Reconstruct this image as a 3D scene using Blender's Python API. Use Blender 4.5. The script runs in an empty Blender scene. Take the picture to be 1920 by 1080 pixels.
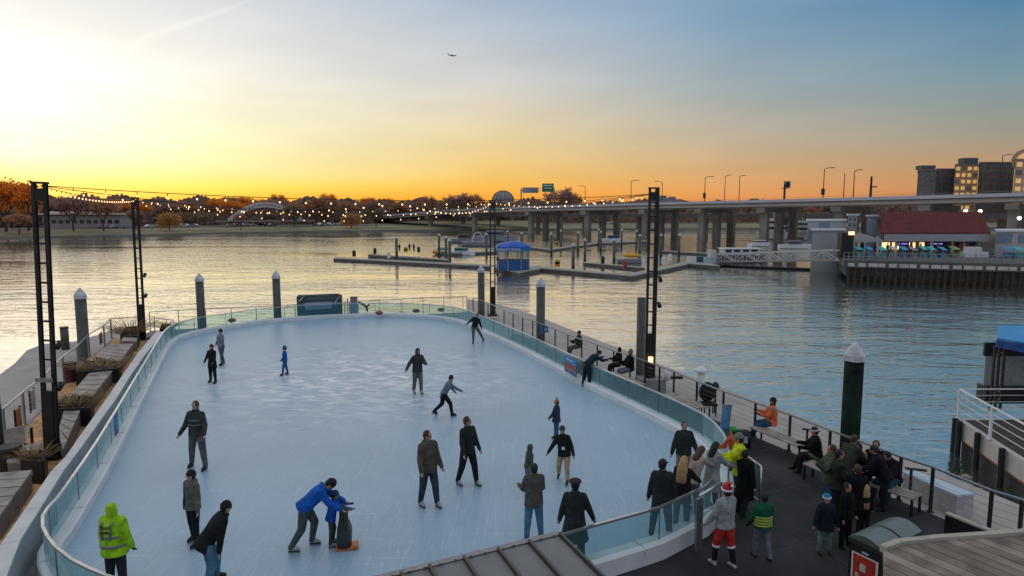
import bpy, math, random
from mathutils import Vector, Matrix, Euler
R = math.radians
sc = bpy.context.scene
col = sc.collection
rnd = random.Random(7)

# ------------------------------------------------------------------ camera
FPX = 1250.0; CAMZ = 6.9; PHI = math.atan(141/1250.0)
cam_d = bpy.data.cameras.new('camera'); cam = bpy.data.objects.new('camera', cam_d); col.objects.link(cam)
cam.location = (0, 0, CAMZ); cam.rotation_euler = (math.pi/2-PHI, 0, 0)
cam_d.sensor_width = 36; cam_d.lens = FPX/1920*36; cam_d.clip_end = 6000; cam_d.clip_start = .1
sc.camera = cam
sc.view_settings.view_transform = 'Standard'; sc.view_settings.look = 'None'
sc.view_settings.exposure = 0.0; sc.view_settings.gamma = 1
sc.cycles.max_bounces = 6; sc.cycles.transparent_max_bounces = 12
sc.cycles.use_denoising = True

# ------------------------------------------------------------------ world: dusk sky, sun low on the left
def lin(c):
    return tuple((x/255/12.92) if x/255 <= .04045 else ((x/255+.055)/1.055)**2.4 for x in c)
SUN_AZ = R(-36)            # from +Y towards -X
SUN_EL = R(5)
w = bpy.data.worlds.new('World'); sc.world = w; w.use_nodes = True
nt = w.node_tree; N = nt.nodes; L = nt.links; N.clear()
def nd(t, **k):
    n = N.new(t)
    for a, b in k.items(): setattr(n, a, b)
    return n
def mth(op, a, b=None, clamp=False):
    n = nd('ShaderNodeMath', operation=op, use_clamp=clamp)
    for i, v in enumerate((a, b)):
        if v is None: continue
        if isinstance(v, (int, float)): n.inputs[i].default_value = v
        else: L.new(v, n.inputs[i])
    return n.outputs[0]
tc = nd('ShaderNodeTexCoord'); sep = nd('ShaderNodeSeparateXYZ'); L.new(tc.outputs['Generated'], sep.inputs[0])
X, Y, Z = sep.outputs
hl = mth('SQRT', mth('ADD', mth('MULTIPLY', X, X), mth('MULTIPLY', Y, Y)))
hl = mth('MAXIMUM', hl, 1e-4)
cs = mth('DIVIDE', mth('ADD', mth('MULTIPLY', X, math.sin(SUN_AZ)), mth('MULTIPLY', Y, math.cos(SUN_AZ))), hl)
ang = mth('ARCCOSINE', mth('MAXIMUM', mth('MINIMUM', cs, 1.0), -1.0))       # azimuth away from the sun
def ramp(stops):
    r = nd('ShaderNodeValToRGB'); L.new(mth('MAXIMUM', Z, 0.0), r.inputs[0]); e = r.color_ramp.elements
    while len(e) < len(stops): e.new(.5)
    for i, (p, c, g) in enumerate(stops):
        e[i].position = p
    for i, (p, c, g) in enumerate(stops):
        lc = lin(c); e[i].color = (lc[0]*g, lc[1]*g, lc[2]*g, 1)
    r.color_ramp.interpolation = 'EASE' if False else 'LINEAR'
    return r.outputs[0]
ramps = [  # upper ends and rear ramp brightened beyond dusk, added as unseen fill light
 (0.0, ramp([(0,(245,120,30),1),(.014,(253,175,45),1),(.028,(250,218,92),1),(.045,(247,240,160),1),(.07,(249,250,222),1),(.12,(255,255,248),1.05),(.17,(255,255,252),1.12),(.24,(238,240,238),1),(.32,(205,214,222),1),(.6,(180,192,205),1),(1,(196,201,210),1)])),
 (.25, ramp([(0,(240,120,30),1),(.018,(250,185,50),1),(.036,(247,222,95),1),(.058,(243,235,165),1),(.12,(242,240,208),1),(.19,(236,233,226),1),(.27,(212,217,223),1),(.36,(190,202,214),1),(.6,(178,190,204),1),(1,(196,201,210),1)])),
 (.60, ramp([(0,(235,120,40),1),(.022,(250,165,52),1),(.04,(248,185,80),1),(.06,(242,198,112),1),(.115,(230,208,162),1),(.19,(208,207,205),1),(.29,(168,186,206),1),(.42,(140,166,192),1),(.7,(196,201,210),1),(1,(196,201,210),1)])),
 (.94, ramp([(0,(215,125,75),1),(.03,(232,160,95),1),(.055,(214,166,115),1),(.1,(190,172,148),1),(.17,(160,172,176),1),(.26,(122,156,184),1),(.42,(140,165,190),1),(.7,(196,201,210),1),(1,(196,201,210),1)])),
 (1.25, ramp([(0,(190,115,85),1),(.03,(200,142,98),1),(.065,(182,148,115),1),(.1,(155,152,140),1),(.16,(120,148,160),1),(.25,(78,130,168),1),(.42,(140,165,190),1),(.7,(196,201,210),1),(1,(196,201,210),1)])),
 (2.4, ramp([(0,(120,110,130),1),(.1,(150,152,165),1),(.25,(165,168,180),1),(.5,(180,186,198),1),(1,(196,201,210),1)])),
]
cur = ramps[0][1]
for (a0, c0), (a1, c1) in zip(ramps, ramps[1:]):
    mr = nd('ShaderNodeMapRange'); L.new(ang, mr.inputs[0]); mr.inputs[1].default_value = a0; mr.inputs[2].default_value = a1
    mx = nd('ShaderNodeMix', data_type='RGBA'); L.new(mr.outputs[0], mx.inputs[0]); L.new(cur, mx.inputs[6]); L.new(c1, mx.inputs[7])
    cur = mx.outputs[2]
# thin streaky high cloud, very faint, plus the contrail
mp = nd('ShaderNodeMapping'); mp.inputs['Scale'].default_value = (3, 3, 16); L.new(tc.outputs['Generated'], mp.inputs[0])
nz = nd('ShaderNodeTexNoise'); nz.inputs['Scale'].default_value = 1.6; nz.inputs['Detail'].default_value = 5; L.new(mp.outputs[0], nz.inputs[0])
mr = nd('ShaderNodeMapRange'); L.new(nz.outputs[0], mr.inputs[0]); mr.inputs[1].default_value = .35; mr.inputs[2].default_value = .7
mr.inputs[3].default_value = .955; mr.inputs[4].default_value = 1.045
sc_ = nd('ShaderNodeVectorMath', operation='SCALE'); L.new(cur, sc_.inputs[0]); L.new(mr.outputs[0], sc_.inputs[3])
def pxdir(x, y):
    u = (x-960)/FPX; v = (540-y)/FPX
    d = Vector((0, math.cos(PHI), -math.sin(PHI))) + Vector((u, 0, 0)) + v*Vector((0, math.sin(PHI), math.cos(PHI)))
    return d
da = pxdir(215, 92).normalized(); db = pxdir(465, 3).normalized()
nrm = da.cross(db).normalized(); along = (db-da).normalized()
def dot(v):
    n = nd('ShaderNodeVectorMath', operation='DOT_PRODUCT'); L.new(tc.outputs['Generated'], n.inputs[0]); n.inputs[1].default_value = v
    return n.outputs['Value']
off = mth('ABSOLUTE', dot(nrm))
t = nd('ShaderNodeMapRange'); L.new(dot(along), t.inputs[0]); t.inputs[1].default_value = da.dot(along); t.inputs[2].default_value = db.dot(along)
wid = mth('ADD', mth('MULTIPLY', t.outputs[0], -.008), .0105)
bandv = mth('SUBTRACT', 1.0, mth('DIVIDE', off, wid), True)
fade = mth('MULTIPLY', mth('MULTIPLY', t.outputs[0], 4.0, True), mth('MULTIPLY', mth('SUBTRACT', 1.06, t.outputs[0]), 6.0, True))
nz2 = nd('ShaderNodeTexNoise'); nz2.inputs['Scale'].default_value = 40; L.new(tc.outputs['Generated'], nz2.inputs[0])
trail = mth('MULTIPLY', mth('MULTIPLY', bandv, fade), mth('MULTIPLY', nz2.outputs[0], .16))
cmb = nd('ShaderNodeVectorMath', operation='ADD'); L.new(sc_.outputs[0], cmb.inputs[0])
cx = nd('ShaderNodeCombineXYZ'); L.new(trail, cx.inputs[0]); L.new(mth('MULTIPLY', trail, .85), cx.inputs[1]); L.new(mth('MULTIPLY', trail, .6), cx.inputs[2]); L.new(cx.outputs[0], cmb.inputs[1])
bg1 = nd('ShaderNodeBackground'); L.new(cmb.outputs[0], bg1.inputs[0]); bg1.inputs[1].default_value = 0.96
sky = nd('ShaderNodeTexSky', sky_type='NISHITA'); sky.sun_disc = False; sky.sun_elevation = SUN_EL; sky.sun_rotation = SUN_AZ
bg2 = nd('ShaderNodeBackground'); L.new(sky.outputs[0], bg2.inputs[0]); bg2.inputs[1].default_value = 0.01
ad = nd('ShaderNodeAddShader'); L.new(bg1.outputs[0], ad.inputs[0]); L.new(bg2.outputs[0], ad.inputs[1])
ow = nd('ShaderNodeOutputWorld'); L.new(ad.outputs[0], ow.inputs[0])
w.cycles.sampling_method = 'MANUAL'; w.cycles.sample_map_resolution = 1024

# ------------------------------------------------------------------ sun
sl = bpy.data.lights.new('sun', 'SUN'); so = bpy.data.objects.new('sun', sl); col.objects.link(so)
sl.energy = .5; sl.angle = R(100); sl.color = (1.0, .62, .3)
sd = Vector((math.sin(SUN_AZ)*math.cos(SUN_EL), math.cos(SUN_AZ)*math.cos(SUN_EL), math.sin(SUN_EL)))
so.rotation_euler = sd.to_track_quat('Z', 'Y').to_euler()

# ------------------------------------------------------------------ helpers
WZ = -1.3                                     # water level; the ice is z = 0, the camera 6.9 m above it
def G(px, py, z=0.0):                         # the point of the plane z that the photo shows at px, py
    d = pxdir(px, py); t = (z-CAMZ)/d.z
    return Vector((d.x*t, d.y*t, z))
def GY(px, py, y):                            # the point at distance y
    d = pxdir(px, py); t = y/d.y
    return Vector((d.x*t, y, CAMZ+d.z*t))
def wy(py, z=WZ): return G(960, py, z).y      # distance at which plane z shows at row py

MATS = {}
def mat(name, c, rough=.7, metal=0.0, var=.18, scale=6.0, bump=.0, bscale=None, spec=.4, emit=None, es=1.0, coord='Object', alpha=None, trans=0):
    if name in MATS: return MATS[name]
    m = bpy.data.materials.new(name); m.use_nodes = True; t = m.node_tree; n = t.nodes; l = t.links
    b = n['Principled BSDF']; b.inputs['Roughness'].default_value = rough; b.inputs['Metallic'].default_value = metal
    b.inputs['Specular IOR Level'].default_value = spec
    tc = n.new('ShaderNodeTexCoord'); nz = n.new('ShaderNodeTexNoise'); nz.inputs['Scale'].default_value = scale; nz.inputs['Detail'].default_value = 6
    l.new(tc.outputs[coord], nz.inputs[0])
    mx = n.new('ShaderNodeMix'); mx.data_type = 'RGBA'; l.new(nz.outputs[0], mx.inputs[0])
    mr = n.new('ShaderNodeMapRange'); mr.inputs[1].default_value = .3; mr.inputs[2].default_value = .7; l.new(nz.outputs[0], mr.inputs[0]); l.new(mr.outputs[0], mx.inputs[0])
    mx.inputs[6].default_value = (*[x*(1-var) for x in c], 1); mx.inputs[7].default_value = (*[min(1, x*(1+var)) for x in c], 1)
    l.new(mx.outputs[2], b.inputs['Base Color'])
    if bump:
        n2 = n.new('ShaderNodeTexNoise'); n2.inputs['Scale'].default_value = bscale or scale*3; n2.inputs['Detail'].default_value = 5; l.new(tc.outputs[coord], n2.inputs[0])
        bp = n.new('ShaderNodeBump'); bp.inputs['Strength'].default_value = bump; bp.inputs['Distance'].default_value = .03; l.new(n2.outputs[0], bp.inputs['Height']); l.new(bp.outputs[0], b.inputs['Normal'])
    if emit:
        b.inputs['Emission Color'].default_value = (*emit, 1); b.inputs['Emission Strength'].default_value = es
    if trans: b.inputs['Transmission Weight'].default_value = trans
    MATS[name] = m; return m

def glass_mat(name, tint, fac):
    m = bpy.data.materials.new(name); m.use_nodes = True; t = m.node_tree; n = t.nodes; l = t.links
    b = n['Principled BSDF']; b.inputs['Base Color'].default_value = (*tint, 1); b.inputs['Roughness'].default_value = .12
    tr = n.new('ShaderNodeBsdfTransparent'); tr.inputs[0].default_value = (*[min(1, x*.42+.62) for x in tint], 1)
    lw = n.new('ShaderNodeLayerWeight'); lw.inputs[0].default_value = .5
    nz = n.new('ShaderNodeTexNoise'); nz.inputs['Scale'].default_value = 1.5; tc = n.new('ShaderNodeTexCoord'); l.new(tc.outputs['Object'], nz.inputs[0])
    mr = n.new('ShaderNodeMath'); mr.operation = 'MULTIPLY_ADD'; pw = n.new('ShaderNodeMath'); pw.operation = 'POWER'; l.new(lw.outputs['Facing'], pw.inputs[0]); pw.inputs[1].default_value = 2.2; l.new(pw.outputs[0], mr.inputs[0]); mr.inputs[1].default_value = .75; mr.inputs[2].default_value = fac
    m2 = n.new('ShaderNodeMath'); m2.operation = 'MULTIPLY'; m2.use_clamp = True
    m3 = n.new('ShaderNodeMath'); m3.operation = 'MULTIPLY_ADD'; l.new(nz.outputs[0], m3.inputs[0]); m3.inputs[1].default_value = .5; m3.inputs[2].default_value = .75
    l.new(mr.outputs[0], m2.inputs[0]); l.new(m3.outputs[0], m2.inputs[1])
    ms = n.new('ShaderNodeMixShader'); l.new(m2.outputs[0], ms.inputs[0]); l.new(tr.outputs[0], ms.inputs[1]); l.new(b.outputs[0], ms.inputs[2])
    l.new(ms.outputs[0], n['Material Output'].inputs[0]); return m

ORG = {}
def tag(o, label=None, cat=None, group=None, kind=None):
    if label: o['label'] = label
    if cat: o['category'] = cat
    if group: o['group'] = group
    if kind: o['kind'] = kind
    return o
def thing(name, at, label, cat, group=None, local=False, rz=0):
    o = bpy.data.objects.new(name, None); col.objects.link(o); o.empty_display_size = .2
    o.location = at; o.rotation_euler = (0, 0, rz); ORG[o.name] = Vector((0, 0, 0)) if local else Vector(at)
    return tag(o, label, cat, group)
class MB:
    def __init__(s): s.v = []; s.f = []; s.m = []; s.cm = 0
    def face(s, pts):
        i = len(s.v); s.v += [Vector(p) for p in pts]; s.f.append(tuple(range(i, i+len(pts)))); s.m.append(s.cm)
    def mesh(s, vs, fs):
        i = len(s.v); s.v += [Vector(p) for p in vs]
        for f in fs: s.f.append(tuple(i+k for k in f)); s.m.append(s.cm)
    def box(s, c, d, rz=0, M=None):
        c = Vector(c); hx, hy, hz = d[0]/2, d[1]/2, d[2]/2
        M = M or Matrix.Rotation(rz, 3, 'Z')
        vs = [c+M@Vector((x, y, z)) for z in (-hz, hz) for x, y in ((-hx, -hy), (hx, -hy), (hx, hy), (-hx, hy))]
        s.mesh(vs, [(3,2,1,0),(4,5,6,7),(0,1,5,4),(1,2,6,5),(2,3,7,6),(3,0,4,7)]); return s
    def bar(s, a, b, wd, ht, up=Vector((0,0,1))):
        a = Vector(a); b = Vector(b); d = b-a; ln = d.length
        if ln < 1e-6: return s
        y = d/ln; x = y.cross(up)
        if x.length < 1e-4: x = y.cross(Vector((1,0,0)))
        x.normalize(); z = x.cross(y)
        M = Matrix((x, y, z)).transposed()
        return s.box((a+b)/2, (wd, ln, ht), M=M)
    def prism(s, poly, z0, z1):
        n = len(poly)
        ar = sum(poly[i][0]*poly[(i+1)%n][1]-poly[(i+1)%n][0]*poly[i][1] for i in range(n))
        if ar < 0: poly = list(poly)[::-1]
        vs = [(p[0], p[1], z0) for p in poly]+[(p[0], p[1], z1) for p in poly]
        s.mesh(vs, [tuple(range(n))[::-1], tuple(range(n, 2*n))]+[(i, (i+1)%n, n+(i+1)%n, n+i) for i in range(n)]); return s
    def loft(s, rings, n=12, cap=True):            # ring = centre, x-axis vector, y-axis vector
        vs = []
        for c, ax, ay in rings:
            for k in range(n):
                a = 2*math.pi*k/n; vs.append(Vector(c)+Vector(ax)*math.cos(a)+Vector(ay)*math.sin(a))
        fs = []
        for i in range(len(rings)-1):
            for k in range(n):
                fs.append((i*n+k, i*n+(k+1)%n, (i+1)*n+(k+1)%n, (i+1)*n+k))
        if cap: fs += [tuple(range(n))[::-1], tuple((len(rings)-1)*n+k for k in range(n))]
        s.mesh(vs, fs); return s
    def cap(s, a, b, r0, r1, n=10, flat=1.0, side=None):   # tapered capsule
        a = Vector(a); b = Vector(b); d = b-a
        if d.length < 1e-6: d = Vector((0,0,1e-3))
        d.normalize(); x = side or (d.cross(Vector((0,1,0))) if abs(d.y) < .9 else d.cross(Vector((1,0,0)))); x = (x-d*x.dot(d)).normalized(); y = d.cross(x)
        rg = []
        for t in (-1, -.75, -.35): rr = r0*math.sqrt(max(.02, 1-t*t)); rg.append((a+d*r0*t, x*rr, y*rr*flat))
        rg.append((a, x*r0, y*r0*flat)); rg.append((b, x*r1, y*r1*flat))
        for t in (.35, .75, 1): rr = r1*math.sqrt(max(.02, 1-t*t)); rg.append((b+d*r1*t, x*rr, y*rr*flat))
        s.loft(rg, n); return s
    def ball(s, c, rx, ry=None, rz=None, n=12, m=8, lo=-1, hi=1, M=None):
        ry = ry or rx; rz = rz or rx; M = M or Matrix.Identity(3); c = Vector(c); rg = []
        a0 = math.asin(lo); a1 = math.asin(hi)
        for i in range(m+1):
            a = a0+(a1-a0)*i/m; q = max(.03, math.cos(a)); rg.append((c+M@Vector((0,0,rz*math.sin(a))), M@Vector((rx*q,0,0)), M@Vector((0,ry*q,0))))
        s.loft(rg, n); return s
    def cyl(s, a, b, r, r2=None, n=10):
        a = Vector(a); b = Vector(b); d = (b-a).normalized(); x = d.cross(Vector((0,1,0))) if abs(d.y) < .9 else d.cross(Vector((1,0,0))); x.normalize(); y = d.cross(x)
        r2 = r if r2 is None else r2
        s.loft([(a, x*r, y*r), (b, x*r2, y*r2)], n); return s
    def tube(s, pts, r, n=6):
        pts = [Vector(p) for p in pts]
        for i in range(len(pts)-1): s.cyl(pts[i], pts[i+1], r, n=n)
        return s
    def build(s, name, m, parent=None, at=None, smooth=False, **kw):
        me = bpy.data.meshes.new(name)
        o0 = ORG[parent.name] if parent is not None else (Vector(at) if at is not None else Vector((0,0,0)))
        me.from_pydata([v-o0 for v in s.v], [], s.f); me.update()
        for q in (m if isinstance(m, (list, tuple)) else [m]): me.materials.append(q)
        me.polygons.foreach_set('material_index', s.m)
        if smooth: me.polygons.foreach_set('use_smooth', [True]*len(s.f))
        o = bpy.data.objects.new(name, me); col.objects.link(o)
        if parent is not None: o.parent = parent; ORG[o.name] = o0
        else: o.location = o0; ORG[o.name] = o0
        if kw: tag(o, **kw)
        return o
def kids(o): return [c for c in bpy.data.objects if c.parent == o]
def copy_tree(o, parent=None, _c=None):
    c = o.copy(); col.objects.link(c); c.parent = parent
    for ch in o.children: copy_tree(ch, c)
    return c
def place(proto, first, loc, rz=0, label=None, sc_=1.0, group=None):
    o = proto if first else copy_tree(proto)
    o.location = loc; o.rotation_euler = (0, 0, rz); o.scale = (sc_, sc_, sc_) if isinstance(sc_, (int, float)) else sc_
    if label: o['label'] = label
    if group: o['group'] = group
    return o
def text(s, name, m, parent, size, M, loc, ext=.01, align='CENTER'):
    cu = bpy.data.curves.new(name, 'FONT'); cu.body = s; cu.size = size; cu.extrude = ext; cu.align_x = align; cu.align_y = 'CENTER'; cu.materials.append(m)
    tmp = bpy.data.objects.new(name+'_tmp', cu); col.objects.link(tmp)
    dg = bpy.context.evaluated_depsgraph_get(); me = bpy.data.meshes.new_from_object(tmp.evaluated_get(dg))
    bpy.data.objects.remove(tmp); bpy.data.curves.remove(cu)
    me.transform(Matrix.Translation(Vector(loc)-ORG[parent.name]) @ M.to_4x4())
    if not me.materials: me.materials.append(m)
    o = bpy.data.objects.new(name, me); col.objects.link(o); o.parent = parent; ORG[o.name] = ORG[parent.name]
    return o
def struct(name, mb, m, smooth=False, kind='structure', **kw):
    o = mb.build(name, m, smooth=smooth); o['kind'] = kind
    for a, b in kw.items(): o[a] = b
    return o

# ------------------------------------------------------------------ materials
M_white = mat('white_paint', (.72,.73,.74), .45, var=.06, scale=2, bump=.05)
M_offw = mat('curb_plastic', (.70,.74,.77), .4, var=.1, scale=1.2)
M_dkmetal = mat('dark_steel', (.035,.037,.04), .45, .6, var=.3, scale=3, bump=.05)
M_steel = mat('grey_steel', (.32,.33,.34), .4, .7, var=.15, scale=4)
M_rail = mat('rail_steel', (.62,.63,.63), .28, .8, var=.1, scale=4)
M_black = mat('black_paint', (.012,.013,.015), .5, var=.3, scale=4)
M_conc = mat('concrete', (.27,.27,.27), .85, var=.2, scale=1.3, bump=.25, bscale=25)
M_dock = mat('dock_concrete', (.40,.37,.35), .85, var=.14, scale=.7, bump=.2, bscale=30)
M_rubber = mat('rubber_mat', (.022,.022,.024), .75, var=.85, scale=.7, bump=.3, bscale=20)
M_pile = mat('pile_sleeve', (.085,.088,.085), .5, var=.35, scale=2.5, bump=.1)
M_cap = mat('pile_cap', (.50,.53,.56), .5, var=.3, scale=4)
M_wood = mat('weathered_wood', (.36,.32,.29), .8, var=.35, scale=3, bump=.3)
M_deckor = mat('orange_decking', (.62,.34,.14), .7, var=.45, scale=5, bump=.3)
M_bulb = mat('lit_bulb', (.9,.8,.6), .3, emit=(1,.5,.22), es=4.5)
M_glass = glass_mat('rink_glass', (.36,.62,.66), .05)
M_win = mat('dark_window', (.03,.04,.05), .1, var=.3, spec=.6)
M_blue = mat('blue_canvas', (.02,.11,.42), .6, var=.15, scale=2, bump=.1)
# ------------------------------------------------------------------ water
def water_mat():
    m = bpy.data.materials.new('water'); m.use_nodes = True; t = m.node_tree; n = t.nodes; l = t.links
    b = n['Principled BSDF']; b.inputs['Base Color'].default_value = (.06, .085, .085, 1); b.inputs['Roughness'].default_value = .045
    b.inputs['IOR'].default_value = 2.9; b.inputs['Specular IOR Level'].default_value = .6
    tc = n.new('ShaderNodeTexCoord')
    def nz(scale, sx, sy, rot, det, rough=.55):
        mp = n.new('ShaderNodeMapping'); mp.inputs['Scale'].default_value = (sx, sy, 1); mp.inputs['Rotation'].default_value = (0, 0, R(rot)); l.new(tc.outputs['Object'], mp.inputs[0])
        x = n.new('ShaderNodeTexNoise'); x.inputs['Scale'].default_value = scale; x.inputs['Detail'].default_value = det; x.inputs['Roughness'].default_value = rough; x.inputs['Distortion'].default_value = .6
        l.new(mp.outputs[0], x.inputs[0]); return x.outputs[0]
    a = nz(.42, .4, 1.15, 12, 3); c = nz(1.9, .5, 1.1, -14, 3); patch = nz(.03, .5, 1.8, 8, 5)
    ad = n.new('ShaderNodeMath'); ad.operation = 'MULTIPLY_ADD'; l.new(c, ad.inputs[0]); ad.inputs[1].default_value = .30; l.new(a, ad.inputs[2])
    mr = n.new('ShaderNodeMapRange'); l.new(patch, mr.inputs[0]); mr.inputs[1].default_value = .35; mr.inputs[2].default_value = .65; mr.inputs[3].default_value = .2; mr.inputs[4].default_value = 1.15
    bp = n.new('ShaderNodeBump'); bp.inputs['Distance'].default_value = .17; l.new(ad.outputs[0], bp.inputs['Height']); l.new(mr.outputs[0], bp.inputs['Strength']); l.new(bp.outputs[0], b.inputs['Normal'])
    gl = n.new('ShaderNodeBsdfGlossy'); gl.inputs['Color'].default_value = (.92,.92,.86,1); gl.inputs['Roughness'].default_value = .06; l.new(bp.outputs[0], gl.inputs['Normal'])
    ms = n.new('ShaderNodeMixShader'); ms.inputs[0].default_value = .55; l.new(b.outputs[0], ms.inputs[1]); l.new(gl.outputs[0], ms.inputs[2]); l.new(ms.outputs[0], n['Material Output'].inputs[0])
    return m
mb = MB(); mb.face([(-2500,-40,WZ),(2500,-40,WZ),(2500,2600,WZ),(-2500,2600,WZ)])
struct('water', mb, water_mat())

# ------------------------------------------------------------------ the rink line (glass line, seen at rail height 1.08)
RZ = .93
line_px = [(135,1050),(104,1026),(90,1008),(80,988),(80,968),(90,952),(105,937),(180,830),(250,715),(300,632),(313,616),(328,607),(345,602),(375,595),(437,586),(480,580),(560,573),(645,569),(730,568),(805,571),(850,576),(879,583),(985,626),(1072,666),(1115,686),(1235,737),(1290,762),(1318,776),(1340,793),(1355,811),(1364,832),(1367,855)]
near_px = [(1335,900),(1320,914),(1275,934),(1237,951),(1115,985),(1050,1004),(987,1021),(900,1043),(760,1078),(600,1104),(400,1110),(280,1100),(200,1080)]
def P2(px, z=RZ): p = G(px[0], px[1], z); return Vector((p.x, p.y))
def smooth_line(pts, step):
    out = []; 
    for i in range(len(pts)-1):
        p0 = pts[max(0,i-1)]; p1 = pts[i]; p2 = pts[i+1]; p3 = pts[min(len(pts)-1,i+2)]
        k = max(1, int((p2-p1).length/step))
        for j in range(k):
            t = j/k
            h = .25
            m1 = (p2-p0)*h; m2 = (p3-p1)*h
            L_ = (p2-p1).length
            m1 = m1.normalized()*min(m1.length*2, L_)*.9; m2 = m2.normalized()*min(m2.length*2, L_)*.9
            out.append((2*t**3-3*t*t+1)*p1+(t**3-2*t*t+t)*m1+(-2*t**3+3*t*t)*p2+(t**3-t*t)*m2)
    out.append(pts[-1]); return out
near_l = [P2(p) for p in near_px]; far_l = [P2(p) for p in line_px]
loop = smooth_line(near_l+far_l, .45)          # from the gate round clockwise back to the gate
def offset(pts, d):
    out = []
    for i, p in enumerate(pts):
        a = pts[max(0,i-1)]; b = pts[min(len(pts)-1,i+1)]; t = (b-a).normalized(); nrm = Vector((t.y, -t.x)); out.append(p+nrm*d)
    return out
cen = sum(loop, Vector((0,0)))/len(loop)
t0 = (loop[11]-loop[9]); nn = Vector((t0.y, -t0.x)); sgn = 1 if nn.dot(cen-loop[10]) > 0 else -1   # sgn*d points to the ice
DZ = -.15
def v3(p, z): return Vector((p[0], p[1], z))
# ice
def ice_mat():
    m = mat('ice', (.30,.45,.58), .32, var=.07, scale=.25, spec=.35, bump=.06, bscale=9)
    t = m.node_tree; n = t.nodes; l = t.links; b = n['Principled BSDF']
    tc = n.new('ShaderNodeTexCoord')
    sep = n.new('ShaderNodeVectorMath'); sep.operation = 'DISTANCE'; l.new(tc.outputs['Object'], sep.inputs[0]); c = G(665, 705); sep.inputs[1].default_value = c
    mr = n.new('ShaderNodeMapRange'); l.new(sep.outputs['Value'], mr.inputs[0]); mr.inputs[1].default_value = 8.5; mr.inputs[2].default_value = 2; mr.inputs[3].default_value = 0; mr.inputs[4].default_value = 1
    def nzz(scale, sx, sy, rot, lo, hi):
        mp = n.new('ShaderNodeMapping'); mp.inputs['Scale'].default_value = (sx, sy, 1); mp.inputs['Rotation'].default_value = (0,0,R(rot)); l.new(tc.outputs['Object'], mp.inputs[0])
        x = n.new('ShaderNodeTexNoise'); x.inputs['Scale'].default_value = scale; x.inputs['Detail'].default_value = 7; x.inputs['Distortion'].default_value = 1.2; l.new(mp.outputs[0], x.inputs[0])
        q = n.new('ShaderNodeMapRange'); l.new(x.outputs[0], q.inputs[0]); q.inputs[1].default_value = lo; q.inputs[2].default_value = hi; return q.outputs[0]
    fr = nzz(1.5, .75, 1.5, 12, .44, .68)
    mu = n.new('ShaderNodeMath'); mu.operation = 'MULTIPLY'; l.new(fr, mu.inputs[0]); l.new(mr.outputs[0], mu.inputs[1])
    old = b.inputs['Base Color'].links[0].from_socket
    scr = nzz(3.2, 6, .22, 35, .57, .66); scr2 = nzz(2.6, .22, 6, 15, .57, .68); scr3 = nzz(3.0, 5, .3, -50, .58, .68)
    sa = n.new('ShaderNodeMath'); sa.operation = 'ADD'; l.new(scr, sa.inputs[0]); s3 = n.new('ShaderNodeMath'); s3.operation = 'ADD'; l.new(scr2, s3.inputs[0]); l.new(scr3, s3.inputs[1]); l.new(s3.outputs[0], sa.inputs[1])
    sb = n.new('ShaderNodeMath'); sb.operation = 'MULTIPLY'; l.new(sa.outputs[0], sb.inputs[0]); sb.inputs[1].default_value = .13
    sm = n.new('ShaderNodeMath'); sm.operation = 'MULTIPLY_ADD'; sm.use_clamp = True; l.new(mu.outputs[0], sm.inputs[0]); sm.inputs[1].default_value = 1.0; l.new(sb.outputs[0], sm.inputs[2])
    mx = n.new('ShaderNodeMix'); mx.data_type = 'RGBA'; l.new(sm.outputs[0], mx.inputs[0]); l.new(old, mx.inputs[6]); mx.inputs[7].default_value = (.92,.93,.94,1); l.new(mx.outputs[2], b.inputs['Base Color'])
    r2 = n.new('ShaderNodeMapRange'); l.new(sm.outputs[0], r2.inputs[0]); r2.inputs[3].default_value = .38; r2.inputs[4].default_value = .75; l.new(r2.outputs[0], b.inputs['Roughness'])
    return m
mb = MB(); mb.face([v3(p, 0) for p in loop]); 
if mb.v[0] and True: pass
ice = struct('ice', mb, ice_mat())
# barge deck under everything, black mats on the right, timber on the left
bl = G(280,585,1.0); br = G(875,555,1.0)
rr_px = [(887,558),(915,568),(945,581),(962,588),(980,595),(999,601),(1020,609),(1041,617),(1065,627),(1091,637),(1120,646),(1151,658),(1182,667),(1210,677),(1237,687),(1264,697),(1307,715),(1357,734),(1417,755),(1482,778),(1557,807),(1635,836),(1690,857),(1750,876),(1860,920),(1917,937),(1990,965),(2080,1000)]
rr = [G(x, y, .95) for x, y in rr_px]
ll_px = [(5,767),(42,736),(78,708),(117,669),(144,650),(164,628),(194,611),(207,598),(262,594)]
ll = [G(x, y, .95) for x, y in ll_px]
hull = [v3(p,0) for p in [(-22,8.0)]+[tuple(ll[0].xy)]+[tuple(p.xy) for p in ll[1:]]+[tuple(bl.xy), tuple(br.xy)]+[tuple(p.xy) for p in rr]+[(rr[-1].x+3, rr[-1].y-4), (14,1.0), (-14,1.0), (-22,5)]]
mb = MB(); mb.prism(hull, -1.45, DZ)
struct('barge_deck', mb, M_conc)
mb = MB(); rub = [tuple(p.xy) for p in rr[2:-3]]
gate_r = G(1775,975,DZ); gate_r2 = G(1775,1014,DZ)
i0 = min(range(len(rr_px)), key=lambda i: abs(rr_px[i][0]-1690))
rub = [tuple(p.xy) for p in rr[3:i0+1]]+[tuple(gate_r.xy), tuple(gate_r2.xy), (8.6,6.0), (9,2), (-2,2), (-2,9)]
right_side = [tuple(p) for p in offset(loop[:int(len(loop)*.22)], 0)][::-1]
mb.prism([(p[0]-.03, p[1]-.03) for p in rub], DZ+.001, DZ+.012); struct('rubber_floor', mb, M_rubber)
mb = MB(); u_ = (rr[20]-rr[12]).normalized(); v_ = Vector((-u_.y, u_.x, 0))
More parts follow.
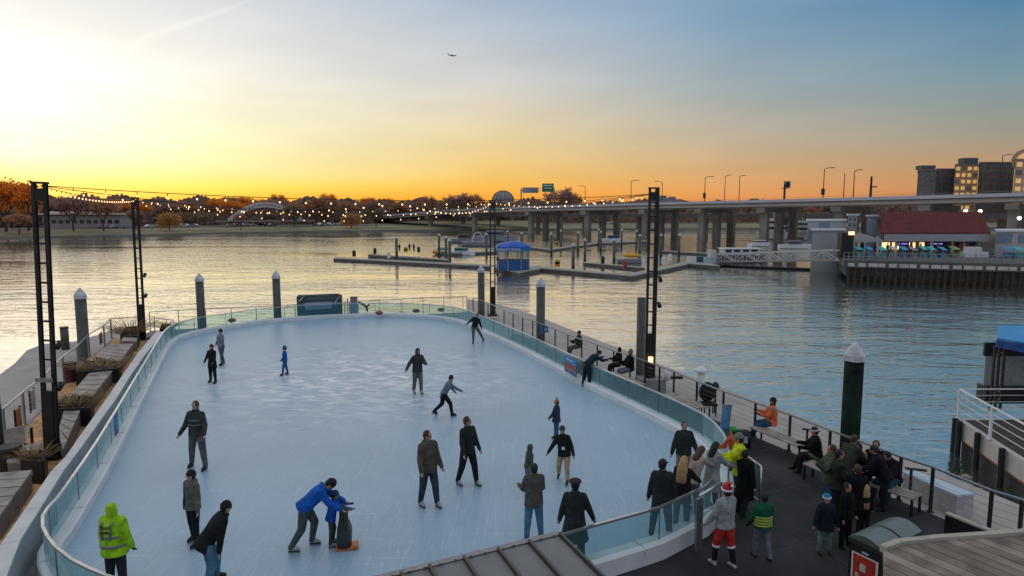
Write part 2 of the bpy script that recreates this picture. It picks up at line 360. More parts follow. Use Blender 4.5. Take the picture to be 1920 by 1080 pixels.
for k in range(1, 8):
    a_ = rr[12]+u_*(k*2.4-1.0)-v_*.15; b_ = a_-v_*(5.2 if k > 2 else 1.6)
    mb.bar(v3(a_.xy, DZ+.0135), v3(b_.xy, DZ+.0135), .035, .003)
for k in (1,2):
    a_ = rr[15]+u_*2.5-v_*k*1.9; mb.bar(v3(a_.xy, DZ+.0175), v3((a_+u_*9).xy, DZ+.0175), .035, .003)
struct('floor_joint', mb, mat('joint_grey', (.045,.045,.05), .7, var=.3))

# docks beside the barge
def dock_poly(name, pts, z0, z1, m=M_dock):
    mb = MB(); mb.prism([tuple(p.xy) for p in pts], z0, z1); return struct(name, mb, m)
outer_px = [(876,560),(905,566),(940,572),(1000,590),(1100,630),(1180,660),(1240,684),(1340,722),(1440,758),(1557,802),(1640,834),(1750,880),(1920,950),(2080,1020)]
o_ = [G(x, y, -.45) for x, y in outer_px]
dk = dock_poly('side_dock', [Vector((p.x-.1,p.y-.1,0)) for p in rr]+o_[::-1], -1.5, -.45)
lo = [G(x, y, -.45) for x, y in [(-60,770),(0,702),(28,681),(50,657),(80,645),(140,640),(190,626),(225,612)]]
dock_poly('walkway_dock', lo+[Vector((p.x+.2,p.y,0)) for p in ll[::-1]]+[Vector((-24,14,0))], -1.5, -.45)

# ------------------------------------------------------------------ rink barrier
bar = thing('rink_barrier', v3(loop[0],0), 'low white curb with a glass balustrade and thin metal rail enclosing the whole ice rink', 'barrier')
mb = MB(); sec = [(-.14,DZ-.02),(-.14,.21),(-.11,.24),(.20,.24),(.24,.20),(.24,-.02)]
offs = [offset(loop, sgn*a) for a, _ in sec]
n_ = len(loop)
for i in range(n_-1):
    for k in range(len(sec)-1):
        mb.face([v3(offs[k][i],sec[k][1]), v3(offs[k][i+1],sec[k][1]), v3(offs[k+1][i+1],sec[k+1][1]), v3(offs[k+1][i],sec[k+1][1])])
for e in (0, n_-1): mb.face([v3(offs[k][e],sec[k][1]) for k in range(len(sec))])
mb.build('curb', M_offw, bar)
M_joint = mat('joint_dark', (.12,.13,.14), .8)
for i in range(4, n_-2, 6):
    mb = MB(); d_ = (loop[i+1]-loop[i]).normalized(); i_ = v3(offs[3][i], .241); o__ = v3(offs[1][i], .2); mb.bar(i_, v3(offs[2][i], .243), .012, .004); mb.bar(v3(offs[0][i]-Vector((0,0)), .03)-v3(Vector((d_.y,-d_.x))*sgn, 0)*.002, v3(offs[0][i], .2)-v3(Vector((d_.y,-d_.x))*sgn, 0)*.002, .012, .004); mb.build('curb_joint', M_joint, bar)
mb = MB()
pts = [v3(p, RZ) for p in loop]
for i in range(n_-1): mb.bar(pts[i], pts[i+1]+(pts[i+1]-pts[i]).normalized()*.01, .055, .045)
mb.build('top_rail', M_rail, bar)
# glass panels about 1.5 m long, separated by thin gaps with slim posts
M_gpost = mat('panel_joint', (.10,.16,.16), .3, .3)
acc = 0; start = 0
tot = sum((loop[i+1]-loop[i]).length for i in range(n_-1))
glass_segs = []
for i in range(n_-1):
    acc += (loop[i+1]-loop[i]).length
    if acc > 1.75 or i == n_-2:
        seg = loop[start:i+2]; glass_segs.append(seg)
        acc = 0; start = i+1
for seg in glass_segs:
    mb = MB(); a = offset(seg, sgn*.006); b = offset(seg, -sgn*.006)
    q = list(a); r_ = list(b)
    q[-1] = q[-1]-(q[-1]-q[-2]).normalized()*.02; r_[-1] = r_[-1]-(r_[-1]-r_[-2]).normalized()*.02
    for i in range(len(q)-1):
        for s_ in (q, r_):
            mb.face([v3(s_[i],.225), v3(s_[i+1],.225), v3(s_[i+1],RZ-.02), v3(s_[i],RZ-.02)])
    mb.build('glass_panel', M_glass, bar)
    mb = MB(); mb.box(v3(seg[-1], .57), (.022,.022,.68)); mb.build('post', M_gpost, bar)

# gate posts and handrails at the rink opening
gt = thing('gate_handrail', G(1312,1012,DZ), 'grey steel gate post with short handrail beside the skater in the red and white cap', 'handrail')
a = G(1312,930,1.05); b = G(1352,905,1.05)
base = v3(a.xy, DZ)
mb = MB(); mb.box((a.x,a.y,(DZ+1.0)/2), (.17,.06,1.0-DZ), rz=.5); mb.build('post', M_steel, gt)
mb = MB(); mb.tube([a, b], .03, 8); mb.tube([a-Vector((0,0,.42)), b-Vector((0,0,.42))], .018, 6); mb.build('rail', M_rail, gt, smooth=True)
mb = MB(); mb.box((b.x,b.y,.45), (.05,.05,1.15)); mb.build('post', M_steel, gt)
g2 = thing('rink_gate', v3(loop[-1],0), 'open curved glass and steel gate panel by the rink entrance under the hi-vis steward', 'gate')
gp = [v3(loop[-1], .1), v3(loop[-1]+Vector((.35,-.45)), .1), v3(loop[-1]+Vector((.42,-1.0)), .1)]
mb = MB(); mb.tube([p+Vector((0,0,.95)) for p in gp], .028, 8); mb.tube([p+Vector((0,0,.1)) for p in gp], .02, 6)
mb.tube([gp[0], gp[0]+Vector((0,0,.95))], .025); mb.tube([gp[-1], gp[-1]+Vector((0,0,.95))], .025); mb.build('frame', M_rail, g2, smooth=True)
mb = MB(); mb.face([gp[0]+Vector((0,0,.12)), gp[1]+Vector((0,0,.12)), gp[1]+Vector((0,0,.92)), gp[0]+Vector((0,0,.92))]); mb.face([gp[1]+Vector((0,0,.12)), gp[2]+Vector((0,0,.12)), gp[2]+Vector((0,0,.92)), gp[1]+Vector((0,0,.92))]); mb.build('glass_panel', M_glass, g2)

# ------------------------------------------------------------------ outer railings
def railing(name, pts, label, z0=DZ, post=.05, cables=True, m=M_dkmetal, top=None, postw=None):
    t = thing(name, v3(pts[0].xy, z0), label, 'railing')
    zt = pts[0].z
    mb = MB()
    for a, b in zip(pts, pts[1:]): mb.bar(a, b, .075, .035)
    mb.build('top_rail', top or M_steel, t)
    if cables:
        mb = MB()
        for k in range(1, 6):
            z = z0+.1+(zt-z0-.15)*k/6
            for a, b in zip(pts, pts[1:]): mb.bar(v3(a.xy,z), v3(b.xy,z), .007, .007)
        mb.build('cable', M_steel, t)
    for p in pts:
        mb = MB(); mb.box((p.x,p.y,(z0+zt)/2), (post,postw or post,zt-z0)); mb.box((p.x,p.y,z0+.01), (post*2.2,post*2.2,.02)); mb.build('post', m, t)
    return t
def subdiv(a, b, k): return [a+(b-a)*i/k for i in range(k+1)]
railing('deck_railing', rr, 'long dark steel railing with square posts running down the right side of the rink deck', post=.06)
back = []
bk_px = [(280,585),(334,582),(385,579),(433,577),(480,575),(553,571),(655,566),(711,563),(752,561),(793,559),(832,557),(868,556),(875,555)]
bk = [G(x,y,1.0) for x,y in bk_px]
railing('stern_railing', bk, 'thin steel railing along the far edge of the rink against the golden water', post=.035, cables=False, m=M_steel)
railing('walkway_railing', [p for p in ll], 'short grey railing between the timber benches and the lower walkway on the left', post=.06, cables=True, m=M_steel)
cr = [G(x,y,.9) for x,y in [(207,598),(240,596),(262,594)]]
railing('ramp_railing', [G(x,y,.9) for x,y in [(289,596),(325,600),(322,612)]], 'small square handrail at the far left corner of the rink', post=.04, cables=False, m=M_steel)

# ------------------------------------------------------------------ light towers
TOPZ = 7.75
tower_base = [(98,858,'nearest truss light tower at the left by the timber benches'), (267,637,'slim truss light tower at the far left corner of the rink'),
              (924,592,'slim truss light tower at the far right corner of the rink'), (1217,722,'dark truss light tower on a concrete block beside the right railing')]
tips = []
M_lampw = mat('warm_lamp', (.9,.7,.4), .3, emit=(1,.55,.2), es=3)
def ang_grid():
    a = G(98,858,DZ); b = G(267,637,DZ); return math.atan2((b-a).y, (b-a).x)
TA = ang_grid()
for i, (x, y, lb) in enumerate(tower_base):
    p = G(x, y, DZ)
    t = thing('light_tower', p, 'tall dark '+lb, 'light tower', 'string light towers round the rink', local=True)
    hw = .15 if i else .16; dp = .12
    mb = MB()
    M = Matrix.Rotation(0, 3, 'Z')
    H_ = TOPZ-DZ
    solid = (i == 3)
    for sx in (-1, 1):
        mb = MB(); wv = .085 if not (solid and sx == 1) else .16
        mb.box((sx*hw, 0, H_/2), (wv*.5, .10, H_)); mb.box((sx*hw, .05, H_/2), (wv, .02, H_)); mb.box((sx*hw, -.05, H_/2), (wv, .02, H_)); mb.build('chord', M_dkmetal, t)
    z = .7
    while z < H_-.2:
        mb = MB(); mb.box((0,0,z), (2*hw-.08,.05,.05)); mb.build('rung', M_dkmetal, t); z += .55
    mb = MB(); mb.box((0,0,H_-.02), (2*hw+.12,.16,.06)); mb.box((0,0,H_-.35), (2*hw-.06,.1,.35)); mb.build('head', M_dkmetal, t)
    mb = MB(); mb.box((0,0,1.0), (2*hw-.04,.16,2.0)); mb.box((0,-.01,.06), (2*hw+.35,.6,.12)); mb.build('base_cover', M_black, t)
    for zz, dx in ((2.2+.35*i, .3), (3.4+.3*i, .32)):
        mb = MB(); mb.tube([(hw,0,zz),(hw+dx*.6,0,zz+.05)], .02); mb.cyl((hw+dx*.6,.08,zz), (hw+dx*.6,-.12,zz-.12), .07, .09); f = mb.build('floodlight', M_dkmetal, t, smooth=True)
    if i in (0, 3):
        mb = MB(); mb.box((0,-.2,2.35 if i == 0 else .95), (.46 if i == 0 else .18,.06,.12 if i == 0 else .25)); mb.build('sign_plate' if i == 0 else 'lamp', M_steel if i == 0 else M_lampw, t)
    if i == 3:
        mb = MB(); mb.box((.05,0,-.12), (1.1,.8,.55)); mb.build('plinth', M_conc, t); t.location.z += .15
    tilt = (.032, .008, 0, 0)[i]; t.rotation_euler = (0, tilt, 0); tips.append(Vector((p.x+tilt*(TOPZ-DZ), p.y, TOPZ-.1)))
A, B, C, D = tips
# string lights: one thing per string; the droppers and bulbs hang from a sagging cable
def string(a, b, sag, step, drop, label, br=.022):
    t = thing('string_lights', a, label, 'string lights', 'strings of lit bulbs over the rink')
    ln = (b-a).length; k = max(4, int(ln/.6)); pts = []
    for i in range(k+1):
        s = i/k; p = a.lerp(b, s); p = p-Vector((0,0,4*sag*s*(1-s))); pts.append(p)
    mb = MB(); mb.tube(pts, .011, 4)
    nb = int(ln/step); bulbs = []
    for i in range(1, nb):
        s = i/nb; p = a.lerp(b, s)-Vector((0,0,4*sag*s*(1-s)))
        mb.tube([p, p-Vector((0,0,drop))], .012, 4)
        bulbs.append(p-Vector((0,0,drop+.03)))
    mb.build('cable', M_black, t)
    for p in bulbs:
        m2 = MB(); m2.ball(p, br, br, br*1.3, 6, 4); m2.build('bulb', M_bulb, t, smooth=True)
def lerpo(a, b, s): return a.lerp(b, s)
string(A, D, .34, .78, .1, 'near string of bulbs from the near left tower to the railing tower')
string(A, B, .18, .62, .08, 'string of bulbs running from the near left tower back to the far left tower')
string(A, C, .8, 1.2, .08, 'string of bulbs crossing diagonally from the near left tower to the far right tower')
string(B, D, .75, 1.2, .08, 'string of bulbs crossing diagonally from the far left tower to the tower by the railing')
string(B, C, .6, .8, .08, 'back string of bulbs between the two far corner towers')
string(C, D, .32, .8, .08, 'string of bulbs down the right side from the far corner tower to the railing tower')
string(B, lerpo(A, D, .5)-Vector((0,0,.34)), .45, 1.0, .08, 'string of bulbs from the far left tower to the middle of the near string')
string(C, lerpo(A, D, .5)-Vector((0,0,.34)), .5, 1.0, .08, 'string of bulbs from the far right tower to the middle of the near string')
0 and string(lerpo(A, B, .5)-Vector((0,0,.18)), lerpo(C, D, .5)-Vector((0,0,.32)), .7, 1.0, .08, 'lower string of bulbs across the middle of the rink from left side to right side')
string(lerpo(A, B, .75)-Vector((0,0,.14)), lerpo(C, D, .25)-Vector((0,0,.24)), .9, 1.0, .08, 'lower string of bulbs across the far third of the rink')

# ------------------------------------------------------------------ mooring piles near the barge
def pile(x, ytop, h_top, r, label, capc=True, m=None, z0=WZ-1.2, grp='mooring piles round the rink barge'):
    p = G(x, ytop, h_top)
    t = thing('mooring_pile', v3(p.xy, WZ), label, 'mooring pile', grp)
    ch = r*2.1
    mb = MB(); mb.cyl((p.x,p.y,z0), (p.x,p.y,h_top-(ch if capc else 0)), r, n=20); mb.build('shaft', m or M_pile, t, smooth=True)
    mb = MB(); mb.cyl((p.x,p.y,WZ-.3), (p.x,p.y,WZ+.42), r+.006, n=20); mb.build('tide_band', mat('algae', (.02,.028,.015), .7, var=.6, scale=9, bump=.4), t, smooth=True)
    if capc:
        c = v3(p.xy, 0); mb = MB()
        mb.loft([(c+Vector((0,0,h_top-ch-.01)), Vector((r*1.08,0,0)), Vector((0,r*1.08,0))), (c+Vector((0,0,h_top-ch*.72)), Vector((r*1.08,0,0)), Vector((0,r*1.08,0))), (c+Vector((0,0,h_top-ch*.45)), Vector((r*.75,0,0)), Vector((0,r*.75,0))), (c+Vector((0,0,h_top)), Vector((.02,0,0)), Vector((0,.02,0)))], 20)
        mb.build('cone_cap', M_cap, t)
    return t
pile(149,539,3.25,.26,'thick pile with white conical cap at the left behind the near light tower')
pile(373,512,3.25,.24,'pile with white conical cap behind the far rail, just right of the far left tower')
pile(517,507,3.25,.24,'pile with white conical cap behind the far rail, left of the open metal bin')
pile(902,497,3.25,.24,'pile with white conical cap touching the far right light tower')
pile(1014,520,3.25,.25,'pile with white conical cap standing in the dock behind the blue square sign')
pile(1604,640,3.25,.26,'large dark pile with white conical cap in the right-hand water by the seated crowd', m=mat('green_black_sleeve', (.008,.018,.012), .8, var=.7, scale=2, spec=.15))
pile(1203,558,3.2,.19,'flat topped dark pile right behind the railing light tower', capc=False)
t = thing('green_post', G(0,850,DZ), 'dark green square post cut by the left edge of the picture', 'post')
mb = MB(); p = G(-3,850,DZ); mb.box((p.x,p.y,1.35), (.22,.22,3.1)); mb.build('shaft', mat('green_black', (.01,.03,.02), .5), t)
mb = MB(); mb.box((p.x,p.y,2.93), (.26,.26,.06)); mb.build('cap', M_black, t)
pb = thing('short_bollard', G(123,655,-.45), 'short dark post on the lower walkway between tower and capped pile', 'bollard')
p = G(123,655,-.45); mb = MB(); mb.cyl((p.x,p.y,-.45), (p.x,p.y,.75), .2, n=14); mb.build('shaft', M_pile, pb, smooth=True); mb = MB(); mb.cyl((p.x,p.y,.75), (p.x,p.y,.79), .22, n=14); mb.build('cap', M_dkmetal, pb)

# ------------------------------------------------------------------ left side: ledge, decking, tables, planters
def zquad(px4, z): return [G(x, y, z) for x, y in px4]
# wide grey ledge outside the rink glass
lg = [(-70,1165,-20,1165),(0,1022,38,1012),(47,954,76,952),(97,882,119,882),(122,857,136,860),(155,810,171,812),(200,747,217,748),(232,700,247,700),(260,660,274,662),(293,621,308,622)]
lt = thing('capped_ledge', G(0,1030,DZ), 'broad pale ledge with jointed cap running beside the glass on the left of the rink', 'ledge')
ZL = .70
Lp = [G(a,b,ZL) for a,b,c,d in lg]; Rp = [G(c,d,ZL) for a,b,c,d in lg]
mb = MB()
for i in range(len(lg)-1):
    a, b, c, d = Lp[i], Rp[i], Rp[i+1], Lp[i+1]; e = (d-a).normalized()*.008
    mb.prism([tuple((a+e).xy), tuple((b+e).xy), tuple((c-e).xy), tuple((d-e).xy)], ZL-.05, ZL)
mb.build('cap_stone', mat('ledge_cap', (.62,.63,.64), .6, var=.1, scale=2, bump=.1), lt)
mb = MB()
for i in range(len(lg)-1):
    a, b, c, d = Lp[i], Rp[i], Rp[i+1], Lp[i+1]; f = (b-a).normalized()*.03
    mb.prism([tuple((a+f).xy), tuple((b-f).xy), tuple((c-f).xy), tuple((d+f).xy)], DZ, ZL-.051)
mb.build('wall', mat('ledge_wall', (.42,.44,.46), .6, var=.15, scale=1.5, bump=.1), lt)
# timber floor beside it
mb = MB(); inn = [Vector((p.x-.06, p.y, 0)) for p in Lp]
outp = [Vector((p.x+.15,p.y,0)) for p in ll]
mb.prism([tuple(p.xy) for p in [Vector((-11,9,0))]+inn[1:]+outp[::-1]+[Vector((-17,12,0))]], DZ+.001, DZ+.02)
wf = struct('timber_floor', mb, M_deckor)
# low timber platforms
dirv = (Lp[-1]-Lp[2]).normalized(); perp = Vector((-dirv.y, dirv.x, 0))
def platform(px4, z, label, planks=5):
    q = zquad(px4, z); c = sum(q, Vector())/4
    t = thing('timber_platform', v3(c.xy, DZ), label, 'bench', 'low timber platforms beside the rink')
    mb = MB(); e0 = q[1]-q[0]; 
    for k in range(planks):
        s0 = k/planks+.012; s1 = (k+1)/planks-.012
        a = q[0].lerp(q[1], s0); b = q[0].lerp(q[1], s1); c2 = q[3].lerp(q[2], s1); d = q[3].lerp(q[2], s0)
        mb.prism([tuple(v.xy) for v in (a,b,c2,d)], z-.05, z)
    mb.build('top', M_wood, t)
    mb = MB(); ce = c; qq = [ce+(v-ce)*.97 for v in q]; mb.prism([tuple(v.xy) for v in qq], DZ+.02, z-.052); mb.build('base', mat('platform_side', (.16,.15,.15), .8, var=.25, scale=3, bump=.2), t)
    mb = MB(); a = q[3]; b = q[2]
    for v, wv in ((q[1], q[2]),): mb.bar(v-Vector((0,0,.08)), wv-Vector((0,0,.08)), .03, .15)
    mb.build('fascia', M_wood, t)
platform([(178,668),(207,645),(250,644),(224,678)], .42, 'grey timber platform furthest down the left side, between two planters')
platform([(133,738),(168,698),(212,693),(172,744)], .42, 'grey timber platform right of the dark bin, covered with fallen leaves')
platform([(108,812),(120,768),(153,763),(118,842)], .42, 'grey timber platform tucked behind the base of the near light tower')
platform([(-60,970),(0,886),(60,881),(-2,968)], .42, 'grey timber platform at the lower left corner of the picture')
platform([(226,640),(243,612),(262,610),(256,640)], .42, 'small grey timber platform at the foot of the far left tower')
platform([(12,865),(30,838),(78,828),(70,868)], .42, 'grey slatted timber seat left of the near light tower')
def lounge(px4, z, label):
    q = zquad(px4, z); c = sum(q, Vector())/4; t = thing('slatted_chair', v3(c.xy, DZ), label, 'chair')
    mb = MB()
    for k in range(6):
        a = q[0].lerp(q[3], (k+.1)/6); b = q[1].lerp(q[2], (k+.1)/6); a2 = q[0].lerp(q[3], (k+.8)/6); b2 = q[1].lerp(q[2], (k+.8)/6)
        mb.prism([tuple(v.xy) for v in (a,b,b2,a2)], z-.03, z)
    mb.build('seat', M_wood, t)
    for k in range(4):
        mb = MB(); mb.box((q[k].x, q[k].y, (z+DZ)/2), (.06,.06,z-DZ-.03)); mb.build('leg', M_dkmetal, t)
    mb = MB(); mb.bar(q[0]+Vector((0,0,.25)), q[3]+Vector((0,0,.25)), .04, .5); mb.build('backrest', M_wood, t)
lounge([(12,838),(25,808),(58,800),(48,830)], .4, 'dark slatted timber chair beside the left walkway railing')
M_gr = mat('dry_grass', (.28,.19,.10), .9, var=.5, scale=6)
M_grg = mat('green_grass', (.10,.14,.05), .9, var=.4, scale=6)
def tuft_mb(c, rx, ry, h, n, rd):
    mb = MB()
    for i in range(n):
        a = rd.random()*6.28; r = math.sqrt(rd.random()); b = c+Vector((math.cos(a)*rx*r*.6, math.sin(a)*ry*r*.6, 0))
        tip = b+Vector((math.cos(a)*rx*(r+.35)*.8+rd.uniform(-.1,.1), math.sin(a)*ry*(r+.35)*.8+rd.uniform(-.1,.1), h*rd.uniform(.55,1.05)))
        mid = b.lerp(tip, .55)+Vector((0,0,h*.12)); wv = Vector((rd.uniform(-1,1), rd.uniform(-1,1), 0)).normalized()*.012
        mb.face([b-wv, b+wv, mid+wv*.9, mid-wv*.9]); mb.face([mid-wv*.9, mid+wv*.9, tip])
    return mb
def planter(px4, z, label, h=.36, n=240, gm=None):
    q = zquad(px4, z); c = sum(q, Vector())/4; t = thing('planter', v3(c.xy, DZ), label, 'planter', 'black planters with dry grasses')
    mb = MB()
    for k in range(4):
        a, b = q[k], q[(k+1)%4]; mb.bar(v3(a.xy,(z+DZ)/2), v3(b.xy,(z+DZ)/2), .05, z-DZ)
    mb.build('box', M_black, t)
    mb = MB(); mb.prism([tuple((c+(v-c)*.96).xy) for v in q], DZ+.02, z-.06); mb.build('soil', mat('soil', (.05,.035,.025), .95, bump=.3), t)
    rx = max(abs(v.x-c.x) for v in q)*1.05; ry = max(abs(v.y-c.y) for v in q)*1.0
    tuft_mb(v3(c.xy, z-.06), rx, ry, h, n, random.Random(int(c.x*100))).build('grasses', gm or M_gr, t)
planter([(143,697),(160,676),(226,678),(222,690)], .5, 'black planter with wide brown grass in front of the capped pile on the left')
planter([(106,766),(118,744),(174,743),(168,764)], .5, 'black planter with greenish brown grass right of the near light tower', h=.36, gm=M_gr)
planter([(226,628),(236,612),(262,612),(258,630)], .5, 'black planter with tall dry grass at the foot of the far left tower', h=.85, n=200)
planter([(40,862),(46,846),(85,843),(80,864)], .5, 'black planter half hidden behind the base of the near light tower', h=.3, n=120)
planter([(300,616),(304,606),(326,607),(322,616)], .3, 'small planter with a dark shrub just inside the far left corner of the glass', h=.35, n=150)
def bin_(px, py, z0, r, h, m, label, lid=True):
    p = G(px, py, z0); t = thing('waste_bin', p, label, 'bin')
    mb = MB(); mb.loft([(p, Vector((r*.85,0,0)), Vector((0,r*.85,0))), (p+Vector((0,0,h)), Vector((r,0,0)), Vector((0,r,0)))], 16); mb.build('body', m, t, smooth=False)
    mb = MB(); mb.loft([(p+Vector((0,0,h)), Vector((r*1.06,0,0)), Vector((0,r*1.06,0))), (p+Vector((0,0,h+.06)), Vector((r*.95,0,0)), Vector((0,r*.95,0)))], 16); mb.build('lid', M_black, t)
bin_(133,716,DZ,.26,.78,mat('maroon_plastic', (.10,.02,.025), .5), 'dark maroon round bin behind the leafy timber platform')
bin_(20,893,DZ,.30,.78,M_black, 'big black round tub with pale rim at the left edge beside the near tower')
for (x,y,hh,c,lb) in ((36,812,.75,(.34,.13,.06),'rusty brown upright panel by the left walkway railing'), (62,770,.7,(.35,.34,.32),'pale wire rack against the left walkway railing'), (190,645,.55,(.36,.19,.07),'short orange brown post in the walkway railing gap')):
    p = G(x,y,DZ); t = thing('panel_stand', p, lb, 'panel'); mb = MB(); mb.box((p.x,p.y,DZ+hh/2+.05), (.5,.06,hh), rz=TA); mb.build('board', mat('panel_%d'%x, c, .7, var=.3, scale=5), t)
    mb = MB(); e = Vector((math.cos(TA), math.sin(TA), 0))*.27
    for s_ in (-1,1): mb.box(Vector((p.x,p.y,DZ+hh/2+.04))+e*s_, (.05,.05,hh+.1), rz=TA)
    mb.build('frame', M_dkmetal, t)

# ------------------------------------------------------------------ things behind the far rail
p0 = G(559,597,.02); p1 = G(641,593,.02)
t = thing('metal_bin', p0.lerp(p1,.5), 'open fronted grey metal bin standing behind the far end of the ice', 'container')
ax = (p1-p0); wd = ax.length; ax.normalize(); ay = Vector((-ax.y, ax.x, 0)); O = p0.lerp(p1,.5)
Mx = Matrix((ax, ay, Vector((0,0,1)))).transposed()
def lb_(mb, c, d): mb.box(O+Mx@Vector(c), d, M=Mx)
M_bg = mat('bluegrey_steel', (.16,.21,.24), .35, .5, var=.15, scale=2)
mb = MB(); lb_(mb, (0,1.25,.7), (wd,.06,1.4)); lb_(mb, (-wd/2+.04,.65,.7), (.08,1.2,1.4)); lb_(mb, (wd/2-.04,.65,.7), (.08,1.2,1.4)); lb_(mb, (0,.65,.04), (wd-.16,1.2,.08)); mb.build('shell', M_bg, t)
mb = MB(); lb_(mb, (0,0,.42), (wd,.05,.84)); mb.build('front_plate', mat('teal_steel', (.10,.20,.24), .35, .4), t)
mb = MB(); lb_(mb, (-.1,-.04,.78), (wd*.62,.05,.45)); mb.build('pale_panel', mat('pale_panel', (.40,.50,.62), .4), t)
mb = MB(); lb_(mb, (0,.02,1.42), (wd+.1,.08,.06)); lb_(mb, (-wd/2-.02,.02,.7), (.06,.08,1.42)); lb_(mb, (wd/2+.02,.02,.7), (.06,.08,1.42)); mb.build('frame', M_dkmetal, t)
mb = MB(); mb.bar(O+Mx@Vector((-wd/2+.1,.1,1.1)), O+Mx@Vector((-wd/2+.45,1.1,1.35)), .05,.05); mb.bar(O+Mx@Vector((wd/2-.45,.1,.9)), O+Mx@Vector((wd/2-.1,.1,1.35)), .05,.05); mb.build('brace', M_cap, t)
t = thing('service_pedestal', G(664,591,.02), 'pale blue service cabinet with pipes beside the open metal bin at the far rail', 'cabinet')
O = G(664,591,.02); Mx = Matrix.Identity(3)
M_pb = mat('pale_blue_metal', (.40,.52,.60), .4, var=.08)
mb = MB(); lb_(mb, (0,0,.42), (.55,.4,.84)); mb.build('cabinet', M_pb, t)
mb = MB(); lb_(mb, (0,.05,1.05), (.42,.32,.42)); mb.build('hood', mat('grey_brown', (.22,.2,.2), .5), t)
mb = MB(); mb.tube([O+Vector(v) for v in ((.3,0,.9),(.6,0,.75),(.85,0,.55),(.9,0,.25))], .07, 8); mb.tube([O+Vector(v) for v in ((.85,0,.55),(1.05,0,.75))], .05, 8); mb.build('hose', M_dkmetal, t, smooth=True)
mb = MB(); mb.tube([O+Vector(v) for v in ((-.42,0,0),(-.42,0,1.15))], .03, 6); mb.tube([O+Vector(v) for v in ((-.6,0,0),(-.6,0,.9),(-.3,0,.9))], .025, 6); mb.build('pipe', mat('red_pipe', (.35,.05,.05), .5), t)
for x, y, lb in ((435,602,'left of the open bin'), (711,588,'right of the cabinet'), (780,584,'midway along the far rail'), (827,582,'near the far right corner')):
    p = G(x, y, .3); t = thing('round_float', p, 'small red float on the far curb '+lb, 'float', 'small red floats on the far curb')
    mb = MB(); mb.ball(p+Vector((0,0,.05)), .26, .2, .14, 12, 6); mb.build('body', mat('red_float', (.30,.11,.09), .6, var=.3), t, smooth=True)
    mb = MB(); mb.ball(p+Vector((0,0,.05)), .27, .21, .03, 12, 4); mb.build('band', M_dkmetal, t)
# banner hung on the inside of the right glass
a = G(1060,664,1.0); b = G(1083,676,1.0)
t = thing('rink_banner', a, 'blue, red and brown printed banner fixed inside the right glass', 'banner')
a3 = a+Vector((-.03,-.03,0)); b3 = b+Vector((-.03,-.03,0))
def strip(z0, z1, c, nm, s0=0, s1=1, o=0):
    mb = MB(); e = (b3-a3); n3 = Vector((e.y,-e.x,0)).normalized(); 
    if n3.y > 0: n3 = -n3
    p_ = a3+e*s0+n3*(.004+o); q_ = a3+e*s1+n3*(.004+o); w_ = -n3*.006
    mb.bar(v3((p_).xy,(z0+z1)/2), v3(q_.xy,(z0+z1)/2), .006, z1-z0); mb.build(nm, mat(nm+'_print', c, .5, var=.35, scale=9), t)
strip(.30,1.0,(.10,.13,.20),'backing'); strip(.74,.98,(.02,.26,.62),'sky_panel',.03,.97,.006); strip(.52,.735,(.33,.08,.06),'red_panel',.03,.97,.006); strip(.42,.515,(.25,.2,.17),'brown_panel',.03,.97,.006); strip(.32,.415,(.05,.13,.42),'foot_panel',.03,.97,.006); strip(.85,.9,(.5,.65,.8),'title_line',.15,.7,.012)
for x,y,lb,wd_ in ((218,792,'small blue notice fixed outside the left glass beside the pale ledge',.5),):
    p = G(x,y,.6); t = thing('glass_notice', p, lb, 'notice'); mb = MB(); mb.box(p, (.02,wd_,.5), rz=TA-math.pi/2); mb.build('sheet', mat('notice_blue', (.02,.16,.5), .5, var=.3), t); mb = MB(); mb.box(p-Vector((0,0,.3)), (.022,wd_,.08), rz=TA-math.pi/2); mb.build('footer', mat('notice_dark', (.05,.05,.1), .5), t)
# ------------------------------------------------------------------ people
V = Vector
REM = []                                            # meshes to fuse into one surface
def cloth(name, c, var=.36, bump=1.0): return mat('cloth_'+name, c, .85, var=var, scale=7, bump=bump, bscale=11, spec=.15)
M_skin = mat('skin', (.42,.24,.17), .55, var=.08, scale=8)
M_skin2 = mat('skin_deep', (.16,.08,.05), .55, var=.08, scale=8)
M_eye = mat('eye_dark', (.02,.015,.012), .3); M_lip = mat('lip', (.30,.10,.09), .5)
M_bootw = mat('skate_boot', (.33,.38,.36), .45, var=.25, scale=8); M_bootd = mat('dark_boot', (.02,.02,.022), .45, var=.3); M_blade = mat('skate_blade', (.4,.41,.42), .25, .9)
HAIR = {'black':(.012,.01,.01), 'brown':(.06,.03,.018), 'blond':(.42,.27,.12), 'red':(.28,.07,.03), 'grey':(.2,.19,.18)}
def rotx(v, a): c, s = math.cos(a), math.sin(a); return V((v.x, v.y*c-v.z*s, v.y*s+v.z*c))
def roty(v, a): c, s = math.cos(a), math.sin(a); return V((v.x*c+v.z*s, v.y, -v.x*s+v.z*c))
def rotz(v, a): c, s = math.cos(a), math.sin(a); return V((v.x*c-v.y*s, v.x*s+v.y*c, v.z))
def limb(swing, out, sx):                            # unit vector: forward swing, sideways out
    v = V((0,0,-1)); v = rotx(v, R(swing)); return V((v.x+sx*math.sin(R(out)), v.y*math.cos(R(out)), v.z*math.cos(R(out)))).normalized()
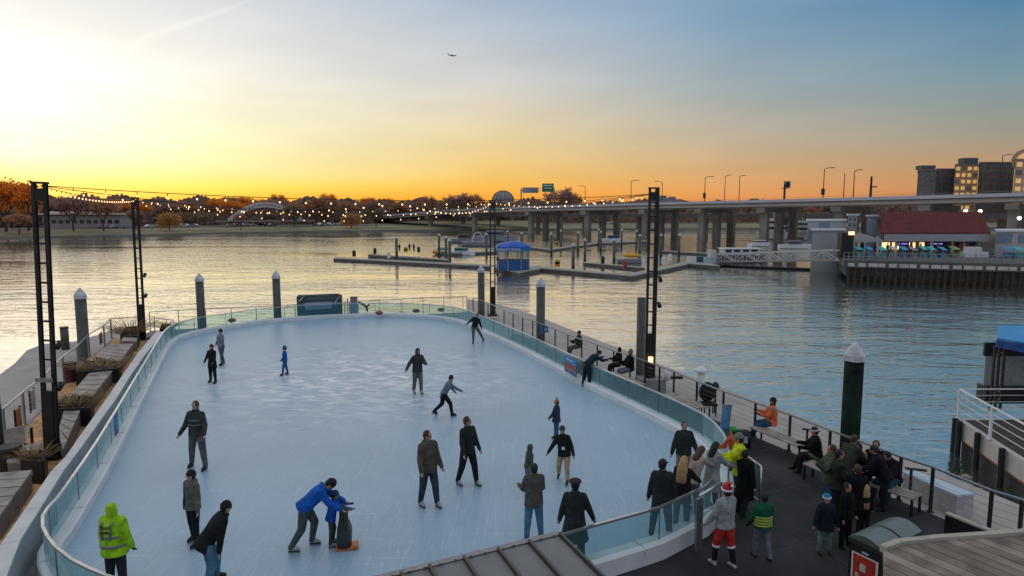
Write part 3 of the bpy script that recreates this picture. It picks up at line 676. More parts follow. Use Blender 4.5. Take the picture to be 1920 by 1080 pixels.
def person(px, py, label, h=1.7, top=None, yaw=0, lean=0, side=0, L=(0,4,0), Rr=(0,4,0), aL=(5,10,10), aR=(5,10,10), hy=0, hp=0,
           jk=('black',(.02,.02,.022)), tr=('black',(.02,.02,.022)), hem=.04, flare=1.0, hair='black', hairlen=0, hat=None, hatc=(.02,.02,.02), skates=None, boot=None,
           hood=None, head=1.0, skin=None, glove=None, extra=(), z=0.0, thick=1.0, group=None, cat='person', seat=None, low=False, inn=(0,0), skirt=None, sock=None, hpr=0, twist=0):
    skin = skin or M_skin
    g = G(px, py, z)
    if top is not None:                              # height from the photo rows
        f_ = G(px, py, z); d = pxdir(px, top); t_ = f_.y/d.y; h = CAMZ+d.z*t_-z
        h = max(.8, h/(1.0 if not skates else 1.0))
        if lean > 10: pass
    sk = .05 if skates else 0
    H = h-sk
    T = rotx(V((0,0,1)), -R(lean)); T = roty(T, R(side)); T.normalize()
    Rg = rotz(roty(V((1,0,0)), R(side)), R(twist)); Fw = T.cross(Rg)*-1
    if Fw.y < 0: Fw = -Fw
    hipc = V((0,0,.53))
    J = {}
    low_z = 9
    for sx, (sw, out, kn), k in ((-1, L, 'L'), (1, Rr, 'R')):
        hp_ = hipc+V((sx*.052,0,-.01)); th = limb(sw, out, sx); kn_p = hp_+th*.245
        shv = limb(sw-kn, out*.8, sx); an = kn_p+shv*.235
        J[k] = (hp_, kn_p, an, shv); low_z = min(low_z, an.z)
    anm = (J['L'][2]+J['R'][2])/2
    dz = .04-low_z
    if seat is not None: dz = (seat/H)-.53+.045
    off_ = V((-anm.x if seat is None else 0, -anm.y if seat is None else 0, dz))
    ch = hipc+T*.19; sh = hipc+T*.285; nk = hipc+T*.325; 
    hd_dir = rotx(T, -R(hp)); hd_dir = roty(hd_dir, R(hpr)); hc = nk+hd_dir*(.075*head)
    S = H
    def W(p): return (p+off_)*S
    loc = V((g.x, g.y, z+sk))
    t = thing('person', loc, label, cat, group, local=True, rz=R(yaw))
    tall = not low
    n = 10
    # ---- body
    b = MB()
    def ring(c, rx, ry, ax=Rg, ay=Fw): return (W(c), ax*rx*S, ay*ry*S)
    b.loft([ring(hipc-T*.06,.05,.045), ring(hipc,.085,.06), ring(hipc+T*.09,.07,.052), ring(ch,.088,.06), ring(hipc+T*.26,.095,.052), ring(sh+T*.01,.05,.04), ring(nk,.032,.034)], 12)
    b.cap(W(nk-T*.02), W(nk+hd_dir*.03), .03*S, .028*S, 10)
    hx = rotz(Rg, R(hy)).normalized(); hx = (hx-hd_dir*hx.dot(hd_dir)).normalized(); hyv = hd_dir.cross(hx)
    if hyv.dot(rotz(Fw, R(hy))) < 0: hyv = -hyv
    hs = head
    def hring(zz, rx, ry, oy=0): return (W(hc+hd_dir*zz*hs+hyv*oy*hs), hx*rx*S*hs, hyv*ry*S*hs)
    b.loft([hring(-.066,.012,.014,.022), hring(-.058,.024,.03,.014), hring(-.04,.034,.043,.006), hring(-.015,.041,.051,.001), hring(.015,.044,.055,-.003), hring(.04,.040,.050,-.005), hring(.058,.026,.034,-.006), hring(.066,.008,.01,-.006)], 12)
    b.cap(W(hc+hyv*.048*hs+hd_dir*.012*hs), W(hc+hyv*.062*hs-hd_dir*.014*hs), .006*S*hs, .009*S*hs, 6)
    for sx in (-1,1): b.ball(W(hc+hx*sx*.044*hs-hd_dir*.004*hs), .006*S, .013*S, .016*S, 6, 4)
    arms = {}
    for sx, (sw, out, el), k, iw in ((-1, aL, 'L', inn[0]), (1, aR, 'R', inn[1])):
        sp = hipc+T*.27+Rg*sx*.098; ud = limb(sw, out, sx); ep = sp+ud*.165
        fd = limb(sw+el, out-iw, sx); wp = ep+fd*.145; arms[k] = (sp, ep, wp, fd)
        b.cap(W(sp), W(ep), .028*S, .022*S, n); b.cap(W(ep), W(wp), .022*S, .015*S, n)
        sd = fd.cross(V((0,1,0))); sd = sd.normalized() if sd.length > .2 else V((1,0,0)); nrm_ = fd.cross(sd)
        if nrm_.y < 0: nrm_ = -nrm_
        pc = wp+fd*.03
        hmb = [b]
        def hand(m_, e):
            m_.cap(W(wp), W(wp+fd*.045), (.014+e)*S, (.020+e)*S, 8, .55, sd)
            for q in range(4):
                o = sd*(.0165-.011*q); ln = (.034,.040,.038,.030)[q]; r0 = wp+fd*.05+o
                mid = r0+(fd+nrm_*.25).normalized()*ln*.55; tip = mid+(fd+nrm_*.8).normalized()*ln*.45
                m_.cap(W(r0), W(mid), (.0055+e)*S, (.005+e)*S, 6); m_.cap(W(mid), W(tip), (.005+e)*S, (.0042+e)*S, 6)
            tb = wp+fd*.018-sd*sx*.014; m_.cap(W(tb), W(tb+(fd*.6-sd*sx*.6+nrm_*.4).normalized()*.035), (.0065+e)*S, (.005+e)*S, 6)
        hand(b, 0)
        if glove:
            gm_ = MB(); hand(gm_, .003); gm_.build('glove', cloth('glove_%s' % glove[0], glove[1]), t, smooth=True)
    for k in 'LR':
        hp_, kp, an, sv = J[k]
        b.cap(W(hp_), W(kp), .046*S, .032*S, n); b.cap(W(kp), W(an), .032*S, .02*S, n)
    bo = b.build('body', [skin, M_eye, M_lip], t, smooth=True)
    REM.append((bo, .012*S/1.7, 3))
    eyes = MB()
    for sx in (-1,1): eyes.ball(W(hc+hx*sx*.017*hs+hyv*.0475*hs+hd_dir*.006*hs), .0055*S*hs, .004*S*hs, .0035*S*hs, 6, 4)
    fm = eyes.build('eyes', M_eye, t, smooth=True)
    mo = MB(); mo.ball(W(hc+hyv*.047*hs-hd_dir*.032*hs), .012*S*hs, .004*S*hs, .0035*S*hs, 8, 4); mo.build('mouth', M_lip, t, smooth=True)
    # ---- jacket
    th = .017*thick
    j = MB(); down = -T if hem < .1 or lean > 15 else V((0,0,-1))
    rings = []
    if hem > .0:
        hc2 = hipc+ (down*hem); rings.append(ring(hc2, (.098+th)*flare, (.078+th)*flare))
        if hem > .12: rings.append(ring(hipc+down*hem*.5, (.098+th)*(1+flare)/2, (.078+th)*(1+flare)/2))
    rings += [ring(hipc+T*.02,.092+th,.068+th), ring(hipc+T*.09,.084+th*1.05,.06+th*1.1), ring(ch,.096+th,.066+th), ring(hipc+T*.25,.105+th,.058+th), ring(hipc+T*.29,.082+th*.8,.048+th*.8), ring(sh+T*.03,.048+th*.4,.042+th*.4), ring(nk+T*.012,.036+th*.3,.038+th*.3)]
    j.loft(rings, 14)
    for k in 'LR':
        sp, ep, wp, fd = arms[k]
        j.cap(W(sp-Rg*(.01 if k == 'R' else -.01)), W(ep), (.034+th*.7)*S, (.027+th*.6)*S, n); j.cap(W(ep), W(wp+fd*.004), (.027+th*.6)*S, (.019+th*.4)*S, n)
    if hood == 'up':
        j.loft([ (W(nk-T*.03+Fw*-.004), Rg*.055*S, Fw*.05*S), (W(hc-hd_dir*.03*hs-hyv*.010), hx*.056*S*hs, hyv*.056*S*hs), (W(hc+hd_dir*.015*hs-hyv*.014), hx*.058*S*hs, hyv*.06*S*hs), (W(hc+hd_dir*.055*hs-hyv*.014), hx*.045*S*hs, hyv*.05*S*hs), (W(hc+hd_dir*.08*hs-hyv*.012), hx*.014*S*hs, hyv*.018*S*hs)], 12)
    elif hood == 'down':
        j.cap(W(nk-Fw*.045-Rg*.03-T*.01), W(nk-Fw*.045+Rg*.03-T*.01), .03*S, .03*S, 8); j.cap(W(nk-Fw*.01-Rg*.045), W(nk-Fw*.01+Rg*.045), .02*S, .02*S, 8)
    jo = j.build('jacket', cloth(*jk), t, smooth=True); REM.append((jo, .014*S/1.7, 3))
    # ---- trousers
    p = MB(); trr = .017
    p.loft([ring(hipc-T*.035,.075,.06), ring(hipc+T*.0,.092,.068), ring(hipc+T*.05,.085,.062)], 12)
    for k in 'LR':
        hp_, kp, an, sv = J[k]; e_ = an if sock is None else kp+(an-kp)*.12
        p.cap(W(hp_), W(kp), (.05+trr)*S, (.034+trr*.9)*S, n); p.cap(W(kp), W(e_), (.034+trr*.9)*S, (.025+trr*.6)*S if sock is None else .04*S, n)
    po = p.build('trousers', cloth(*tr), t, smooth=True); REM.append((po, .013*S/1.7, 2))
    if sock:
        for k in 'LR':
            hp_, kp, an, sv = J[k]; m_ = MB(); m_.cap(W(kp+(an-kp)*.1), W(an), .037*S, .028*S, n); m_.build('tall_boot', cloth('sock_%s'%sock[0], sock[1]), t, smooth=True)
            m_ = MB(); c_ = kp+(an-kp)*.12; m_.cyl(W(c_+(kp-an)*.06), W(c_-(kp-an)*.06), .047*S, n=12); m_.build('fur_cuff', M_white, t, smooth=True)
    if skirt:
        m_ = MB(); m_.loft([ring(hipc+V((0,0,-.17)),.115,.1), ring(hipc+V((0,0,-.08)),.11,.09), ring(hipc+T*.04,.09,.068)], 14); m_.build('skirt', cloth(*skirt), t, smooth=True)
    # ---- footwear
    for k in 'LR':
        hp_, kp, an, sv = J[k]
        fwd = V((0,1,0)); up = -sv
        # foot pitch follows the shin a little, stays flat on supporting legs
        pitch = 0 if an.z < low_z+.03 else .55
        fw2 = (fwd-sv*-pitch*0+V((0,0,-pitch))).normalized(); dn = V((0,0,-1)); 
        if pitch: dn = V((0,-pitch,-1)).normalized()
        f = MB(); a0 = W(an)
        heel = a0+dn*.022*S-fw2*.016*S; toe = a0+dn*.026*S+fw2*.085*S
        rz_ = .021*S
        f.cap(heel, toe, rz_*1.05, rz_*.85, 10, .9); f.cap(a0+up*.05*S, a0+dn*.008*S, .034*S if skates else .028*S, .03*S, 10); f.cap(a0+fw2*.03*S+dn*.006*S, toe, .024*S, .017*S, 8)
        nm = 'skate' if skates else 'shoe'
        bt = boot or (M_bootw if skates == 'pale' else M_bootd)
        fo = f.build(nm, bt, t, smooth=True)
        if skates:
            q = MB(); M3 = Matrix((V((1,0,0)), fw2, V((1,0,0)).cross(fw2))).transposed()
            q.box((heel+toe)/2+dn*.024*S, (.028*S, .13*S, .012*S), M=M3); q.build('sole', M_bootd, fo)
            q = MB(); q.box((heel+toe)/2+dn*(.03*S+.02), (.006, .14*S, .045), M=M3); q.build('blade', M_blade, fo)
    # ---- hair and hats
    hm = mat('hair_'+hair, HAIR[hair], .6, var=.4, scale=30, bump=.5, bscale=60)
    MH = Matrix((hx, hyv, hd_dir)).transposed()
    if hood != 'up':
        q = MB(); q.ball(W(hc-hyv*.009*hs+hd_dir*.010*hs), .049*S*hs, .056*S*hs, .061*S*hs, 14, 8, lo=-.25, M=MH)
        q.ball(W(hc-hyv*.022*hs-hd_dir*.012*hs), .044*S*hs, .042*S*hs, .046*S*hs, 12, 6, lo=-.9, hi=.6, M=MH)
        if hairlen:
            q.loft([(W(hc-hyv*.02*hs+hd_dir*.03*hs), hx*.05*S*hs, hyv*.045*S*hs), (W(hc-hyv*.034*hs-hd_dir*.03*hs), hx*.056*S*hs, hyv*.038*S*hs), (W(nk-Fw*.052-T*.04), Rg*(.062 if hairlen < .15 else .078)*S, Fw*.03*S), (W(nk-Fw*.072-T*hairlen), Rg*(.05 if hairlen < .15 else .072)*S, Fw*.024*S), (W(nk-Fw*.066-T*(hairlen+.03)), Rg*.02*S, Fw*.01*S)], 12)
        q.build('hair', hm, t, smooth=True)
    hmt = mat('hat_%d_%d_%d' % tuple(int(c*255) for c in hatc), hatc, .9, var=.2, scale=20, bump=.5, bscale=50)
    if hat:
        q = MB(); cc = hc-hyv*.006*hs+hd_dir*.012*hs
        if hat in ('beanie','pom','santa','cap','helmet'):
            q.ball(W(cc), .053*S*hs, .061*S*hs, (.066 if hat != 'helmet' else .07)*S*hs, 14, 8, lo=.05 if hat != 'beanie' else -.05, M=MH)
            if hat in ('beanie','pom'): q.loft([(W(cc-hd_dir*.004*hs), hx*.055*S*hs, hyv*.063*S*hs), (W(cc+hd_dir*.014*hs), hx*.056*S*hs, hyv*.064*S*hs)], 14)
        if hat == 'beret': q.ball(W(cc+hd_dir*.035*hs), .072*S*hs, .075*S*hs, .032*S*hs, 16, 8, M=MH)
        if hat == 'brim': q.ball(W(cc), .053*S*hs, .061*S*hs, .068*S*hs, 14, 8, lo=.05, M=MH)
        if hat == 'santa':
            q = MB(); q.loft([(W(cc), hx*.054*S*hs, hyv*.062*S*hs), (W(cc+hd_dir*.04*hs-hyv*.01), hx*.048*S*hs, hyv*.055*S*hs), (W(cc+hd_dir*.085*hs-hyv*.035), hx*.025*S*hs, hyv*.03*S*hs), (W(cc+hd_dir*.07*hs-hyv*.07), hx*.012*S*hs, hyv*.012*S*hs)], 12)
        ho = q.build('hat', hmt, t, smooth=True)
        if hat == 'pom': q = MB(); q.ball(W(cc+hd_dir*.083*hs), .024*S*hs, n=10); q.build('pompom', mat('pom_red', (.45,.07,.03), .95, bump=.8, bscale=60), ho, smooth=True)
        if hat == 'santa':
            q = MB(); q.loft([(W(cc-hd_dir*.012*hs), hx*.058*S*hs, hyv*.066*S*hs), (W(cc+hd_dir*.012*hs), hx*.059*S*hs, hyv*.067*S*hs)], 14); q.build('fur_band', M_white, ho, smooth=True)
            q = MB(); q.ball(W(cc+hd_dir*.062*hs-hyv*.078), .017*S*hs); q.build('pompom', M_white, ho, smooth=True)
        if hat == 'cap': q = MB(); q.box(W(cc+hyv*.075*hs+hd_dir*.004*hs), (.07*S*hs,.05*S*hs,.006), M=MH); q.build('brim', hmt, ho)
        if hat == 'brim': q = MB(); q.loft([(W(cc), hx*.06*S*hs, hyv*.068*S*hs), (W(cc+hd_dir*.018*hs), hx*.059*S*hs, hyv*.067*S*hs)], 16); q.build('brim', M_white, ho)
    A_ = dict(W=W, S=S, T=T, Rg=Rg, Fw=Fw, hipc=hipc, ch=ch, sh=sh, nk=nk, hc=hc, th=th, arms=arms, t=t, ring=ring, J=J, hx=hx, hyv=hyv, hd=hd_dir)
    for e in extra: e(A_)
    return t
# extra garment pieces
def scarf(c, nm='scarf'):
    def f(a):
        q = MB(); q.loft([a['ring'](a['nk']-a['T']*.015,.052,.054), a['ring'](a['nk']+a['T']*.018,.05,.052)], 12); q.build('scarf', cloth('sc_'+nm, c), a['t'], smooth=True)
    return f
def front_panel(c, nm='open'):
    def f(a):
        q = MB(); W, T, Rg, Fw, h = a['W'], a['T'], a['Rg'], a['Fw'], a['hipc']
        q.loft([(W(h+T*-.03+Fw*.085+Rg*.045), Rg*.028*a['S'], Fw*.012*a['S']), (W(h+T*.1+Fw*.078+Rg*.035), Rg*.026*a['S'], Fw*.012*a['S']), (W(h+T*.2+Fw*.076+Rg*.03), Rg*.03*a['S'], Fw*.012*a['S']), (W(h+T*.29+Fw*.05+Rg*.02), Rg*.03*a['S'], Fw*.012*a['S'])], 10)
        q.build('front_panel', cloth('fp_'+nm, c), a['t'], smooth=True)
    return f
def bands(c, zs, nm, wdt=.012, mt=None, arms=True, straps=False):
    def f(a):
        m_ = mt or mat('band_'+nm, c, .4, var=.1)
        T = a['T']; th = a['th']
        for z in zs:
            q = MB(); k = .098 if z > .1 else .101; d = .072 if z > .1 else .078
            fl = 1.0 if z > .02 else 1.03
            q.loft([a['ring'](a['hipc']+T*(z-wdt),(k+th)*fl*.995,(d+th)*fl), a['ring'](a['hipc']+T*(z+wdt),(k+th)*fl*.995,(d+th)*fl)], 16); q.build('reflective_band' if 'hv' in nm else 'quilt_band', m_, a['t'], smooth=True)
        if arms:
            for k in 'LR':
                sp, ep, wp, fd = a['arms'][k]
                for s_ in (.15,.75):
                    c_ = ep.lerp(wp, s_); q = MB(); q.cyl(a['W'](c_-fd*.011), a['W'](c_+fd*.011), .0395*a['S'] if s_ < .5 else .034*a['S'], n=12); q.build('reflective_band', m_, a['t'], smooth=True)
        if straps:
            for sx in (-1,1):
                q = MB(); Rg, Fw, h = a['Rg'], a['Fw'], a['hipc']; W = a['W']
                e2 = a['th']; pts_ = [h+T*.1-Fw*(.064+e2*1.08)+Rg*sx*.045, h+T*.19-Fw*(.07+e2)+Rg*sx*.052, h+T*.27-Fw*(.058+e2)+Rg*sx*.056, h+T*.305-Fw*.03+Rg*sx*.058, h+T*.29+Fw*.05+Rg*sx*.05]
                for u, v in zip(pts_, pts_[1:]): q.bar(W(u), W(v), .05*a['S']/1.7, .012)
                q.build('reflective_strap', m_, a['t'])
    return f
def backprint(s, c=(.02,.02,.02), size=.075):
    def f(a):
        Rg, Fw, T = a['Rg'], a['Fw'], a['T']; m_ = mat('print_dark', c, .6)
        for i, ln in enumerate(s):
            M3 = Matrix((Rg, T, -Fw)).transposed()
            text(ln, 'lettering', m_, a['t'], size, M3, a['W'](a['hipc']+T*(.235-.05*i)-Fw*(.070+a['th']-.004*(i == 0))), .004)
    return f
def patch_(c, off3, sz, nm):
    def f(a):
        q = MB(); p_ = a['W'](a['hipc']+a['T']*off3[2]+a['Fw']*off3[1]+a['Rg']*off3[0]); q.box(p_, sz, M=Matrix((a['Rg'], a['Fw'], a['T'])).transposed()); q.build('emblem', mat('patch_'+nm, c, .7), a['t'])
    return f

K = (.016,.016,.019)
S_ = 'skaters on the ice'
pp = person
pp(418,684,'person in pale grey jacket and dark hat skating behind the one in the red beanie', top=616, yaw=150, jk=('palegrey',(.20,.22,.26)), tr=('grey2',(.10,.11,.13)), hat='beanie', hatc=(.03,.03,.035), skates='dark', aL=(20,20,40), aR=(-10,25,20), L=(12,5,8), Rr=(-10,4,10), hem=.06)
pp(400,718,'person in long black coat and dark red beanie standing on the far left ice', top=645, yaw=165, jk=('black',K), tr=('black',K), hat='beanie', hatc=(.16,.02,.02), skates='dark', hem=.16, flare=1.1, aL=(25,14,30), aR=(0,22,12), L=(8,8,6), Rr=(-4,8,4), extra=(scarf((.1,.02,.02),'red'),))
pp(535,704,'small child in bright blue jacket and teal helmet alone on the far ice', top=650, yaw=105, jk=('bright_blue',(.01,.10,.38)), tr=('teal_blue',(.02,.12,.26)), hat='helmet', hatc=(.01,.17,.22), skates='dark', head=1.3, hem=.05, aL=(15,14,20), aR=(5,12,10), L=(14,6,8), Rr=(-6,6,6), boot=mat('redblack',(.08,.01,.015),.5), thick=1.3)
pp(373,878,'man in dark patterned jacket and grey trousers with legs apart near the left glass', top=750, yaw=172, jk=('plaid',(.045,.05,.05)), tr=('grey_tr',(.11,.12,.12)), hair='brown', skates='dark', hem=.04, aL=(12,20,34), aR=(8,18,28), L=(6,11,4), Rr=(-4,11,4), thick=1.5, extra=(bands((.13,.15,.15),(.13,.2),'plaid',arms=False,wdt=.008), scarf((.02,.02,.03),'navy')))
pp(367,1020,'man in grey brown jacket with black open front and black beanie, lower left ice', top=880, yaw=150, jk=('greybrown',(.13,.12,.11)), tr=('black',K), hat='beanie', hatc=K, skates='dark', hem=.05, aL=(5,14,8), aR=(-5,12,10), L=(5,5,4), Rr=(-5,5,4), hood='down', thick=1.5, hy=-25, extra=(front_panel(K),))
pp(398,1102,'person in black coat and blue jeans bending forward at the bottom edge, left', h=1.74, yaw=-55, lean=38, jk=('black',K), tr=('jeans_light',(.08,.19,.30)), hat='beanie', hatc=K, skates='dark', hem=.1, aL=(-5,12,10), aR=(-15,10,5), L=(28,6,30), Rr=(6,6,20), thick=1.5, hp=-22, extra=(scarf(K,'k'),))
hv = ('hivis',(.32,.62,.02))
pp(221,1112,'rink steward in hooded fluorescent yellow jacket from behind, lower left', top=943, yaw=-8, jk=hv, tr=('darkgrey',(.03,.028,.035)), hood='up', hair='black', skates='dark', hem=.1, flare=1.02, glove=('black',K), aL=(4,12,4), aR=(0,15,22), inn=(2,8), thick=2.7, extra=(bands((.16,.18,.19),(.125,.02),'hv', straps=True), backprint(['SKATE','GUARD'])))
pp(566,1030,'adult in bright blue jacket and black beanie stooping over a child and a skating aid', h=1.78, yaw=-80, lean=47, jk=('royal',(.012,.10,.46)), tr=('slate',(.07,.09,.09)), hat='beanie', hatc=K, skates='pale', hem=.05, aL=(46,4,10), aR=(38,6,22), L=(24,5,34), Rr=(-8,5,24), hp=18, thick=1.5, hood='down')
pp(622,1024,'child in blue jacket gripping the dark skating aid in front of the stooping adult', h=1.18, yaw=-70, lean=12, jk=('royal',(.012,.10,.46)), tr=('olive_tr',(.05,.06,.05)), hat='beanie', hatc=(.02,.05,.12), head=1.2, skates='pale', hem=.07, aL=(58,6,18), aR=(60,6,18), L=(12,5,18), Rr=(0,5,8), thick=1.5, glove=('black',K))
pp(783,738,'person in dark hooded top and khaki trousers with pale skates, far centre of the ice', top=652, yaw=-150, lean=4, jk=('charcoal_brown',(.05,.048,.045)), tr=('khaki_tr',(.13,.12,.105)), hood='up', skates='pale', hem=.05, aL=(35,12,60), aR=(-8,34,30), L=(8,2,6), Rr=(-4,2,8), thick=1.4, inn=(20,0), hp=12)
pp(831,780,'youth in light blue grey top and black trousers striding low in mid ice', h=1.56, yaw=-75, lean=30, jk=('bluegrey',(.13,.17,.23)), tr=('black',K), hair='black', skates='dark', hem=.03, aL=(24,10,14), aR=(52,6,10), L=(-6,8,42), Rr=(34,4,26), thick=.7, hp=-18)
pp(876,910,'man in dark jacket and tight black trousers with pale skates right of centre', top=779, yaw=-135, jk=('darkgreen_k',(.022,.03,.028)), tr=('black',K), hair='brown', skates='pale', hem=.06, aL=(10,10,12), aR=(14,14,18), L=(14,5,8), Rr=(-8,6,10), thick=1.2, hy=30)
pp(804,950,'person in olive brown padded coat and dark jeans with pale skates in the centre', top=806, yaw=-140, jk=('olivebrown',(.085,.078,.06)), tr=('darkjeans',(.04,.05,.07)), hair='brown', skates='pale', hem=.07, aL=(6,10,20), aR=(16,16,22), L=(14,3,8), Rr=(-4,4,8), thick=1.7, hood='down', hy=25)
pp(897,644,'skater in black top and khaki trousers lunging by the far right corner of the glass', h=1.7, yaw=165, lean=10, side=-16, jk=('black',K), tr=('khaki2',(.16,.13,.10)), hair='red', skates='dark', hem=.02, aL=(4,18,4), aR=(5,44,12), L=(-6,30,6), Rr=(4,-2,2), thick=.8)
pp(1099,726,'person in navy hoodie leaning on the right rail next to the printed banner', h=1.72, yaw=-68, lean=50, jk=('navy_teal',(.012,.03,.045)), tr=('navy_k',(.012,.022,.028)), hair='black', skates='pale', hem=.05, aL=(58,6,40), aR=(56,6,40), L=(-6,5,4), Rr=(4,5,4), hp=10, thick=1.2)
pp(1043,822,'child in navy coat and orange red pompom hat with back half turned', top=750, yaw=70, jk=('navycoat',(.03,.045,.075)), tr=('jeans_mid',(.06,.11,.18)), hat='pom', hatc=(.50,.13,.05), head=1.12, skates='dark', hem=.12, flare=1.12, aL=(20,18,20), aR=(6,10,10), thick=1.9)
pp(1056,903,'woman in black jacket with white emblem and tan leggings gliding on one side', top=796, yaw=158, jk=('black',K), tr=('tan',(.50,.33,.22)), hat='beanie', hatc=(.05,.05,.05), skates='dark', hem=.06, aL=(4,22,20), aR=(12,26,12), L=(10,3,14), Rr=(-6,12,26), thick=1.3, side=6, extra=(patch_((.7,.72,.75),(-.02,.092,.1),(.08,.015,.07),'w'),))
pp(985,920,'small child in grey hooded top and pale trousers behind the person in the brown jacket', top=836, yaw=-60, lean=8, jk=('hoodgrey',(.085,.09,.085)), tr=('palegrey_tr',(.16,.18,.22)), hood='up', skates='dark', head=1.15, hem=.05, aL=(10,10,10), aR=(-10,12,10), L=(4,4,10), Rr=(-8,4,20), boot=mat('maroon_boot',(.09,.012,.02),.5))
pp(1001,1014,'person with black hair in grey brown jacket and light jeans seen from behind', top=868, yaw=12, jk=('taupe',(.095,.09,.085)), tr=('jeans_light',(.08,.19,.30)), hair='black', skates='dark', hem=.08, aL=(24,8,60), aR=(20,8,50), inn=(0,0), L=(2,5,2), Rr=(-2,5,2), thick=1.6)
pp(1077,1062,'woman in long dark flared coat and round black beret holding the near rail', top=898, yaw=-6, jk=('coat_green_k',(.03,.034,.036)), tr=('navy_jeans',(.03,.05,.08)), hat='beret', hatc=(.03,.03,.03), hair='black', skates='dark', hem=.24, flare=1.35, aL=(6,14,8), aR=(12,20,6), L=(0,4,0), Rr=(0,4,0), thick=1.3)
pp(1280,908,'man in dark green jacket facing the camera close to the right curb', top=790, yaw=178, jk=('deepgreen',(.03,.04,.035)), tr=('stone_tr',(.25,.22,.19)), hair='brown', skates='dark', hem=.06, aL=(5,20,10), aR=(6,18,8), thick=1.8)
pp(1238,1012,'man in black jacket, black cap and jeans seen from behind near the gate', top=862, yaw=-14, jk=('bluish_k',(.025,.03,.034)), tr=('navy_jeans',(.03,.05,.08)), hat='cap', hatc=(.03,.03,.03), skates='dark', hem=.06, aL=(4,12,8), aR=(-4,10,10), L=(2,9,2), Rr=(-2,7,2), thick=1.7, lean=4, hy=-30)
pp(1277,992,'woman with very long blond hair in black coat reaching for the gate rail', top=856, yaw=-35, jk=('black',K), tr=('tights',(.10,.08,.08)), hair='blond', hairlen=.2, skates='dark', hem=.17, flare=1.15, aL=(6,10,8), aR=(44,10,12), thick=1.2, hp=8, lean=6)
pp(1297,962,'woman in tan coat bending to the rail between blond hair and grey coat', h=1.62, yaw=-55, lean=24, jk=('tan_coat',(.36,.28,.24)), tr=('tights',(.10,.08,.08)), hair='brown', hairlen=.08, skates='dark', hem=.1, aL=(55,6,8), aR=(60,6,6), thick=1.1, hp=14)
pp(1333,955,'woman in long pale grey coat with dark hair beside the curved glass', top=828, yaw=-60, lean=6, jk=('palegreycoat',(.30,.31,.31)), tr=('grey2',(.10,.11,.13)), hair='black', hairlen=.07, skates='dark', hem=.26, flare=1.25, aL=(40,8,30), aR=(45,8,20), thick=1.4, hp=14)
# off the ice
FZ = DZ+.012
pp(1386,955,'steward in fluorescent yellow jacket and grey beanie beside the gate', top=812, yaw=70, jk=('hivis2',(.55,.66,.02)), tr=('black',K), hat='beanie', hatc=(.16,.19,.17), z=FZ, hem=.06, aL=(46,12,46), aR=(20,14,60), thick=1.9, glove=('black',K), lean=6, extra=(bands((.2,.25,.12),(.11,.22),'hv2', arms=False),))
pp(1371,905,'child in orange jacket with bright green hat behind the yellow jacketed steward', top=800, yaw=40, jk=('orange_d',(.55,.11,.04)), tr=('black',K), hat='beanie', hatc=(.02,.32,.06), z=FZ, hem=.06, aL=(30,12,40), aR=(20,14,40), thick=1.5)
pp(1391,966,'person in long black coat walking away right of the yellow jacketed steward', top=842, yaw=-50, jk=('jet',(.008,.008,.01)), tr=('black',K), hair='black', z=FZ, hem=.26, flare=1.2, aL=(14,10,10), aR=(-12,14,10), L=(16,3,10), Rr=(-14,3,14), thick=1.5)
pp(1357,1062,'child in red fur trimmed cap and red breeches by the gate post', top=908, yaw=25, jk=('lightgrey_top',(.30,.32,.34)), tr=('santa_red',(.50,.04,.03)), hat='santa', hatc=(.50,.03,.03), z=FZ, hem=.03, aL=(14,14,20), aR=(34,10,50), sock=('k',K), head=1.1, L=(14,4,10), Rr=(-6,4,6), thick=1.6, boot=mat('pale_shoe',(.45,.45,.43),.5))
pp(1429,1047,'child in green and lime quilted jacket and black helmet walking away on the dark floor', top=926, yaw=5, jk=('forest',(.01,.10,.055)), tr=('palegrey_tr',(.16,.18,.22)), hat='helmet', hatc=(.02,.04,.035), z=FZ, head=1.15, hem=.06, aL=(10,14,14), aR=(8,14,12), L=(10,4,8), Rr=(-8,4,10), thick=2.3, glove=('black',K), extra=(bands((.30,.40,.06),(.005,.045,.085,.125),'lime',arms=False,wdt=.017),))
GS = 'onlookers gathered by the right railing'
pp(1553,965,'man in olive jacket and blue jeans hands at face, left front of the onlookers', top=833, yaw=80, jk=('olive_j',(.07,.09,.06)), tr=('jeans_d',(.04,.10,.2)), hair='brown', z=FZ, hem=.07, aL=(40,8,90), aR=(36,8,95), thick=1.7, group=GS)
pp(1583,1025,'tall teenager in black jacket beside the child in the blue and white hat', top=905, yaw=-150, jk=('jet',(.008,.008,.01)), tr=('jet',(.008,.008,.01)), hair='black', z=FZ, hem=.06, thick=1.4, group=GS)
pp(1545,1037,'child in dark navy coat, pale trousers and blue hat with white brim', top=928, yaw=175, jk=('navy_dk',(.012,.018,.03)), tr=('pale_blue_tr',(.17,.24,.25)), hat='brim', hatc=(.02,.18,.48), z=FZ, head=1.12, hem=.12, flare=1.1, aL=(4,14,10), aR=(4,18,12), thick=1.8, group=GS)
pp(1583,940,'stooping person in dark green coat in the middle of the onlookers', h=1.7, yaw=-60, lean=22, jk=('mossy',(.04,.05,.035)), tr=('black',K), hair='brown', z=FZ, hem=.12, aL=(30,10,30), aR=(30,10,30), thick=1.8, group=GS)
pp(1614,930,'woman with light brown hair in black jacket among the onlookers', top=845, yaw=110, jk=('black',K), tr=('black',K), hair='blond', hairlen=.05, z=FZ, hem=.1, thick=1.6, group=GS, h=1.5)
pp(1617,1003,'child with long wavy blond hair in front of the twin bins', top=908, yaw=-12, jk=('jet',(.008,.008,.01)), tr=('black',K), hair='blond', hairlen=.3, z=FZ, head=1.2, hem=.1, thick=1.6, group=GS)
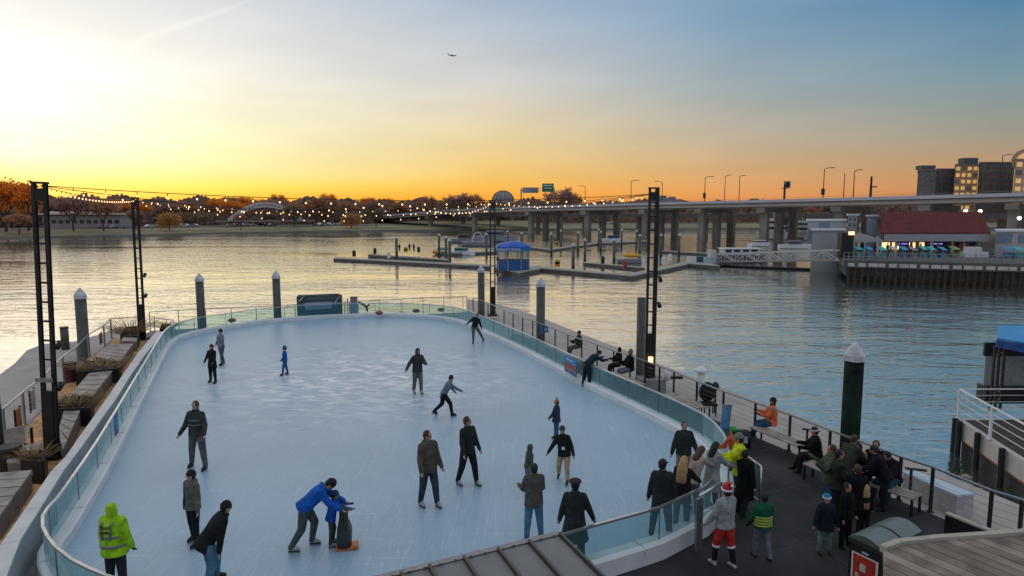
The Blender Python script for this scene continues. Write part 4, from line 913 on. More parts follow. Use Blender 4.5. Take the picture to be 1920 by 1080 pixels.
pp(1530,888,'person seated at the left end of the onlookers with white capped head', h=1.65, seat=.45, yaw=70, L=(84,5,80), Rr=(80,5,60), jk=('jet',(.008,.008,.01)), tr=('black',K), hair='black', hat='brim', hatc=(.03,.03,.03), z=FZ, aL=(40,6,50), aR=(40,6,50), lean=8, thick=1.5, group=GS)
pp(1637,925,'man in black jacket sitting on the bench left of the person in jeans', h=1.75, seat=.5, yaw=150, L=(84,8,84), Rr=(84,8,80), jk=('jet',(.008,.008,.01)), tr=('black',K), hair='brown', z=FZ, aL=(30,6,60), aR=(30,6,60), lean=4, thick=1.7, group=GS)
pp(1672,938,'person in black coat and teal jeans sitting hunched at the right end of the bench', h=1.75, seat=.5, yaw=120, L=(88,6,78), Rr=(84,8,70), jk=('black_purple',(.015,.008,.015)), tr=('teal_jeans',(.02,.07,.10)), hair='black', z=FZ, aL=(50,6,40), aR=(50,6,40), lean=24, hp=20, thick=1.8, group=GS)
pp(1446,824,'person in bright orange jacket and jeans sitting on the bench by the railing', h=1.65, seat=.5, yaw=78, L=(76,5,40), Rr=(80,6,55), jk=('orange_b',(.95,.17,.06)), tr=('teal_jeans2',(.03,.09,.14)), hat='beanie', hatc=(.035,.02,.02), hair='black', z=FZ, aL=(34,6,70), aR=(34,6,70), hem=.06, thick=1.6, glove=('black',K), extra=(scarf(K,'k'),))
pp(1567,975,'person in dark olive jacket with short dark hair right behind the man in blue jeans', top=842, yaw=-100, jk=('olive_dk',(.03,.035,.028)), tr=('black',K), hair='black', z=FZ, hem=.08, aL=(20,8,40), aR=(20,8,40), thick=1.7, group=GS)
pp(1601,1000,'person in black coat standing between the teenager and the blond child', top=870, yaw=-20, jk=('jet',(.008,.008,.01)), tr=('jet',(.008,.008,.01)), hair='brown', z=FZ, hem=.15, flare=1.1, aL=(6,8,10), aR=(6,8,10), thick=1.7, group=GS)
pp(1655,955,'person in dark purple jacket bending between the two bench sitters', h=1.6, yaw=60, lean=25, jk=('black_purple',(.015,.008,.015)), tr=('black',K), hair='black', z=FZ, hem=.08, aL=(40,6,30), aR=(40,6,30), thick=1.6, group=GS)
pp(1604,925,'person in dark grey hoodie sitting on the bench behind the standing onlookers', h=1.65, seat=.45, yaw=140, L=(84,6,80), Rr=(84,6,80), jk=('charc',(.03,.032,.036)), tr=('black',K), hood='up', z=FZ, aL=(30,6,60), aR=(30,6,60), thick=1.7, group=GS)
GB = 'people sitting on the bench beyond the glass'
pp(1085,668,'person in dark olive coat sitting beyond the glass behind the leaning skater', h=1.65, seat=.45, yaw=95, L=(80,5,70), Rr=(80,5,70), jk=('olive_dk',(.03,.035,.028)), tr=('grey_tr',(.11,.12,.12)), hair='black', z=FZ, aL=(30,6,60), aR=(30,6,60), thick=1.8, group=GB)
pp(1160,704,'person in black with hood sitting left of the pair near the railing tower', h=1.55, seat=.45, yaw=100, L=(80,5,70), Rr=(80,5,70), jk=('jet',(.008,.008,.01)), tr=('black',K), hood='up', z=FZ, aL=(30,6,60), aR=(30,6,60), thick=1.6, group=GB)
pp(1181,714,'bigger person in black jacket and pale trousers right of the pair near the railing tower', h=1.8, seat=.45, yaw=100, L=(80,5,70), Rr=(80,5,70), jk=('jet',(.008,.008,.01)), tr=('palegrey_tr',(.16,.18,.22)), hair='grey', z=FZ, aL=(30,6,60), aR=(30,6,60), thick=1.7, group=GB)
# tiny figures on the marina dock
for x, y, c, lb in ((749,473,'dk1','left of the yellow buoy'), (768,472,'dk2','just right of the yellow buoy'), (776,473,'dk3','in a green jacket, rightmost of three')):
    pp(x, y, 'tiny distant dark figure standing on the marina dock, '+lb, h=1.75, z=-.8, yaw=160, jk=(c, (.03,.04,.03) if c != 'dk3' else (.03,.07,.05)), tr=('black',K), low=True, group='figures on the marina dock', hem=.06, thick=1.5)
dg = bpy.context.evaluated_depsgraph_get()
for o, vs, it in REM:
    m_ = o.modifiers.new('fuse', 'REMESH'); m_.mode = 'VOXEL'; far = (Vector(o.parent.location)-Vector(cam.location)).length
    m_.voxel_size = max(vs, far*.0008, .011); m_.use_smooth_shade = True
    s_ = o.modifiers.new('soften', 'SMOOTH'); s_.factor = .5; s_.iterations = it
dg.update()
for o, vs, it in REM:
    nm_ = o.data.name; me = bpy.data.meshes.new_from_object(o.evaluated_get(dg)); mats_ = list(o.data.materials); old = o.data; o.modifiers.clear(); o.data = me; bpy.data.meshes.remove(old); me.name = nm_
    if not me.materials:
        for q in mats_: me.materials.append(q)
    me.polygons.foreach_set('use_smooth', [True]*len(me.polygons))

# the skating aid shaped like an upright sea bird
p0 = G(646,1027,0)
t = thing('skating_aid', p0, 'dark upright bird shaped skating aid on an orange sled base', 'skating aid', local=True, rz=R(-80)); t.scale = (.88,.88,.88)
mb = MB(); mb.loft([(V((0,0,.06)),V((.19,0,0)),V((0,.17,0))),(V((0,0,.25)),V((.2,0,0)),V((0,.18,0))),(V((0,0,.5)),V((.18,0,0)),V((0,.155,0))),(V((0,0,.7)),V((.13,0,0)),V((0,.115,0))),(V((0,.0,.8)),V((.1,0,0)),V((0,.1,0))),(V((0,.01,.9)),V((.115,0,0)),V((0,.115,0))),(V((0,.01,1.0)),V((.08,0,0)),V((0,.085,0))),(V((0,.01,1.04)),V((.02,0,0)),V((0,.02,0)))],14); mb.build('body', mat('aid_dark', (.035,.04,.035), .4, var=.3), t, smooth=True)
mb = MB(); mb.ball((0,.06,.42), .135,.13,.3,12,8); mb.build('belly', mat('aid_grey', (.10,.11,.11), .45), t, smooth=True)
mb = MB(); mb.cyl((0,.11,.92),(0,.2,.9),.03,.008,8); mb.build('beak', mat('aid_orange', (.5,.14,.04), .5), t)
for sx in (-1,1):
    mb = MB(); mb.cap((sx*.14,0,.7),(sx*.26,.04,.78),.03,.022,8); mb.build('handle', M_black, t, smooth=True)
mb = MB(); mb.box((0,.06,.03),(.34,.5,.045)); mb.box((0,.27,.06),(.3,.1,.05)); mb.build('sled_base', mat('aid_orange', (.5,.14,.04), .5), t)
# ------------------------------------------------------------------ far bank, road, trees
M_grass = mat('bank_grass', (.24,.21,.13), .95, var=.3, scale=.06, bump=.3, bscale=.5)
M_seawall = mat('sea_wall', (.20,.18,.16), .9, var=.25, scale=.1)
M_road = mat('road_asphalt', (.10,.10,.105), .9, var=.15, scale=.2)
bank_px = [(-700,456),(-300,452),(0,448.5),(200,444.5),(430,439),(700,434.5),(960,432),(1200,431),(1440,430),(1700,429),(2200,428)]
bw = [G(x,y,WZ) for x,y in bank_px]
mb = MB(); mw = MB(); mr_ = MB(); rows = []
for p in bw:
    d = Vector((p.x,p.y)).normalized(); q = [(0,WZ-1),(0,-.5),(6,.15),(30,.9),(42,1.0),(50,1.15),(75,1.4),(170,5),(260,9),(900,12)]
    rows.append([Vector((p.x+d.x*a, p.y+d.y*a, z)) for a, z in q])
for a, b in zip(rows, rows[1:]):
    mw.face([a[0],b[0],b[1],a[1]])
    for k in range(1, len(a)-1): mb.face([a[k],b[k],b[k+1],a[k+1]])
    e = Vector((0,0,.03)); mr_.face([a[3]+e,b[3]+e,b[4]+e,a[4]+e])
struct('far_bank', mb, M_grass, smooth=True); struct('sea_wall', mw, M_seawall); struct('bank_road', mr_, M_road)
mp_ = MB()
for a, b in zip(rows, rows[1:]):
    d = Vector((a[2].x,a[2].y,0)).normalized()*2; e = Vector((0,0,.04)); mp_.face([a[2]+e,b[2]+e,b[2]+e+d,a[2]+e+d])
struct('bank_path', mp_, mat('path_pale', (.30,.27,.23), .9))
def bank_pt(px, back):                                # point on the bank seen at column px, `back` metres behind the water edge
    for (a, p), (b, q) in zip(zip(bank_px, bw), list(zip(bank_px, bw))[1:]):
        if a[0] <= px <= b[0]: break
    s = (px-a[0])/(b[0]-a[0]); p = p.lerp(q, s); d = Vector((p.x,p.y,0)).normalized()
    zs = [(0,-.5),(6,.15),(30,.9),(42,1.0),(50,1.15),(75,1.4),(170,5),(260,9),(900,12)]
    for (a0,z0),(a1,z1) in zip(zs, zs[1:]):
        if a0 <= back <= a1: z = z0+(z1-z0)*(back-a0)/(a1-a0); break
    return Vector((p.x+d.x*back, p.y+d.y*back, z))
def leafm(name, c, trans=.25, var=.35):
    m = mat(name, c, .8, var=var, scale=.25, spec=.1)
    t = m.node_tree; n = t.nodes; l = t.links; b = n['Principled BSDF']; tr = n.new('ShaderNodeBsdfTranslucent'); tr.inputs[0].default_value = (min(1,c[0]*2.6), c[1]*1.5, c[2]*.8, 1)
    ms = n.new('ShaderNodeMixShader'); ms.inputs[0].default_value = trans; l.new(b.outputs[0], ms.inputs[1]); l.new(tr.outputs[0], ms.inputs[2]); l.new(ms.outputs[0], n['Material Output'].inputs[0]); return m
M_bark = mat('bark', (.075,.055,.045), .95, var=.3, scale=1)
M_lv_or = leafm('sunset_rust_leaves', (.65,.25,.06), .55); M_lv_br = leafm('brown_twigs', (.36,.22,.15), .25); M_lv_pu = leafm('dusky_twigs', (.30,.21,.19), .2); M_lv_gr = leafm('dark_leaves', (.19,.17,.11), .2); M_lv_ye = leafm('willow_leaves', (.42,.30,.13), .35)  # the rust orange also has sunset glow on the crowns painted into it
def tree_mesh(rd, H, Rw, n, leafsize, m, bare=False, willow=False):
    t = thing('deciduous_tree', (0,0,0), 'tree', 'tree', local=True)
    mb = MB(); tips_ = []
    th = H*.28
    mb.cyl((0,0,-1), (0,0,th), H*.028, H*.02, 8)
    def grow(p, d, ln, r, dep):
        q = p+d*ln; mb.cyl(p, q, r, r*.6, 5)
        if dep == 0: tips_.append(q); return
        for k in range(3 if dep > 1 else 4):
            nd_ = (d+Vector((rd.uniform(-.75,.75), rd.uniform(-.75,.75), rd.uniform(-.15,.5)))).normalized(); grow(q, nd_, ln*rd.uniform(.62,.82), r*.6, dep-1)
        tips_.append(q)
    for k in range(5):
        a = k*1.26+rd.random(); grow(Vector((0,0,th*rd.uniform(.8,1.1))), Vector((math.cos(a)*.75, math.sin(a)*.75, 1)).normalized(), H*.2, H*.014, 3)
    # fit the crown into its width and height
    mx_ = max(max(abs(p.x),abs(p.y)) for p in tips_) or 1; mz = max(p.z for p in tips_)
    s = min(1.25, Rw/mx_); sz = H/mz
    mb.v = [Vector((v.x*(s if v.z > th else 1), v.y*(s if v.z > th else 1), v.z*(sz if v.z > th else 1)+(th*(1-sz) if v.z > th else 0))) for v in mb.v]
    tips_ = [Vector((p.x*s,p.y*s,p.z*sz+th*(1-sz))) for p in tips_]
    mb.build('trunk', M_bark, t)
    lf = MB()
    for i in range(n):
        c = rd.choice(tips_)+Vector((rd.gauss(0,1), rd.gauss(0,1), rd.gauss(0,.8)))*Rw*(.13 if not bare else .10)
        if willow: c.z -= rd.random()*H*.45; c.z = max(c.z, H*.14)
        if c.z < th*.7 and not willow: c.z = th*.7+rd.random()*2
        a = Vector((rd.uniform(-1,1), rd.uniform(-1,1), rd.uniform(-.6,1))).normalized()*leafsize*rd.uniform(.6,1.4); b = a.cross(Vector((rd.uniform(-1,1), rd.uniform(-1,1), rd.uniform(-1,1)))).normalized()*leafsize*(.12 if bare else .45)
        lf.face([c-a-b, c+a-b*.4, c+a*.8+b, c-a*.7+b])
    lf.build('crown', m, t)
    return t
rd = random.Random(3)
PR = {
 'bare': [tree_mesh(rd, 16, 7.5, 900, 1.0, M_lv_br, True), tree_mesh(rd, 15, 8, 800, 1.1, M_lv_pu, True)],
 'full': [tree_mesh(rd, 15, 7, 2200, .6, M_lv_br), tree_mesh(rd, 14, 7.5, 2200, .6, M_lv_pu)],
 'dark': [tree_mesh(rd, 14, 7, 2400, .65, M_lv_gr)],
 'rust': [tree_mesh(rd, 16, 9, 2600, .6, M_lv_or)],
 'willow': [tree_mesh(rd, 9, 6, 3200, .35, M_lv_ye, willow=True)],
 'orb': [tree_mesh(rd, 15, 7, 900, 1.0, M_lv_or, True)],
}
used = {}
def put_tree(kind, px, top, back, label, grp, wd=1.0):
    lst = PR[kind]; i = used.get(kind, 0); used[kind] = i+1; pr = lst[i % len(lst)]; first = i < len(lst)
    p = bank_pt(px, back); d = pxdir(px, top); tt = p.y/d.y; H_ = CAMZ+d.z*tt-p.z
    base = {'bare':16,'full':15,'dark':14,'rust':16,'willow':9,'orb':15}[kind]
    s = H_/base
    place(pr, first, p, rd.uniform(0,6.28), label, (s*wd, s*wd, s), grp)
T1 = 'trees on the far bank'
special = [('rust',12,338,20,'broad rusty orange tree at the far left edge of the bank',1.0),('rust',52,345,26,'broad rusty orange tree left of the near light tower',.9),
 ('willow',311,397,8,'rounded yellow brown willow by the water right of the far left tower',1.0),('full',195,372,14,'brown rounded tree in front of the long low building',.9),('full',135,366,16,'brown rounded tree just right of the near light tower',.9),
 ('orb',520,362,120,'lone thin tree rising above the tree line over the white arch, orange with sunset',.8),('orb',612,361,120,'thin orange lit tree crown above the tree line right of the arch',.9),('orb',690,368,110,'low bare tree crown above the tree line left of centre',1.0),
 ('bare',800,366,80,'bare tree above the left end of the bridge',.9),('bare',852,357,90,'tall bare tree with spreading twigs above the bridge left end',1.0),('bare',885,362,90,'bare tree immediately left of the dome',.8),
 ('bare',1046,346,60,'tall bare tree with fine branches behind the green highway sign',.9),('bare',1068,360,70,'shorter bare tree right of the green highway sign',.8),
 ('willow',655,398,8,'rounded olive brown tree at the water midway along the bank',1.1),('dark',705,391,10,'dark spreading tree left of the bridge start',.9),('bare',450,398,6,'low bare tree in front of the white arch',.8),('dark',545,385,18,'dark tree right of the white arch',.9),('full',35,400,6,'purple brown bush like tree at the water on the far left',1.3),('full',250,392,22,'dusky tree behind the far left tower',.9)]
for k, x, y, b, lb, wd in special: put_tree(k, x, y, b, lb, T1, wd)
x = -60
cl = [('brown bare crowned tree in the unbroken tree belt left of the white arch', 0, 420), ('dusky bare crowned tree in the unbroken tree belt between arch and bridge', 420, 760), ('dark tree beneath and behind the highway bridge', 760, 2050)]
while x < 2050:
    for lb, a, b in cl:
        if a <= x < b or (x < 0 and a == 0):
            top = rd.choice((367,371,375,379,383))+rd.uniform(-2,3) if x < 760 else rd.uniform(380,392)
            put_tree(rd.choice(['full','bare','orb','bare','full'] if x < 760 else ['dark','full','dark']), x, top, (rd.uniform(52,100) if x < 720 else rd.uniform(85,125)), lb, 'tree belt '+('left' if a == 0 else 'middle' if a == 420 else 'bridge'), rd.uniform(.9,1.3))
    x += rd.uniform(20,34) if x < 760 else rd.uniform(30,44)
# the wood behind as one mass
mb = MB(); x = -500
while x < 2300:
    for k in range(26):
        xx = x+rd.uniform(-8,8); p = bank_pt(max(-690,min(2190,xx)), rd.uniform(95,140)); hh = 5.5+5.5*rd.random()**.6*(1+.2*math.sin(xx*.09)+.15*math.sin(xx*.031+2)); c = p+Vector((0,0,hh*rd.random()**.7))
        a = Vector((rd.uniform(-1,1), rd.uniform(-.3,.3), rd.uniform(-.5,1))).normalized()*1.6; b = a.cross(Vector((rd.uniform(-.3,.3),1,rd.uniform(-.3,.3)))).normalized()*1.1
        mb.face([c-a-b, c+a-b*.5, c+a*.8+b, c-a*.6+b])
    for k in range(14):
        xx = x+rd.uniform(-4,4)
        if 700 < xx < 1000 or xx > 1000 and k % 2: continue
        p = bank_pt(max(-690,min(2190,xx)), rd.uniform(54,68)); c = p+Vector((0,0,5.5*rd.random()))
        a = Vector((rd.uniform(-1,1), rd.uniform(-.3,.3), rd.uniform(-.5,1))).normalized()*1.1; b = a.cross(Vector((rd.uniform(-.3,.3),1,rd.uniform(-.3,.3)))).normalized()*.7
        mb.face([c-a-b, c+a-b*.5, c+a*.8+b, c-a*.6+b])
    x += 2.2
o = mb.build('far_wood', leafm('wood_mass', (.24,.18,.15), .15)); tag(o, kind='stuff')

# far bank buildings
def at_bank(px, back): return bank_pt(px, back)
p = at_bank(165, 46); t = thing('long_low_building', p, 'long low pale building with two bright roof bands among the trees on the left bank', 'building')
w_ = 30; M_wallp = mat('pale_wall', (.33,.32,.33), .8, var=.1, scale=.2)
mb = MB(); mb.box(p+V((0,0,2.4)), (w_,8,4.8)); mb.build('wall', M_wallp, t)
mb = MB(); mb.box(p+V((0,-.3,5.4)), (w_+2,10,.55)); mb.box(p+V((-3,1.4,6.0)), (w_-8,6,.6)); mb.build('roof', mat('bright_roof', (.75,.66,.58), .5), t)
for k in range(11):
    mb = MB(); mb.box(p+V((-w_/2+1.6+k*2.7,-4.02,2.4)), (1.7,.12,1.4)); mb.build('window', M_win, t)
# white steel arch bridge
c1 = at_bank(428, 30); c2 = at_bank(556, 30)
t = thing('arch_bridge', c1.lerp(c2,.5), 'white lattice arch structure rising among the trees on the far bank', 'bridge')
ztop = CAMZ+(399-380)/FPX*c1.y; zb = CAMZ-(13)/FPX*c1.y
nA = 16
for off2 in (0, 3.0):
    mb = MB(); up_ = []; lo_ = []
    for i in range(nA+1):
        s = i/nA; q = c1.lerp(c2, s); arc = 4*s*(1-s); up_.append(V((q.x,q.y+off2,zb+(ztop-zb)*arc))); lo_.append(V((q.x,q.y+off2,zb-.5+(ztop-zb-1.2)*arc)))
    for a, b in zip(up_, up_[1:]): mb.bar(a, b, .5, .45)
    for a, b in zip(lo_, lo_[1:]): mb.bar(a, b, .35, .3)
    for i in range(nA): mb.bar(lo_[i], up_[i+1], .18,.18); mb.bar(up_[i], lo_[i], .18,.18)
    mb.build('arch_truss', mat('white_steel', (.55,.57,.62), .5), t)
mb = MB(); mb.bar(V((c1.x-6,c1.y+1.5,zb-.6)), V((c2.x+6,c2.y+1.5,zb-.6)), 3.4, .5); mb.build('deck', mat('grey_deck', (.25,.25,.27), .7), t)
# domed memorial behind the trees
p = at_bank(942, 130); d_ = p.y; t = thing('domed_monument', p, 'pale round dome above the trees at the centre of the skyline', 'monument')
r_ = 22/FPX*d_*1.0; zc = CAMZ+(399-377)/FPX*d_
mb = MB(); mb.ball(V((p.x,p.y,zc)), r_*.92, r_*.92, (399-359)/FPX*d_-(zc-CAMZ), 24, 8, lo=0); mb.build('dome', mat('dome_grey', (.30,.27,.27), .6), t, smooth=True)
mb = MB()
for k in range(14):
    a = k/14*6.283; pts_ = [V((p.x+math.cos(a)*r_*.95*math.cos(b*.196), p.y+math.sin(a)*r_*.95*math.cos(b*.196), zc+math.sin(b*.196)*((399-358)/FPX*d_-(zc-CAMZ)))) for b in range(9)]; mb.tube(pts_, .18, 4)
mb.build('rib', mat('dome_rib', (.2,.17,.16), .6), t)
mb = MB(); mb.cyl((p.x,p.y,p.z), (p.x,p.y,zc+.05), r_, n=24); mb.build('drum', mat('dome_grey', (.3,.27,.27)), t, smooth=True)
# parked cars
def car_proto(c, nm):
    t = thing('parked_car', (0,0,0), 'car', 'car', local=True)
    m_ = mat('car_'+nm, c, .25, .3, var=.03); mb = MB()
    prof = [(-2.2,.35),(-2.25,.75),(-1.5,.9),(-.9,1.35),(.7,1.4),(1.4,.95),(2.2,.85),(2.25,.35)]
    vs = [V((x,-.85,z)) for x,z in prof]+[V((x,.85,z)) for x,z in prof]; n = len(prof)
    mb.mesh(vs, [tuple(range(n)), tuple(range(2*n-1,n-1,-1))]+[(i,n+i,n+(i+1)%n,(i+1)%n) for i in range(n)]); mb.build('body', m_, t)
    mb = MB(); mb.box((-.1,0,1.12), (1.9,1.74,.3)); mb.build('window', M_win, t)
    for x in (-1.4,1.4):
        for y in (-.8,.8): mb = MB(); mb.cyl((x,y-.1,.33),(x,y+.1,.33),.33,n=12); mb.build('wheel', M_black, t)
    return t
cp = {'white':car_proto((.7,.7,.72),'white'), 'silver':car_proto((.4,.41,.43),'silver'), 'dark':car_proto((.03,.03,.04),'dark')}
ucar = set()
cars = [(208,'white'),(196,'silver'),(222,'silver'),(275,'white'),(283,'silver'),(296,'dark'),(331,'silver'),(341,'white'),(354,'dark'),(359,'silver'),(432,'white'),(441,'white'),(450,'silver'),(458,'white'),(467,'silver'),(586,'dark'),(594,'white'),(604,'silver'),(614,'white'),(631,'white'),(640,'dark'),(1140,'white'),(1150,'silver'),(488,'dark'),(504,'silver')]
for x, c in cars:
    reg = 'behind the willow at the left' if x < 400 else 'under the white arch' if x < 520 else 'right of the arch' if x < 700 else 'seen under the bridge'
    k = c not in ucar; ucar.add(c)
    place(cp[c], k, at_bank(x, 33+rd.uniform(0,7)), rd.uniform(-.25,.25)+(0 if rd.random() < .7 else 1.2), '%s car parked on the far bank %s' % (c, reg), 1.0, '%s cars %s' % (c, reg))

# ------------------------------------------------------------------ highway bridge
M_girder = mat('girder_concrete', (.46,.42,.38), .8, var=.12, scale=.15); M_para = mat('parapet', (.50,.49,.55), .7, var=.08, scale=.2); M_shadow = mat('girder_shade', (.12,.115,.12), .8, var=.1, scale=.3)  # dark tone of slab and lower deck is shade put into the colour
M_pier = mat('pier_concrete', (.24,.215,.185), .9, var=.25, scale=.25, bump=.2)
bz = [(-62-30,345+38,4.2),(-62,345,6.1),(-30,304.5,8.2),(0,266.6,9.3),(28,231,9.75),(44,211,10.1),(65,184,10.35),(89,154,10.7),(104,135,11.0),(135,95,11.5),(160,64,11.8)]
bz = [V(p) for p in bz]
t = thing('highway_bridge', bz[1], 'long concrete highway bridge crossing the channel on pairs of thick piers', 'bridge')
dirb = (bz[8]-bz[3]).normalized(); pb_ = V((-dirb.y, dirb.x, 0)); 
if pb_.y < 0: pb_ = -pb_
Wd = 20
def ribbon(mb, z0, z1, o0, o1):
    for a, b in zip(bz, bz[1:]):
        vs = [a+pb_*o0+V((0,0,z0)), b+pb_*o0+V((0,0,z0)), b+pb_*o1+V((0,0,z0)), a+pb_*o1+V((0,0,z0))]+[a+pb_*o0+V((0,0,z1)), b+pb_*o0+V((0,0,z1)), b+pb_*o1+V((0,0,z1)), a+pb_*o1+V((0,0,z1))]
        mb.mesh(vs, [(0,1,2,3),(7,6,5,4),(0,4,5,1),(1,5,6,2),(2,6,7,3),(3,7,4,0)])
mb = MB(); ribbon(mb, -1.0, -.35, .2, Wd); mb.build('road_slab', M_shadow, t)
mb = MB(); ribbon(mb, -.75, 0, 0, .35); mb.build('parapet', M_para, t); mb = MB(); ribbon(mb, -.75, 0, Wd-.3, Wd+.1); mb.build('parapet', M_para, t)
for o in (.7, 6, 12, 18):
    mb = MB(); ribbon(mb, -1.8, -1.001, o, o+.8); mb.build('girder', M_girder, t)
mb = MB(); 
for a, b in zip(bz, bz[1:]): mb.bar(a+V((0,0,.35))+pb_*.1, b+V((0,0,.35))+pb_*.1, .06, .06)
mb.build('guard_rail', M_steel, t)
def on_bridge(px, off=0.0):
    k = (px-960)/FPX
    for a, b in zip(bz, bz[1:]):
        fa = (a.x+pb_.x*off)-k*(a.y+pb_.y*off)*1.0; fb = (b.x+pb_.x*off)-k*(b.y+pb_.y*off)
        if fa*fb <= 0: s = fa/(fa-fb); return a.lerp(b, s)+pb_*off
    return bz[-1]
for px in (798,880,985,1090,1198,1303,1420,1560,1725,1888):
    for off in (3, 10.5, 18):
        q = on_bridge(px, 0)+pb_*off
        if off == 3 or px > 900:
            mb = MB(); mb.box((q.x,q.y,(q.z-2.1+WZ-1)/2), (1.5,2.1,q.z-2.1-WZ+1), rz=math.atan2(pb_.y,pb_.x)); mb.build('pier', M_pier, t)
    q = on_bridge(px, 0); mb = MB(); mb.bar(q+pb_*.6+V((0,0,-2.75)), q+pb_*(Wd-.6)+V((0,0,-2.75)), 2.4, 1.28); mb.build('pier_cap', M_pier, t)
# a second, lower bridge deck behind, seen through the piers
mb = MB(); a = bz[1]+pb_*34; b = bz[8]+pb_*40
t = thing('lower_bridge', a.lerp(b,.5), 'lower dark bridge glimpsed between the piers of the highway bridge', 'bridge')
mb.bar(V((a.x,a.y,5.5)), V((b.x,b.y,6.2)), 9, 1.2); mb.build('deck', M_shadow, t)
for k in range(9):
    q = a.lerp(b, (k+.5)/9); mb = MB(); mb.box((q.x,q.y,1.6), (2,2.5,7.2)); mb.build('pier', M_pier, t)
# bridge lamps
def lamp(px, top, off, label, arm=1, thick=1.0, box=False):
    q = on_bridge(px, off); d = pxdir(px, top); zt = CAMZ+d.z*q.y/d.y
    t = thing('street_lamp', q, label, 'street lamp', 'lamps on the highway bridge')
    r = .13*thick
    mb = MB(); mb.cyl(q+V((0,0,-.4)), V((q.x,q.y,zt)), r, r*.7, 8); mb.build('pole', M_dkmetal, t)
    if arm:
        mb = MB(); mb.tube([V((q.x,q.y,zt-.05)), V((q.x+arm*.9,q.y,zt+.3)), V((q.x+arm*1.8,q.y,zt+.35))], .08, 6); mb.build('arm', M_dkmetal, t)
        mb = MB(); mb.box((q.x+arm*2.1,q.y,zt+.33), (.9,.4,.15)); mb.build('lamp_head', M_dkmetal, t)
    if box: mb = MB(); mb.box((q.x-.1,q.y,q.z+1.6), (.7,.5,1.6)); mb.build('control_box', M_dkmetal, t)
lamp(1096,350,18,'leftmost curved lamp on the bridge with its head to the left',-1); lamp(1181,340,.5,'bridge lamp left of the railing light tower with head to the right',1); lamp(1239,342,18,'bridge lamp just right of the railing light tower with head to the left',-1)
lamp(1318,333,.5,'bridge lamp with dark box at its foot and head to the right, near centre right',1,1,True); lamp(1355,331,18,'left one of two thin lamp poles close together right of centre',.6); lamp(1382,331,18,'right one of two thin lamp poles close together right of centre',.6)
lamp(1538,317,.5,'tall bridge lamp with box at its foot right of the square sign',1,1,True); lamp(1576,325,18,'plain headless pole on the bridge',0); lamp(1594,321,.5,'bridge lamp right of the plain headless pole',.7); lamp(1866,292,60,'thin lamp above the dark apartment block roof',1)
q = on_bridge(1626,.5); t = thing('signal_mast', q, 'thick mast with short side arm on the bridge left of the apartment blocks', 'mast'); z_ = CAMZ+(399-332)/FPX*q.y
mb = MB(); mb.cyl(q, V((q.x,q.y,z_)), .32, .22, 8); mb.build('pole', M_dkmetal, t); mb = MB(); mb.bar(V((q.x,q.y,z_-2.5)), V((q.x+1.4,q.y,z_-2.4)), .3,.3); mb.build('arm', M_dkmetal, t)
q = on_bridge(1466,.5); t = thing('square_sign', q, 'square sign seen from behind on a post above the bridge', 'sign'); z_ = CAMZ+(399-354)/FPX*q.y
mb = MB(); mb.cyl(q, V((q.x,q.y,z_+1)), .28, .28, 8); mb.build('post', M_dkmetal, t)
mb = MB(); mb.box((q.x+.6,q.y,z_+1.0), (1.7,.2,1.8)); mb.build('panel', mat('sign_back', (.25,.25,.27), .6), t); mb = MB(); mb.box((q.x+.7,q.y-.12,z_+1.0), (1.0,.05,1.2)); mb.build('frame', M_black, t); mb = MB(); mb.bar(V((q.x-1,q.y,z_)), V((q.x+1,q.y,z_)), .15,.15); mb.build('crossbar', M_dkmetal, t)
# highway gantry
qa = on_bridge(977, 19); qb = on_bridge(1032, 19); z_ = CAMZ+(399-357)/FPX*qa.y; t = thing('sign_gantry', qa, 'highway sign gantry with one grey and one green panel at the centre of the bridge', 'sign gantry')
qb = V((qa.x+14,qa.y-2,qa.z))
for q in (qa, qb): mb = MB(); mb.cyl(q+V((0,0,-1)), V((q.x,q.y,z_+.6)), .3, n=8); mb.build('post', M_steel, t)
mb = MB()
for z2 in (z_-.4, z_+.5): mb.bar(V((qa.x-.5,qa.y,z2)), V((qb.x+.5,qb.y,z2)), .2,.2)
mb.build('beam', M_steel, t)
mb = MB(); mb.box((qa.x+4,qa.y-.4,z_-.1), (7,.2,2.4)); mb.build('grey_panel', mat('grey_sign', (.35,.36,.37), .6), t); mb = MB(); mb.box((qb.x-2.5,qb.y-.4,z_+.9), (5,.2,3.6)); mb.build('green_panel', mat('green_sign', (.03,.20,.11), .5), t)
mb = MB(); mb.box((qb.x-2.5,qb.y-.52,z_+1.9), (4,.05,.5)); mb.box((qb.x-2.5,qb.y-.52,z_+.7), (3.2,.05,.4)); mb.build('legend_bar', M_white, t)

